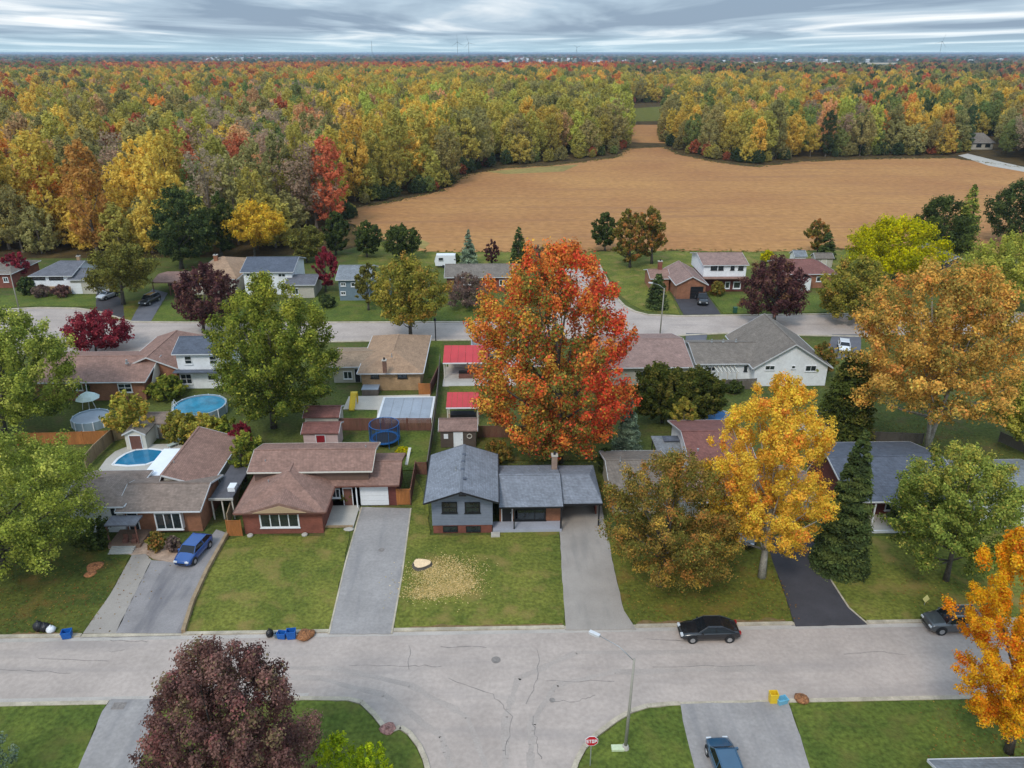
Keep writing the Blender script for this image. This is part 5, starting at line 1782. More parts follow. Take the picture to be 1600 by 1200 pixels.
def car(kind, paint, x, y, ang, label, name=None, group=None, z=0.0):
    """ang: heading of the nose, degrees from +x"""
    Lc, Wc, st, cab, rh = CAR[kind]
    root = empty(name or ('pickup_truck' if kind == 'pickup' else 'parked_car'), (0, 0, 0), label, 'pickup truck' if kind == 'pickup' else 'car', group)
    pm = PAINT[paint]
    hw = Wc / 2

    def top(t):
        return float(np.interp(t, [s[0] for s in st], [s[1] for s in st]))

    def wid(t):
        return float(np.interp(t, [s[0] for s in st], [s[2] for s in st])) * hw
    ts = sorted(set([s[0] for s in st] + [.06, .2, .4, .5, .6, .7, .94]))
    V, Fc = [], []
    for t in ts:
        X = (t - .5) * Lc
        h, w = top(t), wid(t)
        lo = .24 if .04 < t < .96 else .34
        half = [(w * .86, lo), (w * .97, lo + .12), (w, .55), (w * .985, h - .14), (w * .93, h - .03), (w * .6, h + .015), (0, h + .03)]
        ring = half + [(-a, c) for a, c in half[-2::-1]]
        V += [(X, a, c) for a, c in ring]
    n = 13
    for i in range(len(ts) - 1):
        for k in range(n):
            k2 = (k + 1) % n
            Fc.append((i * n + k, (i + 1) * n + k, (i + 1) * n + k2, i * n + k2))
    Fc.append(tuple(range(n)))
    Fc.append(tuple((len(ts) - 1) * n + k for k in range(n - 1, -1, -1)))
    body = MB().add(V, Fc).build('body', pm, root, True)
    # glass house
    f0, f1, r1, r0 = [(t - .5) * Lc for t in cab]
    hb = top(.5) - .03
    g = MB()
    wb, wt = hw * .93, hw * .74
    hf, hr = top(cab[0]) - .02, top(cab[3]) - .02
    V = [(f0, -wb * .92, hf), (f0, wb * .92, hf), (f0 + .25 * Lc * .2, -wb, hb), (f0 + .25 * Lc * .2, wb, hb), (f1, -wt, rh - .05), (f1, wt, rh - .05),
         (r1, -wt, rh - .06), (r1, wt, rh - .06), (r0 - .05, -wb, hb), (r0 - .05, wb, hb), (r0, -wb * .9, hr), (r0, wb * .9, hr)]
    g.add(V, [(0, 1, 5, 4), (4, 5, 7, 6), (6, 7, 11, 10), (0, 4, 6, 8, 2), (1, 3, 9, 7, 5), (8, 6, 10), (9, 11, 7), (0, 2, 8, 10, 11, 9, 3, 1)])
    g.build('windows', M_CARGLASS, root)
    rp = MB()
    m1, m2 = f1 - .06, r1 + .06
    V = [(m1, -wt * .97, rh - .045), (m1, wt * .97, rh - .045), (m2, wt * .97, rh - .055), (m2, -wt * .97, rh - .055),
         (m1 + .15, -wt * .86, rh), (m1 + .15, wt * .86, rh), (m2 - .15, wt * .86, rh - .01), (m2 - .15, -wt * .86, rh - .01)]
    rp.add(V, [(4, 5, 6, 7), (0, 1, 5, 4), (1, 2, 6, 5), (2, 3, 7, 6), (3, 0, 4, 7), (3, 2, 1, 0)])
    rp.build('roof_panel', pm, root)
    pl = MB()
    for s in (-1, 1):
        pl.tube([(f0 + .02, s * wb * .93, hf + .01), (f1, s * wt, rh - .05)], .035, 5)
        pl.tube([(r1, s * wt, rh - .05), (r0 - .02, s * wb * .92, hr + .01)], .05, 5)
        xm = (f1 + r1) / 2
        pl.tube([(xm + .1, s * wb * 1.0, hb), (xm, s * wt * 1.01, rh - .05)], .035, 5)
        pl.tube([(f1, s * wt, rh - .045), (r1, s * wt, rh - .055)], .035, 5)
    pl.build('pillars', pm, root)
    wr = .34 if kind in ('sedan', 'hatch') else .37 if kind == 'suv' else .40
    for fx in (-.5 * Lc + .19 * Lc, .5 * Lc - .19 * Lc):
        for s in (-1, 1):
            yo = s * (hw - .08)
            MB().tube([(fx, yo - s * .10, wr + .05), (fx, s * (hw + .004), wr + .05)], wr + .06, 16).build('wheel_arch', M_BLACK, root)
            wh = MB().tube([(fx, yo - s * .12, wr), (fx, s * (hw + .02), wr)], [wr, wr], 16).build('wheel', M_RUBBER, root)
            MB().tube([(fx, s * (hw - .02), wr), (fx, s * (hw + .03), wr)], [wr * .62, wr * .58], 12).build('rim', M_CHROME, wh)
    for s in (-1, 1):
        MB().box(-.5 * Lc - .015, -.5 * Lc + .18, s * hw * .62 - .17, s * hw * .62 + .17, .60, .74).build('headlight', M_LAMP, root)
        MB().box(.5 * Lc - .12, .5 * Lc + .015, s * hw * .68 - .14, s * hw * .68 + .14, .72, .90).build('tail_light', M_TAIL, root)
        MB().box(f0 + .28, f0 + .42, s * (hw - .02) - .1, s * (hw + .1), hb - .01, hb + .13).build('mirror', pm, root)
    MB().box(-.5 * Lc - .02, -.5 * Lc + .05, -.45, .45, .42, .56).build('grille', M_BLACK, root)
    MB().box(.5 * Lc - .01, .5 * Lc + .02, -.24, .24, .55, .68).build('plate', M_PLATE, root)
    if kind == 'pickup':
        MB().box(r0 + .15, .5 * Lc - .08, -hw + .12, hw - .12, 1.13, 1.20).build('bed_cover', M_BLACK, root)
    if kind == 'suv':
        for s in (-1, 1):
            MB().tube([(f1, s * wt * .9, rh + .03), (r1, s * wt * .9, rh + .02)], .025, 5).build('roof_rail', M_STEEL, root)
    root.location = (x, y, z)
    root.rotation_euler = (0, 0, R(ang) + math.pi)
    return root


def carpx(kind, paint, px, row, ang, label, **k):
    x, y = G(px, row)
    return car(kind, paint, x, y, ang, label, **k)


carpx('sedan', 'black', 1106, 993, 180, 'black sedan parked on the street at the kerb left of the black driveway')
carpx('suv', 'grey', 1488, 980, 180, 'dark grey estate car parked on the street half under the orange maple')
carpx('hatch', 'blue', 304, 868, 259, 'bright blue hatchback parked on the worn driveway of the taupe house', z=.06)
carpx('hatch', 'steelblue', 1133, 1206, 92, 'steel-blue car parked nose out on the wide driveway at the bottom edge', z=.06)
carpx('pickup', 'black', 1096, 472, 262, 'black pickup parked before the open dark garage of the two-storey house', z=.06)
carpx('hatch', 'silver', 169, 466, 250, 'silver car under the left side of the umbrella-shaped tree', z=.06)
carpx('suv', 'black', 235, 474, 258, 'black car in front of the brown open carport', z=.06)
carpx('sedan', 'grey', 1166, 838, 250, 'dark car almost hidden between the rust tree and the yellow-orange maple', z=.02)
carpx('hatch', 'white', 1318, 547, 250, 'white car on the driveway left of the golden tree', z=.06)

# ------------------------------------------------------------------ street lamps, signs


def lamp_post(x, y, hgt, head, label, group='street lamps'):
    t = empty('street_lamp', (x, y, 0), label, 'street lamp', group)
    MB().tube([(x, y, 0), (x + .12, y, hgt)], [.12, .07], 10).build('pole', M_PALEPOLE, t, True)
    MB().lathe((x, y, 0), [(.26, 0), (.26, .1), (.18, .35)], 10).build('base', M_CONC, t)
    hx, hy, hz = head
    MB().tube([(x + .12, y, hgt - .15), ((x * .6 + hx * .4), (y * .6 + hy * .4), hgt + (hz - hgt) * .75), (hx, hy, hz)], [.03, .028, .025], 6).build('arm', M_STEEL, t, True)
    d = Vector((hx - x, hy - y, 0)).normalized()
    lh = MB().bar(Vector((hx, hy, hz - .07)) - d * .05, Vector((hx, hy, hz - .07)) + d * .7, .26, .13).build('lamp_head', M_TRIM, t)
    MB().bar(Vector((hx, hy, hz - .12)) + d * .1, Vector((hx, hy, hz - .12)) + d * .65, .24, .048).build('lens', M_LAMP, lh)
    return t


M_PALEPOLE = mat('lamp_pole_concrete', lin(150, 146, 134), .8, .08, .8, .06, 8)
x, y = G(977, 1170)
zt = zrow(x, y, 1030)
hx, hy = G(936, 993, zt + .7)
lamp_post(x, y, zt, (hx, hy, zt + .7), 'tall pale concrete street lamp on the corner lawn at bottom centre')
x, y = G(1031, 524)
zt = zrow(x, y, 450)
lamp_post(x, y, zt, (x - 1.6, y + 1.2, zt + .5), 'street lamp on the far street in front of the small dense conifer')
x, y = G(30, 484)
zt = zrow(x, y, 424)
lamp_post(x, y, zt, (x - 1.6, y - 1.2, zt + .5), 'street lamp beside the back street at the far left')
x, y = G(681, 533)
zt = zrow(x, y, 502)
t = empty('garden_lamp', (x, y, 0), 'short black lamp post behind the tan-roofed house', 'lamp post')
MB().tube([(x, y, 0), (x, y, zt)], .09, 8).build('pole', M_BLACK, t)
MB().lathe((x, y, zt), [(.1, 0), (.22, .1), (.22, .4), (.05, .55)], 8).build('lantern', M_BLACK, t)
x, y = G(965, 1171)
tag(MB().box(x - .42, x + .42, y - .22, y + .22, 0, .22).build('concrete_pad', mat('pad', lin(196, 206, 170), .8, .08, 1, .05, 6)), 'small pale concrete block in the grass left of the lamp foot', 'utility cover')

# STOP sign
M_SIGNRED = mat('sign_red', lin(190, 30, 44), .5, .05, 1, .03, 6)
x, y = G(922, 1197)
t = empty('stop_sign', (x, y, 0), 'red octagonal STOP sign at the junction corner', 'sign')
MB().tube([(x, y, 0), (x, y, 2.55)], .035, 6).build('pole', M_STEEL, t)


def octagon(r, y0, y1, m, nm, par, zc=2.3):
    b = MB()
    V = []
    for yy in (y0, y1):
        for k in range(8):
            a = R(22.5 + 45 * k)
            V.append((x + r * math.cos(a), yy, zc + r * math.sin(a)))
    b.add(V, [tuple(range(8)), tuple(range(15, 7, -1))] + [(k, k + 8, (k + 1) % 8 + 8, (k + 1) % 8) for k in range(8)])
    return b.build(nm, m, par)


sg = octagon(.45, y - .065, y - .045, M_WHITE, 'sign_plate', t)
octagon(.41, y - .075, y - .067, M_SIGNRED, 'red_face', sg)
b = MB()
L5 = {'S': ['111', '100', '111', '001', '111'], 'T': ['111', '010', '010', '010', '010'], 'O': ['111', '101', '101', '101', '111'], 'P': ['111', '101', '111', '100', '100']}
cw = .048
for i, ch in enumerate('STOP'):
    for r_, row in enumerate(L5[ch]):
        for c_, v in enumerate(row):
            if v == '1':
                X = x - .34 + i * .178 + c_ * cw
                Z = 2.3 + .14 - r_ * .058
                b.box(X, X + cw, y - .082, y - .077, Z - .058, Z)
b.build('lettering', M_WHITE, sg)
# small diamond marker
x, y = G(1444, 946)
t = empty('marker_sign', (x, y, 0), 'small pale yellow diamond marker on a short post beside the grey estate car', 'sign')
MB().tube([(x, y, 0), (x, y, .5)], .03, 6).build('post', M_STEEL, t)
b = MB()
V = [(x + a * .3, yy, .72 + c_ * .42) for yy in (y - .05, y - .03) for a, c_ in ((-1, 0), (0, -1), (1, 0), (0, 1))]
b.add(V, [(0, 1, 2, 3), (7, 6, 5, 4), (0, 4, 5, 1), (1, 5, 6, 2), (2, 6, 7, 3), (3, 7, 4, 0)])
b.build('sign_plate', mat('pale_yellow', lin(224, 214, 140), .6, .05, 1, .03, 6), t)

# ------------------------------------------------------------------ bins, bags
M_BLUEBIN = mat('blue_plastic', lin(28, 92, 168), .45, .06, 1.5, .05, 6)
M_BAGK = mat('black_bag', (.014, .014, .016, 1), .35, .1, 3, .1, 9, .5, 6)
M_BAGW = mat('white_bag', (.7, .71, .73, 1), .5, .05, 3, .1, 9, .5, 6)
M_LEAFBAG = mat('brown_leaves', lin(140, 94, 60), .9, .3, 5, .35, 10, .5, 9)
M_YELLOW = mat('yellow_plastic', lin(222, 186, 44), .5, .06, 1.5, .04, 6)


def sack(px, row, r, hgt, m, label, name='refuse_sack', cat='bag'):
    x, y = G(px, row)
    rn = random.Random(int(px))
    b = MB()
    V, Fc = [], []
    prof = [(.75, 0), (1, .18), (1.02, .42), (.85, .66), (.5, .84), (.16, .92), (.2, 1.05)]
    n = 12
    for pr_, z in prof:
        for k in range(n):
            a = 6.283 * k / n
            q = pr_ * r * (1 + rn.uniform(-.13, .13))
            V.append((x + q * math.cos(a), y + q * math.sin(a), ZL - .02 + z * hgt))
    for i in range(len(prof) - 1):
        for k in range(n):
            Fc.append((i * n + k, i * n + (k + 1) % n, (i + 1) * n + (k + 1) % n, (i + 1) * n + k))
    Fc += [tuple(range(n - 1, -1, -1)), tuple((len(prof) - 1) * n + k for k in range(n))]
    b.add(V, Fc)
    return tag(b.build(name, m, None, True), label, cat)


def tub(px, row, w, d, hgt, m, label, tilt=0, name='recycling_box'):
    x, y = G(px, row)
    t = empty(name, (x, y, ZL), label, 'recycling bin')
    b = MB()
    o, i_ = .5, .43
    V = []
    for s, z in ((.42, 0), (.5, hgt), (.44, hgt), (.37, .06)):
        V += [(x - w * s, y - d * s, ZL + z), (x + w * s, y - d * s, ZL + z), (x + w * s, y + d * s, ZL + z), (x - w * s, y + d * s, ZL + z)]
    Fc = [(3, 2, 1, 0), (12, 13, 14, 15)]
    for a in (0, 4, 8):
        for k in range(4):
            k2 = (k + 1) % 4
            Fc.append((a + k, a + k2, a + 4 + k2, a + 4 + k))
    b.add(V, Fc).build('tub', m, t)
    MB().box(x - w * .52, x + w * .52, y - d * .53, y - d * .5, ZL + hgt - .06, ZL + hgt).build('rim', m, t)
    t.rotation_euler = (0, 0, R(tilt))
    return t


sack(62, 984, .42, .85, M_BAGK, 'left black refuse sack on the verge at the far left')
sack(72, 985, .40, .75, M_BAGK, 'right black refuse sack on the verge, touching the white one')
sack(81, 987, .34, .6, M_BAGW, 'white refuse sack beside the black ones on the verge')
tub(106, 996, .75, .6, .62, M_BLUEBIN, 'single blue recycling box near the concrete drive strip', 12)
sack(422, 994, .3, .7, M_BAGK, 'black refuse sack left of the two blue recycling boxes')
tub(441, 997, .7, .5, .55, M_BLUEBIN, 'left blue recycling box by the kerb of the brown house', -8)
tub(456, 997, .75, .55, .75, M_BLUEBIN, 'right blue recycling box next to the heap of brown leaves', 5)
tub(433, 996, .35, .35, .4, mat('grey_plastic', lin(96, 116, 128), .5, .06, 1, .04, 6), 'small grey-blue tub between the black sack and the blue boxes', 5)
sack(476, 995, .62, .5, M_LEAFBAG, 'brown heap of leaves on the verge right of the blue boxes', 'leaf_pile', 'leaf pile')
sack(485, 992, .4, .4, M_LEAFBAG, 'smaller outer heap of brown leaves beside the drive edge', 'leaf_pile', 'leaf pile')
tub(1207, 1097, .6, .5, .85, M_YELLOW, 'yellow box at the head of the wide driveway', 0)
tub(1221, 1099, .8, .5, .45, mat('pale_blue_plastic', lin(110, 172, 196), .5, .05, 1, .03, 6), 'pale blue box lying beside the yellow one', 15)
sack(1252, 1094, .5, .35, M_LEAFBAG, 'small heap of brown leaves right of the pale blue box', 'leaf_pile', 'leaf pile')
sack(606, 1140, .55, .16, mat('dry_flowers', lin(150, 110, 100), .9, .3, 5, .3, 10), 'low dried plant patch in the notch of the junction kerb', 'plant_patch', 'plants')
sack(148, 886, .7, .12, mat('rust_mulch', lin(176, 112, 70), .9, .3, 5, .3, 10), 'rusty mulch patch in the leafy lawn near the path, upper one', 'mulch_patch', 'mulch')
sack(141, 898, .5, .12, mat('rust_mulch', lin(176, 112, 70)), 'rusty mulch patch in the leafy lawn near the path, lower one', 'mulch_patch', 'mulch')

# ------------------------------------------------------------------ tree stump with sawdust
x, y = G(659, 884)
t = empty('tree_stump', (x, y, 0), 'freshly cut pale tree stump on the front lawn of the blue-grey house', 'tree stump')
b = MB()
V, Fc = [], []
n = 20
rn = random.Random(3)
off = [1 + .12 * math.sin(3 * 6.283 * k / n + 1) + rn.uniform(-.05, .05) for k in range(n)]
for r_, z in ((1.02, 0), (.86, .1), (.78, .3)):
    for k in range(n):
        a = 6.283 * k / n
        V.append((x + r_ * off[k] * math.cos(a), y + r_ * off[k] * .85 * math.sin(a), ZL - .03 + z))
for i in range(2):
    for k in range(n):
        Fc.append((i * n + k, i * n + (k + 1) % n, (i + 1) * n + (k + 1) % n, (i + 1) * n + k))
Fc.append(tuple(range(n - 1, -1, -1)))
b.add(V, Fc).build('bark', M_BARK, t)
MB().add([(x + .77 * off[k] * math.cos(6.283 * k / n), y + .77 * off[k] * .85 * math.sin(6.283 * k / n), ZL + z) for z in (.262, .275) for k in range(n)],
         [tuple(range(n, 2 * n)), tuple(range(n - 1, -1, -1))] + [(k, (k + 1) % n, (k + 1) % n + n, k + n) for k in range(n)]).build(
    'cut_face', mat('fresh_wood', lin(232, 200, 158), .8, .1, 4, .1, 12), t)


def litter(name, label, cat, cols, pts, size, z=ZL + .012, seed=0):
    """small flat flecks at pts (x, y)"""
    rng = np.random.default_rng(seed)
    P = np.array(pts)
    n = len(P)
    c = np.concatenate([P, np.full((n, 1), z) + rng.uniform(0, .03, (n, 1))], 1)
    nr = unit(np.array([0, 0, 1.0]) + rng.normal(size=(n, 3)) * .25)
    V = leaves(c, nr, np.full(n, size), rng, .7)
    V[:, 2] = np.maximum(V[:, 2], z - .008)
    cc = np.array([q[:3] for q in cols])[rng.integers(0, len(cols), n)] * rng.uniform(.75, 1.2, (n, 1))
    me = mesh_np(name, V, 4, np.repeat(np.concatenate([cc, np.ones((n, 1))], 1), 4, 0), M_LEAF)
    o = bpy.data.objects.new(name, me)
    COL.objects.link(o)
    o['kind'] = 'stuff'
    if label:
        o['label'] = label
        o['category'] = cat
    return o


X, Y = G(690, 905)
b = MB()
b.sheet([(X + 3.0 * math.cos(a * .2) * (1 + .35 * noise.noise(Vector((math.cos(a * .2) * 2, math.sin(a * .2) * 2, 3)))),
          Y + 2.3 * math.sin(a * .2) * (1 + .35 * noise.noise(Vector((math.cos(a * .2) * 2, math.sin(a * .2) * 2, 9))))) for a in range(31)], ZL + .004)
struct(b.build('worn_grass', mat('worn_grass', lin(122, 114, 56), .95, .2, 1.2, .3, 4, .5, 6, col2=lin(100, 104, 46), spec=.1)))
rng = np.random.default_rng(8)
pts = []
for cxp, cyp, rx, ry, n in ((672, 888, 1.3, 1.2, 350), (690, 905, 3.0, 2.6, 1100), (698, 922, 2.4, 0.9, 750), (714, 890, 2.2, 1.8, 420), (664, 928, 1.8, 0.9, 300), (722, 912, 1.6, 1.0, 400)):
    X, Y = G(cxp, cyp)
    q = rng.normal(size=(n * 3, 2)) * .5 * np.array([rx, ry]) + np.array([X, Y])
    pts.append(q)
litter('sawdust', 'pale sawdust and wood chips scattered around the stump', 'sawdust', [lin(244, 220, 166), lin(224, 198, 136), lin(204, 178, 112), lin(172, 154, 88)], np.concatenate(pts), .062, seed=1)
FL = [lin(150, 118, 62), lin(140, 96, 56), lin(124, 98, 56), lin(166, 138, 70)]


def scatter_disc(px, row, r, n, seed):
    X, Y = G(px, row)
    g = np.random.default_rng(seed)
    a, q = g.uniform(0, 6.283, n), r * np.sqrt(g.uniform(0, 1, n)) * g.uniform(.5, 1.15, n)
    return np.stack([X + q * np.cos(a), Y + q * np.sin(a)], 1)


for i, (px, row, r, n, lab, z) in enumerate(((1035, 925, 8, 1500, 'fallen rusty leaves on the lawn under the rust and olive tree', ZL), (1190, 915, 5.5, 900, 'fallen yellow leaves around the foot of the yellow-orange maple', ZL + .02),
                                             (60, 930, 10, 1500, 'fallen leaves over the shaded lawn at the far left', ZL), (1575, 1170, 6, 600, 'fallen orange leaves under the orange maple', ZL),
                                             (1480, 915, 6, 500, 'fallen leaves under the wide green and lime tree', ZL), (870, 735, 8, 1200, 'fallen leaves under the red maple', ZL),
                                             (1460, 705, 13, 2600, 'fallen brown leaves under the golden twin-trunk tree', 0))):
    P = scatter_disc(px, row, r, int(n * (.7 if i > 1 else .5)), 30 + i)
    if i in (0, 1):
        P = P[P[:, 0] > G(975, row)[0]]
        P = P[P[:, 0] < G(1225, row)[0] - (P[:, 1] - G(1225, row)[1]) * .12]
    if row > 1100:
        P = P[P[:, 1] < y_near - 1.2]
    else:
        P = P[P[:, 1] > yb + .1]
    litter('fallen_leaves', lab, 'fallen leaves', FL, P, .075, z + .012, 60 + i)

# ------------------------------------------------------------------ pools
M_POOLWALL = mat('pool_wall', lin(150, 165, 175), .5, .06, 1, .04, 6)


def round_pool(px, row, rad, hgt, water, label, rimm, name='round_pool', ladder=True):
    x, y = G(px, row, hgt)
    t = empty(name, (x, y, 0), label, 'swimming pool')
    b = MB()
    n = 32
    prof = [(rad, 0), (rad, hgt), (rad - .18, hgt), (rad - .18, hgt - .25)]
    V, Fc = [], []
    for r_, z in prof:
        for k in range(n):
            V.append((x + r_ * math.cos(6.2832 * k / n), y + r_ * math.sin(6.2832 * k / n), z))
    for i in range(3):
        for k in range(n):
            Fc.append((i * n + k, i * n + (k + 1) % n, (i + 1) * n + (k + 1) % n, (i + 1) * n + k))
    b.add(V, Fc).build('wall', M_POOLWALL, t)
    MB().lathe((x, y, hgt - .25), [(rad - .19, 0), (rad - .19, .1)], n).build('water_surface', water, t)
    rm = MB()
    for k in range(12):
        a = 6.2832 * k / 12
        rm.box(x + rad * math.cos(a) - .06, x + rad * math.cos(a) + .06, y + rad * math.sin(a) - .06, y + rad * math.sin(a) + .06, 0, hgt + .02)
    rm.build('uprights', rimm, t)
    if ladder:
        l = MB()
        for s in (-.25, .25):
            l.tube([(x - rad - .5, y + s, 0), (x - rad, y + s, hgt + .6), (x - rad + .35, y + s, hgt - .2)], .04, 6)
        for k in range(4):
            l.tube([(x - rad - .42 + k * .11, y - .25, .3 + k * .3), (x - rad - .42 + k * .11, y + .25, .3 + k * .3)], .03, 6)
        l.build('ladder', M_WHITE, t)
    return t


M_WATER2 = mat('pool_water_light', (0.03, 0.22, 0.34, 1), .08, .25, .7, .08, 4, .2, 3)
round_pool(312, 632, 3.3, 1.2, M_WATER2, 'round above-ground pool with blue water left of the large green tree', M_WHITE)
round_pool(142, 650, 2.25, 1.1, M_COVER, 'round above-ground pool with silver cover in the yard at left', M_WHITE, ladder=False)
round_pool(1122, 650, 2.0, 1.0, mat('blue_cover', lin(40, 104, 160), .5, .08, 1, .05, 5), 'round pool with bright blue cover behind the pink-brown bungalow', M_WHITE, ladder=False)
# in-ground pool of house A
x, y = G(212, 716)
t = empty('garden_pool', (x, y, 0), 'curved in-ground blue pool beside the white canopy of the taupe house', 'swimming pool')
pool = gp((176, 727), (184, 718), (196, 710), (212, 704), (232, 702), (252, 704), (262, 709), (250, 719), (228, 727), (200, 729))
MB().prism(gp((155, 733), (166, 718), (180, 706), (200, 698), (232, 695), (275, 694), (300, 700), (300, 742), (150, 742)), -.05, .07).build('deck', M_CONC, t)
MB().prism(pool, .0, .085).build('water_surface', M_WATER, t)
b = MB()
for i in range(len(pool)):
    b.bar((*pool[i], .0), (*pool[(i + 1) % len(pool)], .0), .3, .12)
b.build('coping', M_WHITE, t)
# covered rectangular pool
q = gp((592, 656), (671, 656), (670, 622), (600, 622))
t = empty('covered_pool', (*q[0], 0), 'rectangular in-ground pool under a grey-blue winter cover', 'swimming pool')
MB().prism(gp((536, 640), (545, 620), (672, 617), (675, 661), (588, 661), (590, 641)), -.04, .07).build('deck', mat('patio_concrete', lin(192, 182, 168), .85, .08, .6, .06, 7), t)
x0, x1, y0, y1 = q[0][0], q[1][0], q[0][1], q[2][1]
for k in range(5):
    xa, xb = x0 + (x1 - x0) * k / 5, x0 + (x1 - x0) * (k + 1) / 5
    MB().box(xa + .02, xb - .02, y0, y1, .03, .13).build('cover_panel', M_COVER, t)
MB().box(x0 - .3, x0 - .01, y0 - .3, y1 + .3, .03, .12).box(x1 + .01, x1 + .3, y0 - .3, y1 + .3, .03, .12).box(x0 - .01, x1 + .01, y0 - .3, y0 - .02, .03, .12).box(x0 - .01, x1 + .01, y1 + .02, y1 + .3, .03, .12).build('coping', M_WHITE, t)
# yellow slide
x, y = G(553, 638)
t = empty('pool_slide', (x, y, 0), 'yellow garden slide on the patio of the tan-roofed house', 'slide')
MB().bar((x - .1, y - 1.0, .15), (x - .1, y + 1.2, 1.6), .7, .08).build('chute', M_YELLOW, t)
for s in (-.45, .25):
    MB().bar((x + s, y - 1.0, .2), (x + s, y + 1.2, 1.65), .06, .25).build('side_rail', M_YELLOW, t)
MB().box(x - .5, x + .3, y + 1.2, y + 1.9, 1.4, 1.6).build('platform', M_YELLOW, t)
for a in (-.45, .25):
    for c_ in (1.25, 1.85):
        MB().box(x + a - .05, x + a + .05, y + c_ - .05, y + c_ + .05, 0, 1.4).build('leg', M_YELLOW, t)
x, y = G(580, 614)
t = empty('hot_tub', (x, y, 0), 'dark grey covered hot tub against the tan-roofed house', 'hot tub')
MB().box(x - 1.1, x + 1.1, y - .9, y + .9, 0, .85).build('tub', M_GREYWOOD, t)
MB().box(x - 1.15, x + 1.15, y - .95, y + .95, .852, .95).build('lid', M_COVER, t)

# ------------------------------------------------------------------ trampoline
x, y = G(602, 692)
t = empty('trampoline', (x, y, 0), 'round blue trampoline with safety net behind the brown garage', 'trampoline')
r = 1.75
MB().lathe((x, y, .72), [(r - .3, 0), (r - .3, .02)], 28).build('mat', M_BLACK, t)
b = MB()
V, Fc = [], []
n = 28
for r_, z in ((r - .32, .76), (r + .02, .78), (r + .02, .66), (r - .32, .70)):
    for k in range(n):
        V.append((x + r_ * math.cos(6.2832 * k / n), y + r_ * math.sin(6.2832 * k / n), z))
for i in range(4):
    for k in range(n):
        Fc.append((i * n + k, i * n + (k + 1) % n, ((i + 1) % 4) * n + (k + 1) % n, ((i + 1) % 4) * n + k))
b.add(V, Fc).build('spring_pad', mat('trampoline_blue', lin(32, 96, 160), .5, .06, 1, .04, 6), t)
b = MB()
for k in range(8):
    a = 6.2832 * (k + .5) / 8
    X, Y = x + (r + .08) * math.cos(a), y + (r + .08) * math.sin(a)
    MB().tube([(X, Y, .05), (X, Y, 2.6)], .035, 6).build('net_pole', mat('trampoline_blue', lin(32, 96, 160)), t)
# the net as a real mesh of strands
for k in range(56):
    a = 6.2832 * k / 56
    X, Y = x + (r - .04) * math.cos(a), y + (r - .04) * math.sin(a)
    b.bar((X - .012, Y, .78), (X + .012, Y, .78), .024, 1.78)
for j in range(14):
    z = .85 + j * .125
    for k in range(28):
        a0, a1 = 6.2832 * k / 28, 6.2832 * (k + 1) / 28
        b.bar((x + (r - .04) * math.cos(a0), y + (r - .04) * math.sin(a0), z), (x + (r - .04) * math.cos(a1), y + (r - .04) * math.sin(a1), z), .012, .022)
nt = b.build('safety_net', mat('net_blue', lin(26, 50, 84), .8, .1, 1, .05, 6), t)
nt['kind'] = 'stuff'
b = MB()
for k in range(28):
    a0, a1 = 6.2832 * k / 28, 6.2832 * (k + 1) / 28
    b.bar((x + r * math.cos(a0), y + r * math.sin(a0), 2.55), (x + r * math.cos(a1), y + r * math.sin(a1), 2.55), .06, .06)
b.build('top_ring', mat('trampoline_blue', lin(32, 96, 160)), t)

# ------------------------------------------------------------------ sheds, gazebos


def shed(name, label, pl, pr, row, ze, depth, rise, rm, wm, dm, dw=.9, axis='x', dx=.5, dh=1.95):
    x0, x1, yf = ex(pl, pr, row, ze)
    h = empty(name, ((x0 + x1) / 2, yf + depth / 2, 0), label, 'shed')
    block(h, x0, x1, yf, yf + depth, ze, ze + rise, axis, rm, wm, ov=.2, gut=False)
    xm = x0 + (x1 - x0) * dx
    door(h, xm - dw / 2, xm + dw / 2, min(dh, ze - .25), yf + .2, dm, .05)
    return h, x0, x1, yf


shed('garden_shed', 'pink-walled shed with red door behind the brown house', 470, 529, 677, 2.3, 3.2, .6, SH_REDB, siding('pink', lin(206, 176, 172)), mat('red_door', lin(140, 30, 40), .5, .06, 1, .04, 6), 1.0)
x0, x1, yf = ex(468, 526, 658, 2.4)
h = empty('tool_shed', ((x0 + x1) / 2, yf, 0), 'low dark-roofed shed just behind the pink-walled shed', 'shed')
block(h, x0, x1, yf + 1.5, yf + 5, 2.2, 2.9, 'x', SH_REDB, SD_CREAM, ov=.2, gut=False)
h, x0, x1, yf = shed('garden_shed', 'brown-walled shed with white door and round wreath behind the blue-grey house', 685, 746, 673, 2.3, 3.0, .9, SH_PINK, siding('umber', lin(92, 80, 72)), M_WHITE, .95)
MB().box(x0 + .6, x0 + 1.1, yf + .1, yf + .17, 1.2, 1.8).build('window', M_WHITE, h)
b = MB()
for k in range(12):
    a0, a1 = 6.2832 * k / 12, 6.2832 * (k + 1) / 12
    X, Z = x1 - .95, 1.5
    b.tube([(X + .28 * math.cos(a0), yf + .12, Z + .28 * math.sin(a0)), (X + .28 * math.cos(a1), yf + .12, Z + .28 * math.sin(a1))], .05, 5)
b.build('wreath', M_OFFW, h)
MB().box(*[onY(p, 690, yf)[0] for p in (711, 722)], yf - 3.3, yf - .3, .0, .08).build('path_slab', M_WHITE, h)
shed('pool_shed', 'small shed with brown door behind the curved pool', 190, 227, 679, 2.1, 3.0, .7, SH_GREYB, M_OFFW, M_REDWOOD, 1.3, 'y')
shed('tool_shed', 'grey-roofed long shed below the blue round pool', 216, 262, 662, 2.1, 3.0, .8, SH_TAUPE, SD_CREAM, M_OFFW, .9)
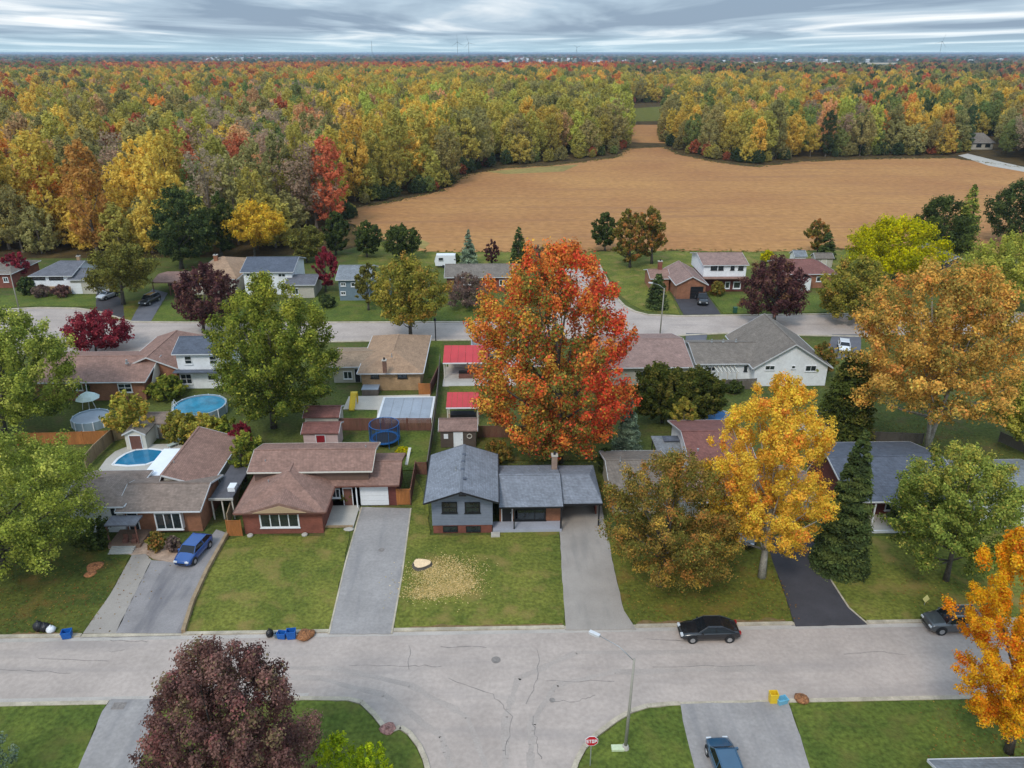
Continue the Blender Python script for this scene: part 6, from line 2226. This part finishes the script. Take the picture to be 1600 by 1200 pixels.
shed('garden_shed', 'little white-walled shed behind the red-roofed bungalow', 1242, 1262, 401, 2.3, 3.5, 1.0, SH_LGREY, M_WHITE, M_WHITE, 1.0)
shed('garden_shed', 'little grey shed under the dark conifer behind the red-roofed bungalow', 1274, 1304, 404, 2.0, 3.0, .9, SH_GREYB, SD_CREAM, M_OFFW, 1.0)


def gazebo(name, label, pl, pr, row, ze, depth, rise, m, cat='gazebo'):
    x0, x1, yf = ex(pl, pr, row, ze)
    h = empty(name, ((x0 + x1) / 2, yf + depth / 2, 0), label, cat)
    V = [(x0, yf, ze), (x1, yf, ze), (x1, yf + depth, ze + rise), (x0, yf + depth, ze + rise)]
    # single slope of standing-seam sheets
    nsh = 6
    for k in range(nsh):
        xa, xb = x0 + (x1 - x0) * k / nsh, x0 + (x1 - x0) * (k + 1) / nsh
        b = MB()
        b.add([(xa, yf, ze), (xb - .03, yf, ze), (xb - .03, yf + depth, ze + rise), (xa, yf + depth, ze + rise),
               (xa, yf, ze + .07), (xb - .03, yf, ze + .07), (xb - .03, yf + depth, ze + rise + .07), (xa, yf + depth, ze + rise + .07)],
              [(3, 2, 1, 0), (4, 5, 6, 7), (0, 1, 5, 4), (1, 2, 6, 5), (2, 3, 7, 6), (3, 0, 4, 7)])
        b.build('roof_sheet', m, h)
    MB().box(x0 - .02, x1 + .02, yf - .1, yf - .01, ze - .12, ze + .04).build('fascia', M_WHITE, h)
    for x in (x0 + .15, x1 - .15):
        for y in (yf + .15, yf + depth - .15):
            post(h, x, y, 0, ze + (0 if y < yf + 1 else rise) - .02, .14, M_OFFW)
    return h, x0, x1, yf


h, x0, x1, yf = gazebo('patio_cover', 'upper red-roofed patio cover beside the tan-roofed house, with dark seating below', 692, 762, 567, 2.5, 4.6, .9, M_RED)
MB().box(x0, x1 + 4, yf - 2.6, yf + 4.6, -.04, .08).build('deck', M_CONC, h)
MB().box(x0 + .5, x1 - .4, yf + 4.2, yf + 4.35, .1, 2.6).build('rear_wall', M_OFFW, h)
b = MB().box(x0 + .8, x1 - .8, yf + 4.1, yf + 4.19, 1.0, 2.2).build('window', M_GLASS, h)
t = empty('garden_sofa', ((x0 + x1) / 2, yf + .6, .08), 'dark outdoor sofa under the upper red-roofed patio cover', 'sofa')
X, Y = (x0 + x1) / 2, yf + .4
MB().box(X - 1, X + 1, Y - .4, Y + .4, .1, .5).build('seat', M_REDWOOD, t)
MB().box(X - 1, X + 1, Y + .4, Y + .6, .1, .95).build('backrest', M_BLACK, t)
h, x0, x1, yf = gazebo('garden_gazebo', 'lower red-roofed gazebo above the brown-walled shed', 697, 748, 637, 2.4, 3.3, .6, M_RED)
MB().box(x0, x1, yf, yf + 3.4, -.04, .07).build('deck', M_WOOD, h)
MB().box(x0 + .4, x1 - .4, yf + 1.2, yf + 2.4, .08, .85).build('bar_counter', M_DARK, h)
# white parasol frame beside the silver pool
x, y = G(140, 640)
t = empty('garden_parasol', (x, y, 0), 'pale parasol with white frame behind the silver covered pool', 'parasol')
zt = zrow(x, y, 600)
MB().tube([(x, y, 0), (x + .3, y, zt)], .05, 6).build('pole', M_WHITE, t)
MB().lathe((x + .1, y, zt * .55), [(1.5, -.35), (1.0, .1), (.1, .55)], 8).build('canopy', mat('pale_canvas', lin(196, 210, 204), .8, .05, 1, .05, 5), t)
for s in (-1, 1):
    MB().tube([(x + s * .9, y, 0), (x + s * .5, y, zt * .5)], .05, 6).build('brace', M_WHITE, t)
# loungers at the curved pool
M_SEAT = mat('lounger_fabric', lin(170, 182, 176), .7, .06, 2, .05, 6)


def lounger(x, y, ang, label, m=M_SEAT):
    t = empty('sun_lounger', (0, 0, 0), label, 'sun lounger', 'loungers at the curved pool')
    MB().box(-.9, .3, -.3, .3, .3, .36).build('seat', m, t)
    MB().add([(.3, -.3, .3), (.3, .3, .3), (.9, .3, .75), (.9, -.3, .75), (.3, -.3, .37), (.3, .3, .37), (.88, .3, .82), (.88, -.3, .82)],
             [(3, 2, 1, 0), (4, 5, 6, 7), (0, 1, 5, 4), (1, 2, 6, 5), (2, 3, 7, 6), (3, 0, 4, 7)]).build('backrest', m, t)
    for a in (-.8, .25):
        for c_ in (-.25, .25):
            MB().box(a - .03, a + .03, c_ - .03, c_ + .03, 0, .3).build('leg', M_WHITE, t)
    t.location = (x, y, .07)
    t.rotation_euler = (0, 0, R(ang))
    return t


lounger(*G(283, 692), 50, 'pale lounger at the right behind the curved pool')
lounger(*G(274, 697), 50, 'pale lounger nearest the rear wing, in front of the other one')
for px, row, lab in ((252, 684, 'left of two pale patio chairs behind the curved pool'), (264, 684, 'right of two pale patio chairs behind the curved pool')):
    x, y = G(px, row)
    t = empty('patio_chair', (x, y, .07), lab, 'chair')
    MB().box(x - .3, x + .3, y - .3, y + .3, .4, .48).build('seat', M_SEAT, t)
    MB().box(x - .3, x + .3, y + .22, y + .3, .49, .95).build('backrest', M_SEAT, t)
    for a in (-.25, .25):
        for c_ in (-.25, .25):
            MB().box(x + a - .03, x + a + .03, y + c_ - .03, y + c_ + .03, .05, .4).build('leg', M_WHITE, t)
# white camper trailer
x, y = G(697, 417)
t = empty('camper_trailer', (x, y, 0), 'white camper trailer behind the long low house', 'trailer')
MB().add([(x - 2.2, y - 1, .5), (x + 2.2, y - 1, .5), (x + 2.2, y + 1, .5), (x - 2.2, y + 1, .5), (x - 2.4, y - 1, 1.6), (x + 2.2, y - 1, 1.6), (x + 2.2, y + 1, 1.6), (x - 2.4, y + 1, 1.6),
          (x - 2.0, y - 1, 2.8), (x + 2.1, y - 1, 2.8), (x + 2.1, y + 1, 2.8), (x - 2.0, y + 1, 2.8)],
         [(3, 2, 1, 0), (0, 1, 5, 4), (1, 2, 6, 5), (2, 3, 7, 6), (3, 0, 4, 7), (4, 5, 9, 8), (5, 6, 10, 9), (6, 7, 11, 10), (7, 4, 8, 11), (8, 9, 10, 11)]).build('body', M_WHITE, t)
window(t, x - 1.5, x - .5, 1.7, 2.3, y - 1, 1, 1, M_STEEL, .06)
for s in (-.5, .4):
    MB().tube([(x + s, y - 1.05, .35), (x + s, y - .8, .35)], .34, 12).build('wheel', M_RUBBER, t)

# ------------------------------------------------------------------ fences


def fence(name, pts, hgt, m, label, span=2.4, group=None, board=.15, z=0, pm=None, rail=True):
    t = empty(name, (*pts[0], 0), label, 'fence', group)
    post0 = True
    for i in range(len(pts) - 1):
        a, c = Vector((*pts[i], z)), Vector((*pts[i + 1], z))
        L = (c - a).length
        n = max(1, round(L / span))
        for k in range(n):
            p, q = a.lerp(c, k / n), a.lerp(c, (k + 1) / n)
            d = (q - p).normalized()
            nb = max(2, int((q - p).length / board))
            b = MB()
            w = ((q - p).length - .1) / nb
            rr = random.Random(k)
            for j in range(nb):
                u = p + d * (.05 + w * j + .008)
                v = p + d * (.05 + w * (j + 1) - .008)
                b.bar(u + Vector((0, 0, .05)), v + Vector((0, 0, .05)), .02, hgt - .1 + rr.uniform(-.015, .015))
            b.build('fence_panel', m, t)
            if rail:
                nn = Vector((-d.y, d.x, 0)) * .03
                MB().bar(p + d * .05 + Vector((0, 0, hgt - .04)), q - d * .05 + Vector((0, 0, hgt - .04)), .09, .05).build('top_rail', pm or m, t)
            MB().box(p.x - .05, p.x + .05, p.y - .05, p.y + .05, z, z + hgt + .08).build('post', pm or m, t)
    c = pts[-1]
    MB().box(c[0] - .05, c[0] + .05, c[1] - .05, c[1] + .05, z, z + hgt + .08).build('post', pm or m, t)
    return t


fence('board_fence', gp((28, 697), (92, 696), (172, 693)), 1.7, M_CEDAR, 'orange-brown board fence at the back of the yard at far left')
fence('board_fence', gp((136, 733), (150, 716), (178, 690)), 1.7, M_WOOD, 'light wooden side fence left of the curved pool')
fence('board_fence', gp((178, 690), (216, 680)), 1.7, M_WOOD, 'light wooden fence behind the little pool shed')
fence('board_fence', gp((527, 673), (600, 673), (674, 673)), 1.7, M_REDWOOD, 'red-brown board fence behind the trampoline')
fence('board_fence', gp((668, 742), (674, 700), (678, 672), (684, 620), (688, 570)), 1.6, M_GREYWOOD, 'long grey boundary fence between the trampoline yard and the shed with the wreath')
fence('board_fence', gp((358, 826), (372, 780), (384, 730), (396, 700)), 1.7, M_WOOD, 'light wooden fence between the taupe house and the brown house')
fence('gate_fence', gp((357, 838), (379, 838)), 1.8, M_CEDAR, 'short yellow-brown gate at the left corner of the brown house')
fence('gate_fence', gp((621, 789), (642, 789)), 1.9, M_CEDAR, 'orange-brown gate right of the white garage door')
fence('board_fence', gp((642, 789), (650, 742)), 1.7, M_REDWOOD, 'dark board fence along the right side of the brown garage')
fence('board_fence', gp((650, 742), (668, 742)), 1.6, M_REDWOOD, 'short fence closing the trampoline yard')
fence('board_fence', gp((746, 684), (860, 684), (955, 686)), 1.6, M_REDWOOD, 'dark fence behind the lawn under the red maple')
fence('board_fence', gp((655, 617), (673, 617)), 1.7, M_CEDAR, 'short orange fence right of the tan-roofed house')
fence('board_fence', gp((673, 617), (685, 590)), 1.7, M_REDWOOD, 'dark fence leading back from the covered pool')
fence('board_fence', gp((1090, 612), (1180, 608)), 1.6, M_GREYWOOD, 'grey fence behind the pergola of the white-gabled house')
fence('board_fence', gp((1340, 690), (1440, 694)), 1.4, M_GREYWOOD, 'low dark fence at the foot of the golden tree')
fence('board_fence', gp((1200, 412), (1226, 412)), 1.4, M_WOOD, 'short pale fence left of the red-roofed bungalow')
fence('board_fence', gp((250, 686), (330, 694)), 1.5, M_GREYWOOD, 'grey fence behind the loungers')
fence('board_fence', gp((1560, 690), (1600, 708), (1660, 720)), 1.3, M_GREYWOOD, 'grey fence at the right edge behind the green tree')
# low timber curb between the taupe and the brown properties
P = gp((356, 836), (325, 892), (302, 942), (287, 990))
b = MB()
for i in range(3):
    b.bar((*P[i], -.02), (*P[i + 1], -.02), .3, .42)
tag(b.build('timber_curb', M_WOOD), 'long low pale curb between the worn driveway and the brown house lawn', 'curb')
P = gp((1356, 976), (1326, 950), (1300, 910), (1284, 872))
b = MB()
for i in range(3):
    b.bar((*P[i], -.02), (*P[i + 1], -.02), .14, .1)
struct(b.build('drive_edging', M_KERB))
# stones at the front lawn of house B
for px, row, lab in ((497, 828, 'white stone at the right corner of the brown house'), (545, 828, 'flat white slab on the lawn edge beside the grey driveway')):
    x, y = G(px, row)
    tag(MB().lathe((x, y, ZL - .02), [(.45, 0), (.48, .08), (.3, .16)], 9, 1.1, .7).build('stone', M_CONC), lab, 'stone')
# wheelie bins beside the garage of the far two-storey house
for px, row, m, lab in ((1148, 489, mat('green_plastic', lin(40, 84, 66), .5, .06, 1, .04, 6), 'dark green wheeled bin on the lawn by the far street'),):
    x, y = G(px, row)
    t = empty('wheeled_bin', (x, y, 0), lab, 'bin')
    MB().box(x - .3, x + .3, y - .35, y + .35, .05, 1.0).build('body', m, t)
    MB().box(x - .33, x + .33, y - .38, y + .38, 1.002, 1.08).build('lid', m, t)

# ------------------------------------------------------------------ the woods


def inpoly(px, py, poly):
    c = False
    n = len(poly)
    j = n - 1
    for i in range(n):
        xi, yi = poly[i]
        xj, yj = poly[j]
        if (yi > py) != (yj > py) and px < (xj - xi) * (py - yi) / (yj - yi) + xi:
            c = not c
        j = i
    return c


# foot line of the woods in photograph coordinates (where the trunks stand)
WOODS = [(-400, 392), (0, 404), (120, 402), (200, 400), (350, 400), (440, 392), (500, 372), (548, 344), (520, 328), (600, 312), (650, 303), (690, 294), (716, 280), (735, 266), (790, 257), (860, 253), (905, 248), (960, 240),
         (976, 226), (976, 192), (966, 170), (990, 160), (1062, 160), (1060, 186), (1038, 192), (1038, 220), (1062, 236), (1120, 249), (1180, 256), (1250, 247), (1350, 243), (1480, 242), (1500, 238), (1512, 236), (1512, 214), (1566, 214),
         (1566, 246), (1640, 262), (1780, 276), (2100, 300), (2100, 99), (1400, 104), (1000, 101.5), (300, 100.2), (-400, 101.5)]
HOLES = [[(1352, 122), (1356, 99), (1402, 99), (1405, 120)], [(1500, 146), (1508, 126), (1800, 124), (1850, 148)], [(1160, 108), (1170, 98), (1350, 98), (1360, 106)]]

FK = {}  # forest tree meshes: white-based leaf colour, tinted per tree
W0 = [((1, 1, 1, 1), 3), ((.8, .82, .8, 1), 2), ((1.16, 1.12, 1.0, 1), 1.5)]


def fmesh(key, seed, prof, rad, h, zb, n, ls, ncl, con=False, gaps=0):
    if con:
        V, K = conifer(seed, rad, h, n, ls, W0, .7)
        C = None
    else:
        V, K, C, _ = crown(seed, rad, h - zb, prof, n, ls, W0, None, ncl, .3, jit=.16, gaps=gaps)
        V = V + np.array([0, 0, zb])
        C = C + np.array([0, 0, zb])
    me = mesh_np('crown', V, 4, K, M_TLEAF)
    tb = trunk_mb(h * .8, .28, (0, 0), C, zb, 7, seed)
    tm = bpy.data.meshes.new('trunk')
    tm.from_pydata(tb.v, [], tb.f)
    tm.materials.append(M_FBARK)
    FK[key] = (me, tm)


M_FBARK = mat('forest_bark', lin(112, 100, 88), .9, .2, 1, .2, 6)
for i in range(4):
    fmesh(('round', i), 300 + i, ('round', 'oval', 'dome', 'egg')[i], 5.3, 19.5, 3.2, 4200, .36, 60)
for i in range(2):
    fmesh(('tall', i), 310 + i, 'column', 4.3, 23.5, 1.5, 4600, .36, 75)
fmesh(('bare', 0), 320, 'oval', 5.6, 19, 3.5, 2400, .32, 60)
fmesh(('edge', 0), 321, 'egg', 5.0, 13, .3, 3200, .40, 50)
fmesh(('bare', 1), 322, 'vase', 5.2, 21, 4.0, 1700, .30, 46)
fmesh(('conifer', 0), 330, '', 3.6, 21, 1, 2400, .5, 0, True)
KEYS = list(FK)


TINT = {  # name: albedo
    'orange': lin(214, 134, 54), 'gold': lin(210, 162, 56), 'yellowgreen': lin(164, 152, 64), 'green': lin(116, 126, 64), 'darkgreen': lin(72, 86, 52),
    'rust': lin(172, 96, 60), 'red': lin(184, 84, 56), 'mauve': lin(150, 128, 104), 'olive': lin(142, 132, 76), 'tan': lin(186, 146, 98), 'lime': lin(164, 166, 66),
}
for _k in TINT:
    TINT[_k] = soften(TINT[_k], .9, 1.45, False)
TW = {
    'orange': 'orange-leaved', 'gold': 'golden yellow', 'yellowgreen': 'yellow-green', 'green': 'mid-green', 'darkgreen': 'dark green', 'rust': 'rust-brown',
    'red': 'red-leaved', 'mauve': 'greyish half-bare', 'olive': 'olive-green', 'tan': 'tan-leaved', 'lime': 'lime green'}


def choose(px, row, rn, nz):
    """mix of colours by part of the woods"""
    if row < 132 and px < 1000:
        w = dict(rust=5, red=1.6, orange=3.5, olive=1.5, green=1, gold=1, darkgreen=.8, mauve=1.2) if 150 < px < 960 else dict(olive=3, green=2, rust=2.5, yellowgreen=1.5, darkgreen=1)
    elif row < 170 and px < 980:
        w = dict(rust=1.8, red=.4, orange=2.2, gold=2, yellowgreen=2.8, green=.8, olive=1.8, mauve=1.6, tan=2)
    elif px < 150 and row > 240:
        w = dict(orange=3, gold=3, yellowgreen=1.4, olive=1.2, tan=1.5, mauve=1, rust=1)
    elif px < 520:
        w = dict(orange=2.6, gold=3.0, yellowgreen=3.0, olive=1.6, green=.6, mauve=1.8, rust=.7, tan=3.0, red=.12, darkgreen=.2, lime=.6)
    elif px < 720:
        w = dict(yellowgreen=4, gold=2.6, lime=.8, olive=2, tan=1.6, green=.6)
    elif px < 980:
        w = dict(green=1.8, darkgreen=.7, olive=2, yellowgreen=3.6, lime=1, gold=1.1, tan=.9)
    elif row < 140:
        w = dict(green=2, darkgreen=2, olive=2, rust=1, orange=.6, yellowgreen=1.5, gold=.4)
    elif px < 1250:
        w = dict(yellowgreen=4.5, gold=2.4, olive=1.4, green=.8, tan=1, darkgreen=.4, lime=1.2)
    else:
        w = dict(yellowgreen=3, gold=2.2, green=1.4, olive=1.5, orange=.7, darkgreen=.8, rust=.4, mauve=.8, lime=1, tan=.8)
    ks = list(w)
    # neighbouring trees tend to share a colour
    k = sum(w.values())
    r = ((rn.random() * .55 + (nz * .5 + .5) * .45 * 1.0) % 1.0) * k
    for q in ks:
        r -= w[q]
        if r <= 0:
            return q
    return ks[-1]


rn = random.Random(77)
pts = []
y = 165.0
while y < 1800:
    step = 7.7 if y < 700 else 9.3
    x = -y * .78 - 40
    while x < y * .80 + 40:
        X, Y = x + rn.uniform(-3, 3), y + rn.uniform(-3, 3)
        p, r = project(X, Y, 0)
        if -260 < p < 1900 and inpoly(p, r, WOODS) and not any(inpoly(p, r, h_) for h_ in HOLES):
            pts.append((X, Y, p, r))
        x += step
    y += step * .92
# named foreground trees stand clear of the wood
clear = [(G(284, 420), 9), (G(346, 404), 6), (G(398, 402), 7)]
pts = [q for q in pts if all((q[0] - c[0][0]) ** 2 + (q[1] - c[0][1]) ** 2 > c[1] ** 2 for c in clear)]
recs = []
for X, Y, p, r in pts:
    nz = noise.noise(Vector((X * .022, Y * .022, 3.3))) * 1.6
    tn = choose(p, r, rn, max(-1, min(1, nz)))
    if tn == 'red' and 380 < p < 560:
        tn = 'orange'
    # distance from the foot line: step a little nearer and see whether that is still wood
    q1 = project(X, Y - 11, 0)
    edge = not inpoly(q1[0], q1[1], WOODS)
    if tn == 'darkgreen' and rn.random() < .25:
        kk = ('conifer', 0)
    elif tn == 'mauve' or (tn == 'tan' and rn.random() < .4):
        kk = ('bare', rn.randrange(2))
    elif tn in ('yellowgreen', 'lime', 'gold') and 500 < p < 760 and rn.random() < .75:
        kk = ('tall', rn.randrange(2))
    elif edge and rn.random() < .35:
        kk = ('edge', 0)
    else:
        kk = ('round', rn.randrange(4)) if rn.random() < .62 else ('tall', rn.randrange(2))
    s = rn.uniform(.76, 1.2)
    if p > 980 and r < 300:
        s *= .92
    t = TINT[tn]
    j = rn.uniform(.8, 1.18)
    hue = rn.uniform(-.08, .08)
    recs.append([X, Y, p, r, kk, tn, s, rn.uniform(0, 6.28), (t[0] * j * (1 + hue), t[1] * j, t[2] * j), edge])
# shrubby understorey along the foot line
order = sorted(range(len(recs)), key=lambda i: math.hypot(recs[i][0], recs[i][1]) * (.62 if recs[i][9] else 1.0) * (1 if -20 < recs[i][2] < 1620 else 5))
near = set(order[:300])
PROTO = {}


def zone_word(p, r, edge, s):
    Z = ((90, 'at far left'), (200, 'behind the raised house'), (300, 'behind the dark pine'),
         (400, 'behind the yellow tree'), (500, 'behind the grey-roofed house'), (590, 'at the near field corner'),
         (680, 'above the ball-shaped trees'), (760, 'at the left field bay'), (850, 'beyond the red maple top'),
         (990, 'left of the field gap'), (1110, 'right of the field gap'),
         (1220, 'beyond the two-storey house'), (1330, 'beyond the red-roofed bungalow'), (1440, 'beyond the lime-yellow tree'), (9999, 'by the distant farmhouse'))
    w = next(t for m_, t in Z if p < m_)
    return ('edging the wood ' if edge else 'inside the wood ') + w


KW = {'round': 'round-crowned', 'tall': 'tall narrow', 'bare': 'thin-crowned', 'edge': 'low full', 'conifer': 'pointed conifer'}
for i in sorted(near):
    X, Y, p, r, kk, tn, s, rot, tint, edge = recs[i]
    if kk not in PROTO:
        t = empty('forest_tree', (0, 0, 0))
        for nm, me in (('crown', FK[kk][0]), ('trunk', FK[kk][1])):
            o = bpy.data.objects.new(nm, me)
            COL.objects.link(o)
            o.parent = t
        PROTO[kk] = t
    else:
        t = copy_tree(PROTO[kk])
    t.location = (X, Y, 0)
    t.rotation_euler = (0, 0, rot)
    t.scale = (s * (1.05 if rot > 3 else .95), s * (1.05 if rot > 3 else .95), s)
    sw = 'big' if s > 1.02 else ('small' if s < .88 else 'medium')
    lab = '%s %s %s %s' % (sw, TW[tn], 'pointed conifer' if kk[0] == 'conifer' else KW[kk[0]] + ' tree', zone_word(p, r, edge, s))
    tag(t, lab, 'tree', lab.replace(' tree ', ' trees ').replace('conifer ', 'conifers ')[:90])
    for ch in t.children:
        if ch.name.startswith('crown'):
            ch['tint'] = [float(tint[0]), float(tint[1]), float(tint[2]), 1.0]

# the rest of the woods is one mass, instanced on a point cloud
def points_stuff(name, label, items, meshes, keys, zoff=0.0):
    me = bpy.data.meshes.new(name)
    n = len(items)
    me.vertices.add(n)
    me.vertices.foreach_set('co', np.array([(q[0], q[1], zoff) for q in items], np.float32).ravel())
    a = me.attributes.new('tint', 'FLOAT_COLOR', 'POINT')
    a.data.foreach_set('color', np.array([(*q[4], 1) for q in items], np.float32).ravel())
    a = me.attributes.new('kind_index', 'INT', 'POINT')
    a.data.foreach_set('value', np.array([keys.index(q[2]) for q in items], np.int32))
    a = me.attributes.new('size', 'FLOAT_VECTOR', 'POINT')
    a.data.foreach_set('vector', np.array([q[3] for q in items], np.float32).ravel())
    a = me.attributes.new('turn', 'FLOAT_VECTOR', 'POINT')
    a.data.foreach_set('vector', np.array([(0, 0, q[5]) for q in items], np.float32).ravel())
    o = bpy.data.objects.new(name, me)
    COL.objects.link(o)
    o['kind'] = 'stuff'
    o['label'] = label
    o['category'] = 'woodland'
    ng = bpy.data.node_groups.new(name + '_nodes', 'GeometryNodeTree')
    ng.interface.new_socket('Geometry', in_out='INPUT', socket_type='NodeSocketGeometry')
    ng.interface.new_socket('Geometry', in_out='OUTPUT', socket_type='NodeSocketGeometry')
    N, L = ng.nodes, ng.links
    gi, go = N.new('NodeGroupInput'), N.new('NodeGroupOutput')
    iop = N.new('GeometryNodeInstanceOnPoints')
    jn = N.new('GeometryNodeJoinGeometry')
    for k in reversed(keys):
        oi = N.new('GeometryNodeObjectInfo')
        oi.inputs['Object'].default_value = meshes[k]
        oi.transform_space = 'ORIGINAL'
        oi.inputs['As Instance'].default_value = True
        L.new(oi.outputs['Geometry'], jn.inputs[0])
    L.new(gi.outputs[0], iop.inputs['Points'])
    L.new(jn.outputs[0], iop.inputs['Instance'])
    iop.inputs['Pick Instance'].default_value = True

    def at(nm, ty):
        q = N.new('GeometryNodeInputNamedAttribute')
        q.data_type = ty
        q.inputs[0].default_value = nm
        return q.outputs[0]
    L.new(at('kind_index', 'INT'), iop.inputs['Instance Index'])
    e2r = N.new('FunctionNodeEulerToRotation')
    L.new(at('turn', 'FLOAT_VECTOR'), e2r.inputs[0])
    L.new(e2r.outputs[0], iop.inputs['Rotation'])
    L.new(at('size', 'FLOAT_VECTOR'), iop.inputs['Scale'])
    L.new(iop.outputs[0], go.inputs[0])
    md = o.modifiers.new('scatter', 'NODES')
    md.node_group = ng
    return o


PK = list(PROTO)
src = {k: next(c for c in PROTO[k].children if c.name.startswith('crown')) for k in PK}
items = []
for i, q in enumerate(recs):
    if i in near:
        continue
    kk = q[4] if q[4] in src else PK[0]
    w = q[6] * (1.0 if q[1] < 700 else 1.25)
    items.append((q[0], q[1], kk, (w, w, q[6]), q[8], q[7]))
print('forest', len(recs), 'stuff', len(items))
points_stuff('woodland', 'mass of autumn trees filling the land to the horizon', items, src, PK)

# bushes along the foot line of the woods
bi = []
rb_ = random.Random(9)
foot = WOODS[7:34]
for i in range(len(foot) - 1):
    A, B = Vector(G(*foot[i])), Vector(G(*foot[i + 1]))
    L_ = (B - A).length
    for k in range(int(L_ / 3.2)):
        if rb_.random() < .12:
            continue
        p = A.lerp(B, rb_.random())
        s = rb_.uniform(.22, .5)
        tn = rb_.choice(['darkgreen', 'green', 'olive', 'yellowgreen', 'darkgreen', 'rust'])
        t = TINT[tn]
        j = rb_.uniform(.7, 1.0)
        bi.append((p.x + rb_.uniform(-1.5, 1.5), p.y + rb_.uniform(-.5, 3), ('edge', 0), (s * 1.2, s * 1.2, s), (t[0] * j, t[1] * j, t[2] * j), rb_.uniform(0, 6)))
if ('edge', 0) in src:
    points_stuff('undergrowth', 'low bushes along the foot of the woods', bi, {('edge', 0): src[('edge', 0)]}, [('edge', 0)])

rngm = np.random.default_rng(5)
FW = gp(*FIELD)
mp_ = []
for i in range(len(FIELD)):
    A, B = Vector(FW[i]), Vector(FW[(i + 1) % len(FW)])
    k = int((B - A).length * 3.0)
    t_ = rngm.uniform(0, 1, k)[:, None]
    mp_.append(np.array(A)[None] * (1 - t_) + np.array(B)[None] * t_ + rngm.normal(size=(k, 2)) * 1.1)
litter('field_weeds', 'weedy grass tufts fringing the ploughed field', 'weeds', [lin(120, 116, 60), lin(150, 130, 80), lin(96, 100, 50), lin(170, 146, 96)], np.concatenate(mp_), .42, .03, 71)

# tree belts of the far country
fi = []
rf_ = random.Random(21)
for k in range(15000):
    D = 1750 * (11 ** rf_.random())
    X = rf_.uniform(-.75, .75) * D
    v = noise.noise(Vector((X * .0011, D * .0030, 1.7)))
    if v < (-.02 if D > 3500 else .0):
        continue
    p, r = project(X, D, 0)
    if any(inpoly(p, r, h_) for h_ in HOLES) or not -60 < p < 1660:
        continue
    s = rf_.uniform(.6, .95)
    tn = rf_.choice(['darkgreen', 'olive', 'rust', 'green', 'darkgreen', 'mauve'])
    t = TINT[tn]
    w = s * (1.6 + D / 2500)
    fi.append((X, D, PK[rf_.randrange(len(PK))] if rf_.random() < .1 else PK[0], (w, w, s), tuple(t[:3]), rf_.uniform(0, 6)))
points_stuff('distant_woods', 'distant tree belts below the horizon', fi, src, PK)
print('far', len(fi))

# far-off buildings, a few pixels each
b = MB()
rt_ = random.Random(4)
for cpx, spread, n, D0, D1 in ((430, 60, 60, 3500, 5200), (70, 70, 16, 3000, 5200), (870, 60, 40, 3600, 5600), (1010, 60, 16, 3200, 5000), (1250, 200, 24, 3200, 6000), (1560, 60, 10, 3000, 5000)):
    for k in range(n):
        D = rt_.uniform(D0, D1)
        px = rt_.gauss(cpx, spread * .5)
        X = (px - 800) / F_PX * D * 1.0
        w, d_, hh = rt_.uniform(10, 34), rt_.uniform(8, 14), rt_.uniform(5, 13)
        b.box(X - w / 2, X + w / 2, D, D + d_, 0, hh)
        b.add([(X - w / 2 - 1, D - 1, hh + .01), (X + w / 2 + 1, D - 1, hh + .01), (X + w / 2 + 1, D + d_ + 1, hh + .01), (X - w / 2 - 1, D + d_ + 1, hh + .01),
               (X - w / 2, D + d_ / 2, hh + 3), (X + w / 2, D + d_ / 2, hh + 3)], [(0, 1, 5, 4), (2, 3, 4, 5), (1, 2, 5), (3, 0, 4), (3, 2, 1, 0)])
o = b.build('distant_town', mat('far_white', (.62, .62, .62, 1), .7, .25, .01, .1, .1))
o['kind'] = 'stuff'
o['label'] = 'pale specks of far-off buildings under the horizon'
o['category'] = 'buildings'


# thin masts on the horizon
def mast(px, hrow, D, label, turbine):
    X = (px - 800) / F_PX * D
    X, Y = X + math.tan(-YAW) * D, D
    z = zrow(X, Y, hrow)
    t = empty('wind_turbine' if turbine else 'radio_mast', (X, Y, 0), label, 'wind turbine' if turbine else 'radio mast')
    mm = mat('far_steel', lin(120, 132, 142), .7, .05, .01, 0, 1)
    MB().tube([(X, Y, 0), (X, Y, z)], [2.0, 1.1], 8).build('tower', mm, t)
    if turbine:
        MB().box(X - 2.5, X + 2.5, Y - 6, Y + 5, z - 2, z + 3).build('nacelle', mm, t)
        for k in range(3):
            a = R(90 + 120 * k + px)
            MB().tube([(X, Y - 7, z), (X + math.cos(a) * z * .5, Y - 7, z + math.sin(a) * z * .5)], [1.4, .4], 6).build('blade', mm, t)
    return t


mast(600, 64, 7000, 'faint radio mast on the horizon left of centre', False)
mast(722, 66, 7500, 'faint wind turbine on the horizon, left of a pair', True)
mast(738, 67, 8000, 'faint wind turbine on the horizon, right of a pair', True)
mast(1422, 65, 8000, 'faint wind turbine on the horizon at right', True)
mast(893, 74, 9000, 'short wind turbine on the horizon behind the field gap', True)

# ------------------------------------------------------------------ air
hz = MB().box(-60000, 60000, -40, 60000, -1.2, CAM_H + 1.0)
m = bpy.data.materials.new('haze')
m.use_nodes = True
m.node_tree.nodes.remove(m.node_tree.nodes['Principled BSDF'])
pv = m.node_tree.nodes.new('ShaderNodeVolumePrincipled')
pv.inputs['Color'].default_value = (.62, .78, .95, 1)
pv.inputs['Density'].default_value = 0.00008
pv.inputs['Anisotropy'].default_value = 0.2
m.node_tree.links.new(pv.outputs[0], m.node_tree.nodes['Material Output'].inputs['Volume'])
o = hz.build('haze', m)
o['kind'] = 'stuff'
